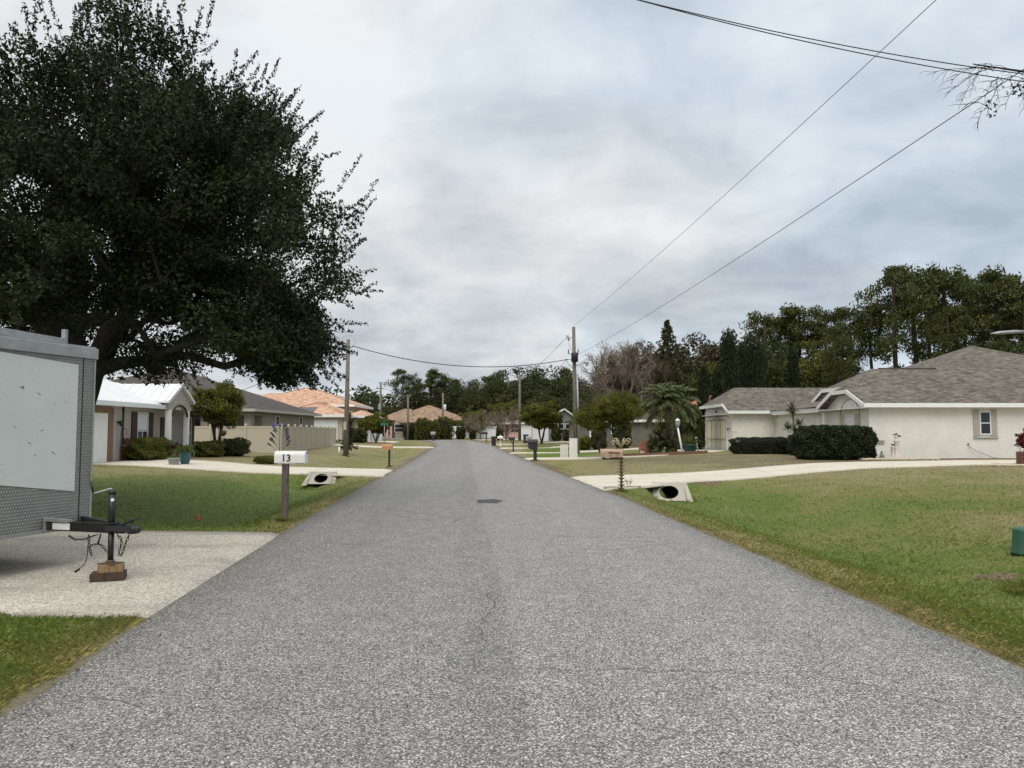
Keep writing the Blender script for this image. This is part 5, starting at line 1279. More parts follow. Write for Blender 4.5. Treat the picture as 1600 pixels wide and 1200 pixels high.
small_house('pink_house', 'nearer pink house with white garage door at the far pole', 795, 832, 116, 2.9, 4.1, 9, 'pink', 'tilet', False, ((.25, 1.2, 1.1),), z0=.4, garage=(.5, .95))
small_house('grey_house', 'grey house with white gable behind the round street tree', 858, 905, 98, 3.1, 4.5, 10, 'gstat', 'greytrim', True, ((.3, 1.4, 1.3), (.7, 1.2, 1.3)), z0=.3)
small_house('ranch_house', 'house with red tile roof mostly hidden behind cypresses and palm', 1060, 1132, 70, 3.3, 5.9, 14, 'tan', 'tiler', False, (), z0=.3)
small_house('ranch_house', 'low tan house with white garage door behind the wide garden tree', 905, 1034, 66, 2.6, 3.6, 12, 'taupe', 'shinb', False, ((.45, .9, 1.0),), z0=.3, garage=(.12, .21))
o = small_house('ranch_house', 'red tile roof just showing over the grey garage ridge', 1200, 1260, 92, 3.3, 7.3, 12, 'vinyl', 'tiler', False, (), z0=.3)

# far white fence pieces
def wfence(label, p0, p1, z, h=1.8, step=2.4):
    a, b = Vector((*p0, 0)), Vector((*p1, 0)); t = thing('white_fence', label, 'fence', (a.x, a.y, z), 0, 'white vinyl fences by the far houses'); n = max(1, round((b - a).length / step))
    for i in range(n):
        p = a + (b - a) * i / n; q = a + (b - a) * (i + 1) / n; MB().bar(p + Vector((0, 0, z + h / 2)), q + Vector((0, 0, z + h / 2)), .04, h - .1).build('fence_panel', M['vinylw'], t)
    for i in range(n + 1):
        p = a + (b - a) * i / n; MB().box(p.x - .07, p.x + .07, p.y - .07, p.y + .07, z - .1, z + h + .08).build('fence_post', M['vinylw'], t)
wfence('far white fence between the tiled house and the pink house', (gx(703, 118), 118), (gx(776, 118), 118), .55, 1.9)
wfence('short white fence right of the leafy tree on the left', (gx(566, 100), 98), (gx(597, 100), 100), .35, 1.7)
wfence('white fence piece by the round street tree', (gx(833, 96), 96), (gx(856, 96), 96), .3, 1.7)

# ------------------------------------------------------------------ cargo trailer
def trailer():
    C = Vector((-5.12, 9.45, 0)); e = Vector((-.27, -.963, 0)).normalized(); n = Vector((.963, -.27, 0)).normalized(); up = Vector((0, 0, 1))
    t = thing('cargo_trailer', 'enclosed cargo trailer with white nose panel framed in diamond plate, parked on the left apron', 'trailer', (C.x + e.x * .8 - n.x * 1.8, C.y + e.y * .8 - n.y * 1.8, .03))
    def P(tt, z, d=0.0): return C + e * tt + n * d + up * z
    def ft(px, py):
        d = Vector(ray(px, py)); o = Vector((0, 0, CAMZ)); k = (C - o).dot(n) / d.dot(n); q = o + d * k; return (q - C).dot(e), q.z
    WD, Z0, Z1, LN = 2.0, .50, 2.58, 3.6
    def ob(t0, t1, z0, z1, d0, d1, mb=None, mi=0):
        mb = mb or MB(); c = P((t0 + t1) / 2, (z0 + z1) / 2, (d0 + d1) / 2)
        return mb.obox(c, e * (t1 - t0) / 2, n * (d1 - d0) / 2, up * (z1 - z0) / 2, mi=mi)
    ob(0.01, WD - .01, Z0, Z1, -LN, -.03).build('body', M['panel'], t, bevel=.01)
    # tread plate nose, with real raised lozenges
    q = [ft(0, 545), ft(122, 570), ft(122, 767), ft(0, 757)]
    sl_t = (q[0][1] - q[1][1]) / (q[0][0] - q[1][0]); sl_b = (q[3][1] - q[2][1]) / (q[3][0] - q[2][0]); t_r = q[1][0]
    ztop = lambda tt: q[1][1] + (tt - t_r) * sl_t
    zbot = lambda tt: q[2][1] + (tt - t_r) * sl_b
    ztop2 = lambda tt: min(ztop(tt), Z1 - .10)
    pl = ob(0.0, WD, Z0, Z1, -.029, 0.0)
    pit = .036
    for i in range(int(WD / pit)):
        for j in range(int((Z1 - Z0) / pit)):
            tt = pit * (i + .5); z = Z0 + pit * (j + .5)
            if tt > t_r - .02 and zbot(tt) - .01 < z < ztop2(tt) + .01: continue
            sg = 1 if tt < .17 else -1; tt += .018 * (j % 2); a = (e + up * sg).normalized() * .019; b = (e * -1 + up * sg).normalized() * .0052; c = P(tt, z)
            pl.add([c - a + n * .0004, c + b + n * .0004, c + a + n * .0004, c - b + n * .0004, c + n * .003], [(0, 1, 4), (1, 2, 4), (2, 3, 4), (3, 0, 4)], mi=1)
    pl.build('diamond_plate', [M['plate'], M['tread']], t)
    w = MB(); t1 = WD - .16
    w.prism([P(t_r, zbot(t_r), .002), P(t1, zbot(t1), .002), P(t1, ztop2(t1), .002), P(t_r, ztop(t_r), .002)], n * .008)
    rr = random.Random(3)
    for tt in np.arange(t_r + .12, t1, .42):
        for z in np.arange(zbot(t_r) + .06, Z1 - .2, .15):
            if z > ztop2(tt) - .04: continue
            c = P(tt + rr.uniform(-.006, .006), z, .0115); w.sphere(c, .006, 6, 4)
    for k in range(12):   # scuffs and small holes in the skin
        c = P(rr.uniform(t_r + .1, 1.1), rr.uniform(1.3, 2.1), .0105); a = Vector((e.x, e.y, rr.uniform(-1, 1))).normalized(); w.obox(c, a * rr.uniform(.006, .028), n * .001, a.cross(n) * .003, mi=1)
    w.build('nose_panel', [M['panel'], M['black']], t)
    ob(-.012, .012, Z0, Z1, -.03, .012).build('corner_trim', M['alum'], t); ob(.165, .173, Z0, Z1, .001, .006).build('seam_strip', M['black'], t)
    tt_ = ob(-.03, WD + .03, Z1 - .10, Z1 + .03, -.05, .03); tt_.build('top_trim', M['alum'], t, bevel=.006)
    ob(-.02, WD + .02, Z1 + .031, Z1 + .05, -LN - .02, .0).build('roof', M['alum'], t)
    ob(0, WD, Z0 - .05, Z0 - .002, -.03, .012).build('bottom_trim', M['alum'], t)
    ob(.05, WD - .05, Z0 - .12, Z0 - .051, -LN, -.6).build('chassis', M['black'], t)
    rk = MB(); rk.bar(P(.34, Z1 + .085, -.12), P(WD, Z1 + .13, -.12), .035, .075); rk.bar(P(.34, Z1 + .05, -.12), P(.34, Z1 + .23, -.12), .05); rk.bar(P(.34, Z1 + .085, -.12), P(.34, Z1 + .1, -LN + .2), .035, .05); rk.build('roof_rack', M['steel'], t)
    for sd in (-.06, WD + .06):
        c = P(sd, .36, -2.0); wt = MB(); pr = []
        a = e
        def disc(mb, r0, w0, mi=0, nn=28):
            pts = [c - a * w0, c - a * w0 * .7, c + a * w0 * .7, c + a * w0]; mb.tube(pts, [r0 * .88, r0, r0, r0 * .88], nn)
        disc(wt, .33, .10); wo = wt.build('wheel', M['rubber'], t)
        rm = MB(); disc(rm, .19, .105); rm.build('rim', M['steel'], wo)
        fd = MB(); fd.tube([c + n * math.cos(q_) * .40 + up * math.sin(q_) * .38 for q_ in np.linspace(0, PI, 11)], .05, 4); fd.build('fender', M['alum'], t)
    ax = MB(); ax.tube([P(-.05, .36, -2.0), P(WD + .05, .36, -2.0)], .03, 8); ax.build('axle', M['black'], t)
    # A-frame tongue
    K = Vector((-4.0, 8.24, .575)); J = Vector((-4.26, 8.30, 0))
    S1 = P(.62, .535, .0); S2 = P(.10, .535, .0)
    for S, nm in ((S1, 1), (S2, 2)):
        m = MB(); m.bar(S, K + Vector((-.10, 0, 0)), .05, .10); r_ = m.build('tongue_rail', M['black'], t)
        if nm == 1:
            d = (K + Vector((-.10, 0, 0)) - S).normalized(); side = Vector((d.y, -d.x, 0)).normalized()
            MB().bar(S + d * .06 + side * .027 + up * .0, S + d * .16 + side * .027, .004, .07).build('black_tape', M['blackp'], r_)
            MB().bar(S + d * .165 + side * .0275, S + d * .47 + side * .0275, .004, .072).build('reflector_tape', M['white'], r_)
            MB().bar(S - d * .0 + up * .070 + side * .012, S + d * .44 + up * .060 + side * .012, .06, .034).build('step_plate', M['alum'], r_)
            MB().bar(S + d * .03 + up * .015, S + d * .048 + up * .015, .11, .15).build('end_cap', M['alum'], r_)
    cp = MB(); cp.bar(K + n * -.30, K + n * .02, .13, .06); cp.tube([K + n * .0 + up * .035, K + n * .0 - up * .05], [.055, .06], 12); cp.bar(K - n * .12 + up * .05, K + n * .0 + up * .075, .03, .025); cp.bar(K - n * .10 + up * .09, K + n * .03 + up * .095, .07, .012); cp.sphere(K + n * .05 + up * -.005, .045, 10, 6); cp.build('coupler', M['blackp'], t)
    jk = MB(); jk.tube([J + up * .535, J + up * .95], .037, 14); jk.tube([J + up * .215, J + up * .54], .030, 14); jk.tube([J + up * .94, J + up * .965], .042, 14); jk.box(J.x - .05, J.x + .07, J.y - .05, J.y + .05, .62, .635)
    jo = jk.build('jack', M['black'], t)
    fp = MB(); fp.obox(J + up * .205, Vector((.09, -.02, 0)), Vector((.02, .075, 0)), up * .006); fp.tube([J + up * .205, J + up * .24], .042, 12); fp.build('foot_plate', M['rust'], jo)
    ck = MB(); ck.tube([J + up * .98, J + Vector((-.02, 0, .99)), J + Vector((-.17, -.02, .945)), J + Vector((-.20, -.02, .95))], .010, 6); ck.build('crank', M['steel'], jo)
    MB().tube([J + Vector((-.195, -.02, .945)), J + Vector((-.225, -.02, 1.07))], [.013, .016], 8).build('handle', M['blackp'], jo)
    MB().tube([J + Vector((.02, -.034, .875)), J + Vector((.022, -.041, .875))], .018, 10).build('sticker', M['white'], jo)
    # safety chains (real links) and lead
    def chain(pts, L=.032):
        m = MB(); tot = 0; pts = [Vector(p) for p in pts]; Q = []
        for i in range(60):
            f = i / 59. * (len(pts) - 1); k = min(int(f), len(pts) - 2); u = f - k
            p0, p1, p2, p3 = pts[max(k - 1, 0)], pts[k], pts[k + 1], pts[min(k + 2, len(pts) - 1)]
            Q.append(.5 * ((2 * p1) + (p2 - p0) * u + (2 * p0 - 5 * p1 + 4 * p2 - p3) * u * u + (3 * p1 - p0 - 3 * p2 + p3) * u ** 3))
        d = [0]
        for i in range(59): d.append(d[-1] + (Q[i + 1] - Q[i]).length)
        nl = int(d[-1] / L)
        for j in range(nl):
            s_ = (j + .5) * L; i = min(58, int(np.searchsorted(d, s_)) - 1); i = max(i, 0); c = Q[i] + (Q[i + 1] - Q[i]) * ((s_ - d[i]) / max(1e-6, d[i + 1] - d[i])); a = (Q[i + 1] - Q[i]).normalized()
            b = a.orthogonal().normalized(); b = b if j % 2 else a.cross(b)
            m.tube([c + a * math.cos(q_) * .021 + b * math.sin(q_) * .012 for q_ in np.linspace(0, 2 * PI, 9)[:-1]], .0042, 4, closed=True)
        return m
    b0 = J + Vector((-.25, .02, .50))
    chain([b0, b0 + Vector((.02, -.02, -.12)), b0 + Vector((.05, -.03, -.20)), b0 + Vector((.03, -.02, -.12)), b0 + Vector((.12, 0, -.10)), b0 + Vector((.2, 0, -.17)), b0 + Vector((.27, 0, -.16))]).build('safety_chain', M['black'], t)
    b1 = J + Vector((.19, 0, .50)); chain([b1, b1 + Vector((-.03, -.02, -.10)), b1 + Vector((-.07, 0, -.20)), b1 + Vector((-.10, 0, -.19)), b1 + Vector((-.08, 0, -.06)), b1 + Vector((-.14, 0, .02))]).build('safety_chain', M['black'], t)
    b2 = J + Vector((-.46, .02, .49)); MB().tube([b2, b2 + Vector((.07, -.02, -.035)), b2 + Vector((.17, -.02, -.035)), b2 + Vector((.26, 0, .0)), b2 + Vector((.34, 0, .02)), b2 + Vector((.31, 0, -.09))], .010, 6).build('breakaway_hook', M['black'], t)
    b3 = J + Vector((-.24, -.01, .36)); o = MB().tube([b3 + Vector((.01, 0, .1)), b3, b3 + Vector((-.005, 0, -.1)), b3 + Vector((-.03, 0, -.17)), b3 + Vector((-.09, 0, -.22))], .0045, 5).build('lead_wire', M['black'], t)
    MB().tube([b3 + Vector((-.08, 0, -.215)), b3 + Vector((-.125, 0, -.245))], .013, 8).build('plug', M['blackp'], o)
    tag(MB().obox((J.x - .015, J.y, .035 + .04), Vector((.155, .055, 0)), Vector((-.035, .10, 0)), up * .04).build('timber_block', M['wood1'], origin=(J.x, J.y, .035), bevel=.006), 'dark brown timber block on the concrete under the trailer jack', 'wooden block')
    u = MB().obox((J.x + .01, J.y, .117 + .041), Vector((.115, .04, 0)), Vector((-.03, .08, 0)), up * .041); ub = tag(u.build('timber_block', M['wood2'], origin=(J.x, J.y, .117), bevel=.006), 'pale tan timber block stacked on the dark one, carrying the jack foot', 'wooden block')
trailer()

# ------------------------------------------------------------------ mailboxes
def arch_body(mb, x0, x1, yc, z0, w, h, n=10):
    """mailbox body along x: flat floor, rounded top"""
    r = w / 2; pts = [(yc - r, z0), (yc + r, z0)] + [(yc + r * math.cos(a), z0 + h - r + r * math.sin(a)) for a in np.linspace(0, PI, n)]
    mb.prism([(x0, y, z) for y, z in pts], (x1 - x0, 0, 0))
def text_mesh(s, size, mat, parent, loc, rot, name, ext=.002):
    cu = bpy.data.curves.new(name, 'FONT'); cu.body = s; cu.size = size; cu.extrude = ext; cu.align_x = 'CENTER'; cu.offset = .003
    o = bpy.data.objects.new(name + '_src', cu); COL.objects.link(o); bpy.context.view_layer.update()
    me = bpy.data.meshes.new_from_object(o.evaluated_get(bpy.context.evaluated_depsgraph_get())); bpy.data.objects.remove(o)
    me.materials.clear(); me.materials.append(mat); m = bpy.data.objects.new(name, me); COL.objects.link(m)
    m.location = Vector(loc) - chain_off(parent); m.rotation_euler = rot; m.parent = parent; return m
def number_mailbox():
    Y = 14.0; x = gx(448, Y); z = hz(x, Y)
    t = thing('mailbox', 'white rounded mailbox numbered 13 on a weathered wooden post', 'mailbox', (x, Y, z))
    MB().box(x - .055, x + .055, Y - .05, Y + .05, z - .2, 1.015).build('post', M['postw'], t, bevel=.006)
    MB().box(x - .12, x + .22, Y - .07, Y + .07, 1.016, 1.034).build('mounting_board', M['white'], t)
    b = MB(); arch_body(b, x - .185, x + .355, Y, 1.035, .17, .215, 14); bo = b.build('box', M['white'], t, bevel=.004)
    d = MB(); arch_body(d, x + .352, x + .372, Y, 1.028, .182, .228, 14); do = d.build('door', M['vinylw'], bo, bevel=.003)
    MB().box(x + .372, x + .388, Y - .02, Y + .02, 1.20, 1.235).build('latch', M['steel'], do)
    tp = MB(); tp.box(x - .06, x + .02, Y - .0875, Y - .0853, 1.06, 1.195); tp.build('number_tile', M['vinylw'], bo)
    text_mesh('13', .175, M['black'], bo, (x + .03, Y - .089, 1.065), (PI / 2, 0, 0), 'house_number')
number_mailbox()
def simple_mailbox(px, Y, label, zb, L, w, h, mat, postmat, pw=.09, z=None, dx=0.0, name='mailbox', arm=False, flag=False, ptop=None):
    x = gx(px, Y); z = hz(x, Y) if z is None else z
    t = thing(name, label, 'mailbox', (x, Y, z))
    pt = z + zb if ptop is None else z + ptop
    MB().box(x - pw / 2, x + pw / 2, Y - pw / 2, Y + pw / 2, z - .1, pt).build('post', M[postmat], t)
    b = MB(); arch_body(b, x + dx - L / 2, x + dx + L / 2, Y if ptop is None else Y - pw / 2 - w / 2 - .004, z + zb + .003, w, h); bo = b.build('box', M[mat], t)
    s = -1 if x > -2 else 1
    d = MB(); arch_body(d, x + dx + s * L / 2 - .012, x + dx + s * L / 2 + .012, Y if ptop is None else Y - pw / 2 - w / 2 - .004, z + zb - .002, w + .014, h + .012); d.build('door', M[mat], bo)
    if flag: MB().box(x + dx - .02, x + dx + .12, Y - w / 2 - .03, Y - w / 2 - .02, z + zb + h * .5, z + zb + h * .8).build('flag', M['red'], bo)
    if arm: MB().bar((x, Y - .001, z + zb * .62), (x + dx * 1.6, Y - .001, z + zb - .01), pw * .6).build('brace', M[postmat], t)
    return t
simple_mailbox(609, 35.4, 'orange wooden mailbox on a thin black post by the left verge', .80, .46, .2, .24, 'cedar', 'black', .08, dx=-.1)
def big_dark():
    Y = 42.5; x = gx(836, Y); z = hz(x, Y)
    t = thing('mailbox', 'large black plastic mailbox on a thick post, nearest dark one on the right', 'mailbox', (x, Y, z))
    MB().box(x - .09, x + .09, Y - .09, Y + .09, z - .1, z + .62).build('post', M['blackp'], t, bevel=.01)
    b = MB(); b.prism([(x - .38, Y - .14, z + .72), (x - .22, Y - .14, z + .60), (x + .14, Y - .14, z + .60), (x + .14, Y - .14, z + 1.0), (x - .38, Y - .14, z + 1.0)], (0, .28, 0)); bo = b.build('box', M['blackp'], t)
    c = MB(); arch_body(c, x - .42, x + .16, Y, z + .985, .34, .19); c.build('lid', M['blackp'], bo)
    MB().box(x - .435, x - .422, Y - .13, Y + .13, z + .76, z + .98).build('door', M['black'], bo)
big_dark()
simple_mailbox(802, 60, 'dark grey mailbox on a slim dark post, second of the dark ones on the right', .92, .50, .22, .26, 'blackp', 'black', .10, dx=-.12, arm=True)
simple_mailbox(782, 78, 'white mailbox on a white cross-shaped post beyond the trash bin', .78, .55, .22, .24, 'white', 'white', .14, ptop=1.15)
simple_mailbox(760, 98, 'dark mailbox farthest down the right side of the street', .9, .7, .25, .3, 'blackp', 'black', .14, dx=-.2)
simple_mailbox(826, 70, 'grey mailbox behind the large black one on the right lawn', .70, .5, .24, .42, 'hub', 'hub', .2)
def far_left_mb():
    Y = 102; x = gx(677, Y); z = hz(x, Y); t = thing('mailbox', 'dark stand-up mailbox with a pale cap at the far left bend', 'mailbox', (x, Y, z))
    MB().box(x - .17, x + .17, Y - .15, Y + .15, z - .1, z + .85).build('post', M['blackp'], t); b = MB(); arch_body(b, x - .32, x + .32, Y, z + .85, .35, .38); b.build('box', M['hub'], t)
far_left_mb()
def palm_mailbox():
    Y = 20.9; x = gx(970, Y); z = hz(x, Y); rng = random.Random(2)
    t = thing('mailbox', 'pinkish tan mailbox on a ringed metal palm-tree post with curled fronds', 'mailbox', (x, Y, z))
    zt = 1.17
    MB().tube([(x, Y, z - .1), (x, Y, zt)], .028, 8).build('post', M['rust'], t)
    sp = MB()
    for i in range(13):
        zz = z + .05 + i * .088
        sp.tube([(x, Y, zz), (x, Y, zz + .04)], [.03, .085], 8, smooth=False, cap=False)
        for k in range(5):
            a = k * 2 * PI / 5 + i * .7; sp.bar((x + math.cos(a) * .05, Y + math.sin(a) * .05, zz + .04), (x + math.cos(a) * .115, Y + math.sin(a) * .115, zz + .052), .034, .01)
    sp.build('bark_rings', M['ring'], t)
    for k in range(8):
        a = 2 * PI * k / 8 + .25; R_ = .17 + .05 * (k % 3); up_ = .20 + .06 * (k % 2); pts = []
        for j in range(9): f = j / 8.; pts.append((x + math.cos(a) * R_ * f, Y + math.sin(a) * R_ * f, zt - .02 + up_ * math.sin(f * 1.5)))
        cx_, cz_ = R_, zt - .02 + up_
        for j in range(9):
            q = PI / 2 - j * .62; r_ = .062 * (1 - j * .07); pts.append((x + math.cos(a) * (R_ + r_ * math.cos(q)), Y + math.sin(a) * (R_ + r_ * math.cos(q)), cz_ - .062 + r_ * math.sin(q)))
        MB().tube(pts, .015, 5).build('frond', M['gold'], t)
    bb = MB(); arch_body(bb, x - .56, x + .02, Y - .12, .905, .20, .225, 12); bo = bb.build('box', M['tanmail'], t, bevel=.004)
    d = MB(); arch_body(d, x - .575, x - .555, Y - .12, .90, .21, .235, 12); d.build('door', M['tanmail'], bo)
    rl = MB()   # raised palm outline on the side
    yy = Y - .226
    rl.bar((x - .33, yy, .92), (x - .30, yy, 1.03), .012, .012); rl.bar((x - .12, yy, .92), (x - .15, yy, 1.02), .012, .012)
    for cx, cz in ((x - .30, 1.03), (x - .15, 1.02)):
        for a in (.2, .9, 2.2, 2.9, -.3, 3.4): rl.tube([(cx, yy, cz), (cx + math.cos(a) * .045, yy, cz + math.sin(a) * .03 + .012), (cx + math.cos(a) * .085, yy, cz + math.sin(a) * .03 - .012)], .0055, 4)
    rl.build('palm_relief', M['rust'], bo)
    MB().bar((x - .3, Y - .06, .885), (x + .03, Y - .02, .885), .12, .03).build('bracket', M['rust'], t)
palm_mailbox()
# edging and weed at the foot of the palm post
c0, c1 = gp(944, 765), gp(1003, 769)
e_ = MB(); e_.bar((c0.x, c0.y, c0.z + .04), (c1.x, c1.y + .25, c1.z + .07), .08, .07); tag(e_.build('garden_edging', M['conc2'], origin=c0), 'low pale edging strip at the foot of the palm-tree mailbox post', 'edging')
rng = np.random.RandomState(4); w0 = gp(983, 765); wm = MB()
for k in range(9):
    a = rng.rand() * 6.28; d = Vector((math.cos(a) * .10, math.sin(a) * .05, .18 + .12 * rng.rand())); p = Vector(w0); wm.tube([p, p + d * .6, p + d], .004, 3, cap=False); 
    for j in range(3): wm.tube([p + d * .6, p + d * .6 + Vector((rng.randn() * .05, rng.randn() * .03, .08))], .003, 3, cap=False)
tag(wm.build('dry_weed', M['gold'], origin=w0), 'bare dry weed beside the palm-tree mailbox post', 'weed')

# ------------------------------------------------------------------ culvert headwalls
def culvert(label, x, y, w, hgt_, face=-PI / 2, pr=.24, flare_=.32, ztop=None, group=None, run=.62):
    t = thing('culvert', label, 'culvert', (x, y, 0), face + PI / 2)
    zt = (hz(x, y + .3) + .05) if ztop is None else ztop; zb = zt - hgt_
    n = 24; yf = -run
    def outer(a):
        dx, dz = math.cos(a), math.sin(a); hw = w / 2
        s_ = min(hw / max(abs(dx), 1e-6), (hgt_ * .5) / max(abs(dz), 1e-6)); u, v = dx * s_, dz * s_ + hgt_ * .5
        return u * (1 + flare_ * (1 - v / hgt_)), v
    def on_slope(u, v): return (u, yf * (1 - v / hgt_), zb + v)
    vs = []
    for k in range(n): vs.append(on_slope(*outer(2 * PI * k / n)))
    for k in range(n):
        a = 2 * PI * k / n; vs.append(on_slope(pr * 1.1 * math.cos(a), hgt_ * .47 + min(pr * .9, hgt_ * .37) * math.sin(a)))
    m = MB(); m.add(vs, [(k, (k + 1) % n, n + (k + 1) % n, n + k) for k in range(n)])
    # thickness skirt to the back and top
    sk = [(v[0], v[1] + .0, v[2]) for v in vs[:n]] + [(v[0], .25, v[2] - .0) for v in vs[:n]]
    m.add(sk, [(k, n + k, n + (k + 1) % n, (k + 1) % n) for k in range(n)])
    for sg in (-1, 1):   # wing walls
        a = sg * w / 2; b = sg * w / 2 * (1 + flare_)
        m.prism([(a - sg * .10, -.0, zt), (a, 0, zt + .015), (b + sg * .03, yf - .05, zb - .05), (b - sg * .16, yf - .05, zb - .05), (b - sg * .16, yf - .01, zb + .08)], (0, .16, 0))
    m.build('headwall', M['conc2'], t, world=False)
    p = MB(); a_ = vs[n:]; back = [(v[0], 1.2, zb + hgt_ * .4 + (v[2] - zb - hgt_ * .4) - .1) for v in a_]
    p.add(a_ + back, [(k, (k + 1) % n, n + (k + 1) % n, n + k) for k in range(n)] + [list(range(n, 2 * n))]); p.build('pipe', M['rubber'], t, world=False)
    t.location.z = 0
    return t
culvert('pale concrete culvert mouth under the left driveway by the numbered mailbox', CULV_L[0], CULV_L[1], .95, .40, pr=.22, flare_=.25, run=.6, ztop=.11)
culvert('large concrete culvert mouth below the right driveway beside the palm-tree post', CULV_R[0], CULV_R[1], 1.0, .46, -PI / 2 - .22, pr=.25, flare_=.35, run=.85, ztop=.055)
culvert('small dark culvert under the driveway by the white cabinets', gx(884, 43.2), 44.4, .8, .34, pr=.2, ztop=.03)
culvert('small white culvert mouth beside the second dark mailbox', gx(806, 68), 69.0, 1.3, .4, pr=.22)
culvert('tan culvert mouth by the white mailbox', gx(788, 81), 82.2, 1.5, .45, pr=.2)
culvert('small dark culvert under the narrow left driveway far off', gx(627, 70.3), 71.4, 1.2, .4, pr=.3)
rp = gp(514, 750); tag(MB().lathe((rp.x, rp.y, rp.z), [(.05, 0), (.045, .03), (.012, .14)], 8).build('marker', M['red'], origin=rp), 'tiny red marker lying at the left culvert mouth', 'marker')
q = gp(310, 815); m = MB(); m.lathe((q.x, q.y, q.z), [(.032, .0), (.034, .012), (.028, .02), (.030, .06), (.020, .10), (.006, .125), (.005, .15)], 10); tag(m.build('lawn_marker', M['red'], origin=q), 'small orange-red utility marker standing in the left lawn', 'marker')

# ------------------------------------------------------------------ utility poles and wires
def pole(name, label, px, Y, pytop, r=.13, z=None, group=None, lean=0.0):
    x = gx(px, Y); z = hz(x, Y) if z is None else z; zt = topz(pytop, Y)
    t = thing(name, label, 'utility pole', (x, Y, z), 0, group)
    MB().tube([(x, Y, z - .3), (x + lean * .5, Y, (z + zt) / 2), (x + lean, Y, zt)], [r * 1.15, r, r * .8], 12).build('post', M['polew'], t)
    return t, x, z, zt
tL, xL, zL, ztL = pole('utility_pole', 'plain brown wooden pole on the left lawn with a coil of cable round its top', 541, 52, 530, .15, lean=.08)
ring = MB(); ring.tube([(xL + .08 + math.cos(a) * .42, 52.0, ztL + .0 + math.sin(a) * .42 - .12) for a in np.linspace(0, 2 * PI, 25)[:-1]], .009, 4, closed=True); ring.build('cable_coil', M['steel'], tL)
hk = MB(); hk.bar((xL + .08, 51.9, ztL - .55), (xL + .42, 51.9, ztL - .55), .05); hk.sphere((xL + .42, 51.9, ztL - .45), .07, 8, 6); hk.bar((xL - .25, 51.9, ztL - .28), (xL + .1, 51.9, ztL - .28), .04); hk.build('bracket', M['steel'], tL)
mt = MB(); mt.box(xL - .12, xL + .06, 51.78, 51.86, 1.7, 2.25); mt.build('meter_box', M['greytrim'], tL)
tM, xM, zM, ztM = pole('utility_pole', 'tall wooden pole with transformer and street light, main pole right of the street', 899.5, 56, 510, .145, lean=-.12)
px_ = xM - .1; mb = MB()
mb.lathe((px_ + .02, 55.72, topz(566, 56)), [(.2, 0), (.25, .03), (.25, .62), (.2, .68), (.06, .70)], 16); tr = mb.build('transformer', M['black'], tM)
for dx, s_ in ((-.42, 1), (.28, -1)): b = MB(); b.lathe((px_ + dx, 55.75, topz(553, 56)), [(.03, 0), (.05, .05), (.03, .1), (.05, .15), (.03, .2), (.045, .25), (.02, .34)], 8); b.bar((px_ + dx, 55.75, topz(553, 56)), (px_, 55.8, topz(553, 56)), .03); b.build('bushing', M['rust'], tr)
b = MB(); b.box(px_ - .08, px_ + .10, 55.499, 55.508, topz(563, 56), topz(561.5, 56)); b.build('label_plate', M['hub'], tr)
co = MB(); zc_ = topz(527, 56); co.bar((px_, 56, zc_), (px_ - .30, 56, zc_), .05); co.tube([(px_ - .36, 55.95, zc_ - .22), (px_ - .44, 55.95, zc_ + .16)], .07, 8); co.tube([(px_ - .55, 55.95, zc_ + .16), (px_ - .5, 55.95, zc_ - .16)], .025, 6); co.tube([(px_ - .4, 55.95, zc_ - .25), (px_ - .35, 55.95, zc_ - .6), (px_ - .15, 55.9, zc_ - .95), (px_ - .05, 55.85, zc_ - 1.1)], .014, 4); co.build('cutout_switch', M['hub'], tM)
ar = MB(); za = topz(571, 56); ar.tube([(px_, 56, za - .05), (px_ + .3, 55.9, za + .05), (px_ + .75, 55.8, za + .16)], .03, 6); ao = ar.build('light_arm', M['steel'], tM)
lm = MB(); lm.tube([(px_ + .7, 55.8, za + .19), (px_ + 1.0, 55.75, za + .17), (px_ + 1.05, 55.75, za + .15)], [.06, .11, .05], 8); lm.lathe((px_ + .92, 55.77, za - .05), [(.07, 0), (.10, .08), (.10, .16)], 10); lm.build('lamp_head', M['hub'], ao)
cl = MB(); cl.bar((px_, 55.8, topz(562, 56)), (px_ - .55, 55.8, topz(562, 56)), .035); cl.sphere((px_ - .56, 55.8, topz(562, 56)), .06, 8, 5); cl.tube([(px_ - .6, 55.8, topz(563, 56)), (px_ - .4, 55.75, topz(570, 56)), (px_ - .3, 55.75, topz(572, 56)), (px_ - .1, 55.8, topz(576, 56))], .018, 5); cl.build('cable_bracket', M['black'], tM)
cd = MB(); cd.tube([(xM + .19, 55.85, zM), (xM + .15, 55.85, 3.5), (xM + .10, 55.85, topz(584, 56))], .075, 10); cd.build('conduit', M['steel'], tM)
cm = MB(); cm.tube([(px_ + .45, 55.8, topz(597, 56)), (px_ + .12, 55.85, topz(598, 56))], .02, 5); cm.sphere((px_ + .48, 55.8, topz(597.5, 56)), .12, 10, 7); cm.build('camera_globe', M['black'], tM)
tF, xF, zF, ztF = pole('utility_pole', 'grey wooden pole standing among the far bare trees', 812, 102, 587, .17)
b = MB(); b.tube([(xF - .28, 102, ztF - .9), (xF - .28, 102, ztF - .3)], .07, 6); b.bar((xF - .28, 102, ztF - .6), (xF, 102, ztF - .6), .06); b.build('cutout_switch', M['hub'], tF)
t3, x3, z3, zt3 = pole('utility_pole', 'thin pole in front of the middle tiled roof, with a white transformer', 692, 110, 614, .15)
b = MB(); b.lathe((x3 + .28, 110, topz(641, 110)), [(.16, 0), (.2, .04), (.2, .75), (.12, .82)], 12); b.build('transformer', M['vinylw'], t3)
t4, x4, z4, zt4 = pole('utility_pole', 'short thin pole in front of the left slope of the middle tiled roof', 637.5, 106, 620, .14)
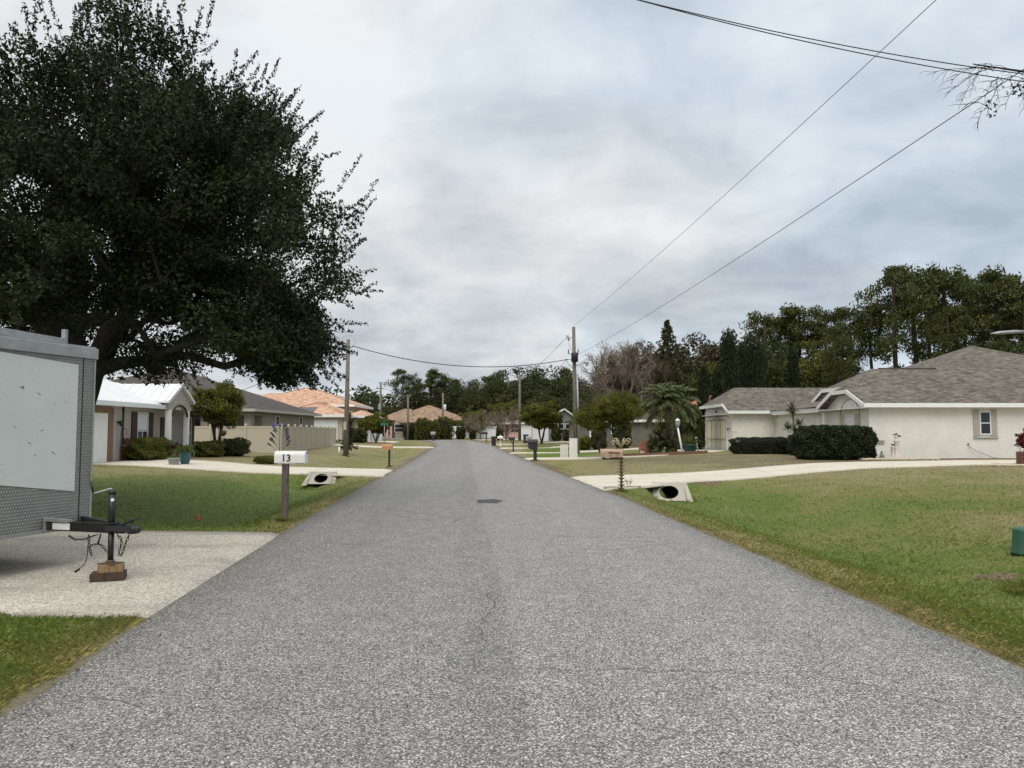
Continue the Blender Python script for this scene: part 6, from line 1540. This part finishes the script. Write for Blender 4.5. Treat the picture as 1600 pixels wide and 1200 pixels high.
t5, x5, z5, zt5 = pole('utility_pole', 'distant tall pole with crossarms left of the middle tiled house', 594.5, 138, 598, .22)
b = MB()
for py in (607, 617): b.bar((x5 - .75, 138, topz(py, 138)), (x5 + .55, 138, topz(py, 138)), .14); b.tube([(x5 - .6, 138, topz(py, 138)), (x5 - .6, 138, topz(py - 2.5, 138))], .09, 6)
b.bar((x5 - .35, 138, zt5), (x5 + .35, 138, zt5), .12); b.build('crossarm', M['polew'], t5)
b = MB(); b.box(x5 - .35, x5 + .15, 137.6, 137.9, topz(640, 138), topz(631, 138)); b.build('equipment_box', M['hub'], t5)

def wire(label, p, q, sag, r=.012, group='overhead wires', n=40, mat='cable', pw=2):
    p, q = Vector(p), Vector(q); m = MB()
    m.tube([p + (q - p) * f - Vector((0, 0, 4 * sag * f * (1 - f))) for f in np.linspace(0, 1, n)], r, 4, cap=False)
    return tag(m.build('overhead_wire', M[mat], origin=p), label, 'wire', group)
def beyond(p, q, k): return Vector(q) + (Vector(q) - Vector(p)) * k
pt = Vector((xM - .12, 56, ztM + .1)); q1 = at(1440, 0, 13.5); wire('highest single wire, from the top of the main pole to the upper right', pt, beyond(pt, q1, .28), .35, .009)
pa = Vector((px_ + .1, 55.8, topz(556, 56))); q2 = at(1600, 79, 11.5); wire('lower single wire climbing from the transformer to the right edge', pa, beyond(pa, q2, .3), .40, .009)
for (a, b_, lab, r_) in (((990, -2), (1600, 116), 'upper cable of the close pair crossing the top right corner', .0085), ((996, 0), (1600, 128), 'lower cable of the close pair crossing the top right corner', .0085)):
    A_ = at(a[0], a[1], 10.5); B_ = at(b_[0], b_[1], 11.2); D = B_ - A_
    lift = Vector((0, 0, .75)); wire(lab, A_ - D * 1.0 + lift, B_ + D * 1.0 + lift, .84, r_, n=60)
lb = Vector((px_ - .56, 55.8, topz(562, 56)))
wire('sagging cable between the left pole and the main pole', (xL + .42, 51.9, ztL - .45), lb, .92, .026)
wire('cable from the left pole down to the brown hip roof', (xL - .25, 51.9, ztL - .28), (-20.6, 54.5, 3.95), .25, .018)
wire('upper wire from the main pole to the far pole', (px_ - .5, 55.95, zc_ + .1), (xF, 102, ztF), .5, .018)
wire('lower wire from the main pole to the far pole', lb, (xF, 102, ztF - 2.2), .8, .018)
wire('wire from the far pole to the transformer pole', (xF, 102, ztF - 2.4), (x3, 110, zt3 - .6), .4, .015)
for py, lab in ((608, 'upper distant wire left of the crossarm pole'), (618, 'lower distant wire left of the crossarm pole')):
    wire(lab, (x5 - .6, 138, topz(py, 138)), at(400, py - 2, 145), .5, .022)
    wire(lab.replace('left', 'right'), (x5 + .5, 138, topz(py, 138)), at(760, py + 4, 150), .5, .022)

# ------------------------------------------------------------------ street furniture on the right
for px, Y, lab in ((881, 49.3, 'white utility cabinet farther from the street, left of the pair'), (895.5, 47.2, 'white utility cabinet nearer to the camera, right of the pair')):
    x = gx(px, Y); z = hz(x, Y); t = thing('utility_cabinet', lab, 'utility cabinet', (x, Y, z), 0, 'white cabinets by the driveway')
    MB().box(x - .235, x + .235, Y - .2, Y + .2, z - .05, z + 1.14).build('case', M['white'], t, bevel=.012); MB().box(x - .25, x + .25, Y - .215, Y + .215, z + 1.141, z + 1.18).build('lid', M['vinylw'], t)
    m = MB(); m.box(x - .19, x + .19, Y - .212, Y - .2015, z + .08, z + 1.06); m.build('door', M['stucco'], t)
x = gx(771.5, 80); z = hz(x, 80)
def bin_(px, Y, label, h=.95, w=.5):
    x = gx(px, Y); z = hz(x, Y); t = thing('trash_bin', label, 'trash bin', (x, Y, z), 0, 'dark wheeled bins')
    m = MB(); m.add([(x - w * .4, Y - w * .4, z), (x + w * .4, Y - w * .4, z), (x + w * .4, Y + w * .4, z), (x - w * .4, Y + w * .4, z), (x - w / 2, Y - w / 2, z + h * .92), (x + w / 2, Y - w / 2, z + h * .92), (x + w / 2, Y + w / 2, z + h * .92), (x - w / 2, Y + w / 2, z + h * .92)],
                   [(3, 2, 1, 0), (0, 1, 5, 4), (1, 2, 6, 5), (2, 3, 7, 6), (3, 0, 4, 7), (4, 5, 6, 7)]); m.build('body', M['blackp'], t)
    MB().box(x - w * .53, x + w * .53, Y - w * .56, Y + w * .5, z + h * .925, z + h).build('lid', M['blackp'], t)
    for sg in (-1, 1): MB().tube([(x + sg * w * .42, Y + w * .45, z + .09), (x + sg * w * .5, Y + w * .45, z + .09)], .09, 10).build('wheel', M['rubber'], t)
bin_(771.5, 80, 'black trash bin standing at the right edge of the street'); bin_(821.5, 92, 'black trash bin on the lawn before the round street tree', 1.0, .6)
def lamp_post():
    Y = 48; xb, xt = gx(1066, Y), gx(1058.5, Y); z = hz(xb, Y); zt = topz(668, Y)
    t = thing('lamp_post', 'leaning white lamp post with a glass globe before the palm', 'lamp post', (xb, Y, z))
    MB().tube([(xb, Y, z - .1), (xt, Y, zt)], [.065, .055], 10).build('post', M['white'], t)
    MB().lathe((xt, Y, zt), [(.05, 0), (.1, .03), (.1, .05)], 10).build('collar', M['hub'], t)
    MB().lathe((xt, Y, zt + .05), [(.09, 0), (.15, .12), (.16, .28), (.14, .34)], 12).build('globe', M['hub'], t)
    MB().lathe((xt, Y, zt + .395), [(.18, 0), (.14, .08), (.04, .15), (.02, .2)], 12).build('cap', M['white'], t)
lamp_post()
def pot(name, label, px, Y, r, h, mat, plant=None, cat='plant pot', z=None, prof=None, seed=3, pl=.5, nb=60, pw=.03, leaf='britel', group=None):
    x = gx(px, Y); z = (hz(x, Y) if z is None else z); t = thing(name, label, cat, (x, Y, z), 0, group)
    pr = prof or [(.7, 0), (.78, .1), (.95, .85), (1.05, .86), (1.05, 1.0), (.9, 1.0), (.88, .9)]
    MB().lathe((x, Y, z), [(a * r, b * h) for a, b in pr], 16).build('pot', M[mat], t)
    if plant:
        rng = np.random.RandomState(seed); lv, rn = [], []
        for i in range(nb):
            d = rng.randn(3); d[2] = abs(d[2]) + .35; d /= np.linalg.norm(d); l = pl * (.6 + .5 * rng.rand()); b0 = np.array([x, Y, z + h * .88]) + rng.randn(3) * r * .3 * np.array([1, 1, 0]); a = np.cross(d, [0, 1.0, 0]); a /= np.linalg.norm(a); m = b0 + d * l * .6; e = b0 + d * l + np.array([0, 0, -l * .22])
            lv += [[b0 - a * pw * .3, b0 + a * pw * .3, m + a * pw * .5, m - a * pw * .5], [m - a * pw * .5, m + a * pw * .5, e + a * .002, e - a * .002]]; q_ = rng.rand(); rn += [q_, q_]
        V = np.array(lv).reshape(-1, 3); npmesh('foliage', V, np.arange(len(V)).reshape(-1, 4), M[leaf], t, rnd=rn)
    return t
pot('potted_plant', 'teal pot with a spiky orange-yellow plant right of the leaning lamp post', 1077, 48.5, .44, .55, 'teal', True, pl=1.15, nb=90, pw=.05, leaf='yuccal')
pot('garden_pot', 'left one of the two terracotta urns behind the wide garden tree', 1003, 50.5, .24, .75, 'terra', prof=[(.6, 0), (.9, .3), (1, .6), (.8, .9), (.9, 1)], group='terracotta urns near the palm')
pot('garden_pot', 'right one of the two terracotta urns, nearer to the yucca', 1011.5, 50, .28, .85, 'terra', prof=[(.6, 0), (.9, .3), (1, .6), (.8, .9), (.9, 1)], group='terracotta urns near the palm')
pot('garden_pot', 'dark red urn between the yucca and the lamp post', 1052, 50, .3, .9, 'brown', prof=[(.6, 0), (.9, .3), (1, .6), (.8, .9), (.9, 1)])
Y = 49; x = gx(1088, Y); z = hz(x, Y); tag(MB().tube([(x + .08, Y, z - .1), (x - .06, Y, z + 1.02)], .035, 8).build('garden_stake', M['white'], origin=(x, Y, z)), 'thin white leaning stake left of the garage corner', 'stake')
Y = 50.5; x = gx(1016, Y); z = hz(x, Y); m = MB(); m.prism([(x - .75, Y - .4, z + .02), (x + .7, Y - .45, z + .02), (x + .75, Y + .3, z + .02), (x - .6, Y + .35, z + .02)], (0, 0, .16)); tag(m.build('stone_slab', M['statue'], origin=(x, Y, z)), 'pale stone slab under the terracotta urns', 'slab')
ed = MB(); rng = random.Random(5)
for i in range(34):
    f = i / 33.; px = 972 + 130 * f; Y = 47.6 + 1.2 * math.sin(f * PI * .9) * -.5; x = gx(px, Y); z = hz(x, Y); ed.box(x - .085, x + .085, Y - .1, Y + .1, z - .05, z + .15 + rng.uniform(0, .04)); 
tag(ed.build('stone_border', M['brick'], origin=(gx(1036, 47.6), 47.6, .2)), 'low dark stone border around the palm bed', 'garden border')

# garden ornaments by the right driveway
def statue():
    Y = 37.4; x = gx(1399, Y); z = hz(x, Y); t = thing('garden_statue', 'white stone pedestals with two dark birds in front of the stucco wall', 'statue', (x, Y, z))
    m = MB(); m.lathe((x, Y, z - .05), [(.17, 0), (.17, .08), (.12, .12), (.105, .85), (.13, .9), (.15, .95), (.08, 1.0), (.07, 1.06), (.1, 1.14), (.1, 1.18)], 14); m.build('pedestal', M['statue'], t)
    m = MB(); m.lathe((x - .21, Y - .05, z - .05), [(.13, 0), (.13, .06), (.09, .1), (.08, .58), (.11, .63), (.11, .68)], 12); m.build('pedestal', M['statue'], t)
    def bird(c, s, sg, mat, nm='bird'):
        b = MB(); b.sphere(c, s, 10, 7, (1.5, .8, .9)); b.sphere((c[0] + sg * s * 1.3, c[1], c[2] + s * .9), s * .55, 8, 6); b.tube([(c[0] - sg * s * 1.2, c[1], c[2]), (c[0] - sg * s * 2.3, c[1], c[2] - s * .5)], [s * .5, s * .15], 6); b.tube([(c[0] + sg * s * 1.7, c[1], c[2] + s * .9), (c[0] + sg * s * 2.3, c[1], c[2] + s * .75)], [s * .2, s * .03], 5); b.build(nm, M[mat], t)
    bird((x - .05, Y, z + 1.20), .06, 1, 'gstat'); bird((x + .10, Y - .05, z + 1.12), .055, -1, 'black'); bird((x - .19, Y - .05, z + .69), .05, -1, 'black')
statue()
def figurine():
    Y = 37.0; x = gx(1375.5, Y); z = hz(x, Y); t = thing('garden_figurine', 'small grey stone figurine left of the white pedestals', 'figurine', (x, Y, z))
    m = MB(); m.lathe((x, Y, z), [(.09, 0), (.10, .03), (.085, .06), (.10, .12), (.09, .22), (.05, .27), (.035, .29), (.055, .33), (.055, .37), (.03, .41), (.005, .42)], 12)
    for sg in (-1, 1): m.tube([(x + sg * .07, Y, z + .23), (x + sg * .10, Y - .04, z + .16), (x + sg * .03, Y - .09, z + .14)], [.026, .022, .018], 6)
    m.build('body', M['gstat'], t)
figurine()
def rocks(name, label, pts, n, mat, s0, s1, seed):
    rng = random.Random(seed); m = MB()
    P = [Vector(p) for p in pts]; xs_ = [p.x for p in P]; ys_ = [p.y for p in P]; k = 0
    poly = [(p.x, p.y) for p in P]
    while k < n:
        x = rng.uniform(min(xs_), max(xs_)); y = rng.uniform(min(ys_), max(ys_))
        if not bool(inpoly(np.array([x]), np.array([y]), poly)[0]): continue
        r = rng.uniform(s0, s1); m.sphere((x, y, hz(x, y) + r * .3 + .02), r, 6, 4, (1.2 + rng.random() * .4, .9, .6)); k += 1
    for i in range(len(m.v)): v = m.v[i]; m.v[i] = (v[0] + rng.uniform(-.01, .01), v[1] + rng.uniform(-.01, .01), v[2] + rng.uniform(-.006, .006))
    m.sm = [False] * len(m.sm)
    return tag(m.build(name, M[mat], origin=(P[0].x, P[0].y, hz(P[0].x, P[0].y))), label, 'rocks', kind='stuff')
rocks('rock_bed', 'bed of tan rocks and rubble around the white pedestals', [(16.2, 35.6), (20.0, 36.4), (20.6, 37.6), (18, 38.2), (16.4, 36.9)], 420, 'grav', .04, .12, 1)
rocks('gravel_bed', 'bed of pale pebbles around the brick planter', [(17.8, 29.9), (22, 29.6), (22.5, 31.2), (19.5, 31.3)], 900, 'grav', .025, .06, 2)
def planter():
    Y = 30.7; x = gx(1603, Y); z = hz(x, Y); t = thing('brick_planter', 'brown brick planter with a round dark red shrub at the right edge', 'planter', (x, Y, z))
    m = MB()
    for k in range(7):
        for j in range(10):
            a = 2 * PI * (j + .5 * (k % 2)) / 10; c = Vector((x + math.cos(a) * .34, Y + math.sin(a) * .34, z + .04 + k * .078)); m.obox(c, Vector((-math.sin(a), math.cos(a), 0)) * .102, Vector((math.cos(a), math.sin(a), 0)) * .05, Vector((0, 0, .034)))
    m.lathe((x, Y, z), [(.30, 0), (.30, .5)], 16); m.build('pot', M['brick'], t)
    rng = np.random.RandomState(2); cen = clusters_ell(rng, (x, Y, z + .95), (.36, .36, .42), 60, hollow=.4); V, F_, R_ = leafcloud(cen, .1, 60, .06, .04, rng); npmesh('foliage', V, F_, M['redl'], t, rnd=R_)
planter()
Y = 35.9; x = gx(1591, Y); z = hz(x, Y); m = MB(); m.tube([(x, Y, z), (x, Y, z + 1.1)], .02, 6); tag(m.build('garden_stake', M['steel'], origin=(x, Y, z)), 'thin grey rod behind the brick planter', 'stake')
g = gp(1604, 868)
t = thing('utility_pedestal', 'round dark green plastic pedestal in the grass at the right edge', 'utility pedestal', g)
MB().lathe((g.x, g.y, g.z - .02), [(.205, 0), (.20, .03), (.185, .06), (.165, .34), (.16, .365), (.135, .385), (.0, .39)], 24).build('housing', M['green'], t); MB().sphere((g.x + .02, g.y, g.z + .375), .025, 8, 5).build('lid_bolt', M['steel'], t)
# bare ground patches
def dirt(label, pts, seed):
    m = MB(); P = []
    rng = random.Random(seed); c = sum((Vector(p) for p in pts), Vector((0, 0, 0))) / len(pts)
    n = 40
    for k in range(n):
        f = k / n * len(pts); i = int(f); u = f - i; a, b = Vector(pts[i]), Vector(pts[(i + 1) % len(pts)]); p = a.lerp(b, u); p = p + (p - c) * rng.uniform(-.12, .12); P.append(p)
    rings = []
    for s_ in (1, .75, .5, .25):
        for p in P: q_ = c + (p - c) * s_; rings.append((q_.x, q_.y, hz(q_.x, q_.y) + (.012 if s_ < 1 else -.01)))
    rings.append((c.x, c.y, hz(c.x, c.y) + .012)); fs = []
    for r_ in range(3):
        for k in range(n): fs.append((r_ * n + k, r_ * n + (k + 1) % n, (r_ + 1) * n + (k + 1) % n, (r_ + 1) * n + k))
    for k in range(n): fs.append((3 * n + k, 3 * n + (k + 1) % n, 4 * n))
    tag(m.add(rings, fs).build('bare_soil', M['soil']), label, 'soil', kind='structure')
dirt('bare brown soil between the right driveway and the culvert', [gp(1070, 753), gp(1150, 748), gp(1118, 768), gp(1078, 764)], 1)
dirt('dead brown patch in the grass by the green pedestal', [gp(1512, 902), gp(1560, 896), gp(1600, 900), gp(1590, 915), gp(1530, 910)], 2)

# ------------------------------------------------------------------ left yard
pot('potted_plant', 'tall dark green urn with leafy plant beside the left driveway', 291, 33.0, .26, .55, 'teal', True, pl=.55, nb=160, pw=.05, prof=[(.5, 0), (.6, .08), (.95, .5), (.9, .9), (1.05, 1.0)])
pot('potted_plant', 'low pale green pot left of the tall dark urn', 274, 32.3, .24, .32, 'hub', True, pl=.2, nb=60, pw=.04)
pot('potted_plant', 'red-flowering pot at the foot of the porch', 270, 37.4, .2, .4, 'gold', True, pl=.5, nb=80, pw=.07, leaf='redl')
pot('potted_plant', 'terracotta pot with leafy stems on the porch', 277, 39.6, .24, .4, 'terra', True, pl=.7, nb=70, pw=.05, leaf='decl')
def hook(px, Y, h, label, leaf='redl', seed=1):
    x = gx(px, Y); z = hz(x, Y); t = thing('hanging_planter', label, 'planter', (x, Y, z))
    m = MB(); m.tube([(x, Y, z - .1), (x, Y, z + h)] + [(x + .13 - .13 * math.cos(a), Y, z + h + .13 * math.sin(a)) for a in np.linspace(.3, PI, 8)], .012, 6); m.build('hook', M['black'], t)
    m = MB(); m.lathe((x + .26, Y, z + h - .62), [(.06, 0), (.15, .12), (.17, .18)], 10)
    for a in (0, 2.1, 4.2): m.tube([(x + .26 + .16 * math.cos(a), Y + .16 * math.sin(a), z + h - .44), (x + .26, Y, z + h)], .005, 3)
    m.build('basket', M['brown'], t)
    rng = np.random.RandomState(seed); V, F_, R_ = leafcloud([[x + .26, Y, z + h - .42]], .2, 160, .07, .04, rng, .7); npmesh('foliage', V, F_, M[leaf], t, rnd=R_)
hook(190, 34.2, 1.35, 'hanging basket of dark red flowers beside the left garage door'); hook(342, 40.5, 1.75, 'hanging planter on a hook in front of the tan fence', 'decl', 2)
def bottle_tree():
    Y = 37.8; x = gx(438, Y); z = hz(x, Y); rng = random.Random(6); t = thing('bottle_tree', 'metal bottle tree of dark and cobalt blue bottles above the numbered mailbox', 'garden ornament', (x, Y, z))
    m = MB(); m.tube([(x, Y, z - .1), (x, Y, z + 1.75)], .014, 6); bt = []
    for i in range(19):
        f = i / 18.; zz = z + .55 + 1.1 * f; a = (0 if i % 2 else PI) + rng.uniform(-.7, .7); L = (.50 - .22 * f) * rng.uniform(.75, 1.1)
        p0 = Vector((x, Y, zz)); d = Vector((math.cos(a), math.sin(a) * .8, .75)).normalized(); p1 = p0 + d * L; m.tube([p0, p0 + d * L * .5 - Vector((0, 0, .03)), p1], .008, 5); bt.append((p1, d))
    bt.append((Vector((x, Y, z + 1.75)), Vector((0.05, 0, 1))))
    m.build('branches', M['black'], t)
    for i, (p, d) in enumerate(bt):
        c = MB(); c.tube([p - d * .06, p + d * .0, p + d * .03, p + d * .19, p + d * .2], [.014, .016, .037, .038, .02], 8); c.build('bottle', M['blue' if i in (19, 16, 18) else 'navy'], t)
bottle_tree()
Y = 53; x = gx(531, Y); z = hz(x, Y); tag(MB().tube([(x, Y, z - .05), (x, Y, z + .5)], .06, 8).build('pipe_stub', M['white'], origin=(x, Y, z)), 'short white pipe stub left of the left utility pole', 'pipe')
def street_sign():
    Y = 70; x = gx(601, Y); z = hz(x, Y); t = thing('street_sign', 'small green street name sign on a thin post at the far left corner', 'street sign', (x, Y, z))
    MB().tube([(x, Y, z - .1), (x, Y, z + 2.3)], .03, 6).build('post', M['steel'], t); MB().box(x - .36, x + .36, Y - .035, Y - .031, z + 2.1, z + 2.32).build('sign_plate', M['signg'], t); MB().box(x - .004, x + .004, Y - .3, Y + .3, z + 2.33, z + 2.53).build('sign_plate', M['signg'], t)
street_sign()
# street light head reaching in from the right edge
def side_lamp():
    Y = 22; x1 = gx(1552, Y); z1 = topz(520, Y); t = thing('street_light', 'pale street light head reaching in at the right edge above the pines', 'street light', (x1 + 4, Y, 0))
    MB().tube([(x1 + 4, Y, -.1), (x1 + 4, Y, 5.2)], [.1, .08], 10).build('post', M['steel'], t)
    MB().tube([(x1 + 4, Y, 4.7), (x1 + 2.6, Y, z1 + .16), (x1 + .8, Y, z1 + .03)], .035, 8).build('arm', M['steel'], t)
    MB().tube([(x1 + 1.0, Y, z1 + .05), (x1 + .7, Y, z1 + .04), (x1 + .25, Y, z1 + .01), (x1, Y, z1 - .01)], [.03, .055, .05, .012], 10).build('lamp_head', M['steel'], t)
side_lamp()
# nearly bare tree standing just outside the right edge; its twigs hang into the sky
def side_tree():
    rng = np.random.RandomState(12); x0, y0 = 11.2, 10.4; z0 = hz(x0, y0)
    t = thing('bare_tree', 'drooping bare twigs with a few seed pods hanging in at the top right', 'tree', (x0, y0, z0))
    tips = []
    wood = MB(); wood.tube([(x0, y0, z0 - .2), (x0 - .2, y0, 2.5), (x0 - .8, y0, 4.8), (x0 - 2, y0 - .1, 6.3)], [.17, .14, .10, .06], 10)
    wood.tube([(x0 - .2, y0, 2.5), (x0 + .8, y0 + .4, 4.5), (x0 + 1.6, y0 + .8, 7)], [.1, .07, .03], 8)
    a = Vector((x0 - 2, y0 - .1, 6.3)); J1 = at(1600, 112, 10.2); J2 = at(1520, 100, 10.2)
    wood.tube([a, J1 + Vector((.5, 0, .15)), J1, J2], [.06, .03, .016, .007], 6)
    def twig(p, q, r=.0045, curl=.12):
        p, q = Vector(p), Vector(q); mid = (p + q) / 2 + Vector((-.03, 0, curl)); pts = [p.lerp(mid, f).lerp(mid.lerp(q, f), f) + Vector(rng.randn(3) * .006) for f in np.linspace(0, 1, 7)]
        wood.tube(pts, [r, r, r * .9, r * .8, r * .7, r * .6, r * .5], 4, cap=False); return pts
    for (a_, b_) in (((1555, 108), (1448, 118)), ((1530, 103), (1484, 133)), ((1545, 108), (1473, 156)), ((1540, 104), (1515, 152)), ((1535, 108), (1497, 172)), ((1600, 122), (1550, 135)), ((1560, 122), (1538, 160)), ((1572, 122), (1540, 182)), ((1600, 118), (1530, 100)), ((1598, 125), (1570, 172)), ((1560, 118), (1560, 160)), ((1540, 170), (1528, 200)), ((1540, 165), (1508, 168)), ((1552, 110), (1520, 112))):
        pts = twig(at(*a_, 10.2 + rng.randn() * .1), at(*b_, 10.2 + rng.randn() * .12))
        for k in (2, 4, 5):
            for _ in range(2):
                p = pts[k]; twig(p, p + Vector((-.10 + rng.randn() * .09, rng.randn() * .05, -.08 + rng.randn() * .05)), .003, .03)
    for k in range(26):
        p = at(1600 + rng.rand() * 60, 118 + rng.rand() * 30, 10.2); twig(p, p + Vector((-.3 * rng.rand() + .05, rng.randn() * .1, -.1 - .25 * rng.rand())), .004, .05)
    wood.build('trunk', M['bark'], t)
    P = [at(1565 + 40 * rng.rand() ** .7 + i * .3, 125 + 26 * rng.rand() + i * .05, 10.2 + rng.randn() * .12) for i in range(90)] + [at(1540 + 22 * rng.rand(), 155 + 28 * rng.rand(), 10.2) for i in range(16)]
    V, F_, R_ = leafcloud(np.array([list(p) for p in P]), .02, 2, .05, .028, rng); npmesh('dry_leaves', V, F_, M['brownl'], t, rnd=R_ * .4)
    cen = np.array([[x0 + rng.randn() * .9, y0 + rng.randn(), 6.5 + rng.randn() * .7] for _ in range(70)]); 
    for c in cen: twig((x0 + 1.2, y0 + .6, 5.8), c, .008, .1)
side_tree()

# ------------------------------------------------------------------ light, sky, camera
W = bpy.data.worlds.new("World"); SC.world = W; W.use_nodes = True; nt = W.node_tree; nt.nodes.clear(); N = NT(nt)
out = N.n('OutputWorld'); sky = N.n('TexSky', sky_type='NISHITA'); sky.sun_disc = False
SEL, SAZ = math.radians(52), math.radians(188)
sky.sun_elevation = SEL; sky.sun_rotation = SAZ; sky.air_density = 1.2; sky.dust_density = 2.5
bg1 = N.n('Background'); N.l(sky.outputs[0], bg1.inputs[0]); bg1.inputs[1].default_value = 0.08
tc = N.n('TexCoord'); sx = N.n('SeparateXYZ'); N.l(tc.outputs['Generated'], sx.inputs[0])
zz = N.math('ADD', N.math('MAXIMUM', sx.outputs[2], 0.0), 0.30)
cx = N.n('CombineXYZ'); N.l(N.math('DIVIDE', sx.outputs[0], zz), cx.inputs[0]); N.l(N.math('DIVIDE', sx.outputs[1], zz), cx.inputs[1]); cx.inputs[2].default_value = 3.7
n1 = N.noise(cx.outputs[0], 3.1, 6, 0.55, 0.25); n2 = N.noise(cx.outputs[0], 0.9, 3, 0.5, 0.3); n3 = N.noise(cx.outputs[0], 9.0, 4, 0.55, 0.1)
k = N.math('ADD', N.math('MULTIPLY', n1, 0.50), N.math('ADD', N.math('MULTIPLY', n2, 0.42), N.math('MULTIPLY', n3, 0.08)))
# brighter towards the upper left, as the cloud deck is thinner there
k = N.math('ADD', k, N.math('MULTIPLY', sx.outputs[0], -0.05)); k = N.math('ADD', k, N.math('MULTIPLY', N.math('MAXIMUM', N.math('SUBTRACT', sx.outputs[2], 0.22), 0.0), 0.12))
cc = N.ramp(k, [(0.37, (0.43, 0.475, 0.525)), (0.45, (0.54, 0.585, 0.625)), (0.53, (0.665, 0.70, 0.725)), (0.62, (0.80, 0.825, 0.835))])
tint = N.noise(cx.outputs[0], 1.3, 3, 0.5, 0.0)
tq = N.math('ADD', tint, N.math('MULTIPLY', sx.outputs[0], 0.40))
cc = N.mix(N.ramp(tq, [(0.42, 0.0), (0.68, 1.0)]), N.mix(1.0, cc, (1.02, 1.0, 0.985), 'MULTIPLY'), N.mix(1.0, cc, (0.94, 0.995, 1.055), 'MULTIPLY'))
cc = N.mix(1.0, cc, N.ramp(sx.outputs[2], [(0.0, 1.10), (0.10, 1.04), (0.25, 1.0), (0.55, 1.05), (0.8, 1.55), (1.0, 1.7)]), 'MULTIPLY')
cc = N.mix(N.ramp(sx.outputs[2], [(0.49, 0.0), (0.5, 0.0)]), cc, cc)
bg2 = N.n('Background'); N.l(cc, bg2.inputs[0]); bg2.inputs[1].default_value = 1.0
mx = N.n('MixShader'); mx.inputs[0].default_value = 0.93; N.l(bg1.outputs[0], mx.inputs[1]); N.l(bg2.outputs[0], mx.inputs[2]); N.l(mx.outputs[0], out.inputs[0])
L = bpy.data.lights.new('sun', 'SUN'); L.energy = 1.5; L.angle = math.radians(38); L.color = (1.0, 0.94, 0.84)
so = bpy.data.objects.new('sun', L); COL.objects.link(so)
# direction to the sun: azimuth measured clockwise from +Y (behind the camera, to the right)
sd = Vector((math.sin(SAZ) * math.cos(SEL), math.cos(SAZ) * math.cos(SEL), math.sin(SEL)))
so.rotation_euler = sd.to_track_quat('Z', 'Y').to_euler(); so.location = (0, 0, 30)
cam = bpy.data.cameras.new('camera'); co = bpy.data.objects.new('camera', cam); COL.objects.link(co)
cam.sensor_width = 36; cam.lens = F / 1600 * 36; cam.clip_end = 3000; cam.clip_start = 0.05
co.location = (0, 0, CAMZ); co.rotation_euler = (PI / 2 + A, 0, 0); SC.camera = co
SC.view_settings.view_transform = 'Standard'; SC.view_settings.look = 'None'; SC.view_settings.exposure = 0.14; SC.view_settings.gamma = 1
SC.render.resolution_x = 1024; SC.render.resolution_y = 768
SC.cycles.max_bounces = 6; SC.cycles.diffuse_bounces = 3; SC.cycles.transparent_max_bounces = 4
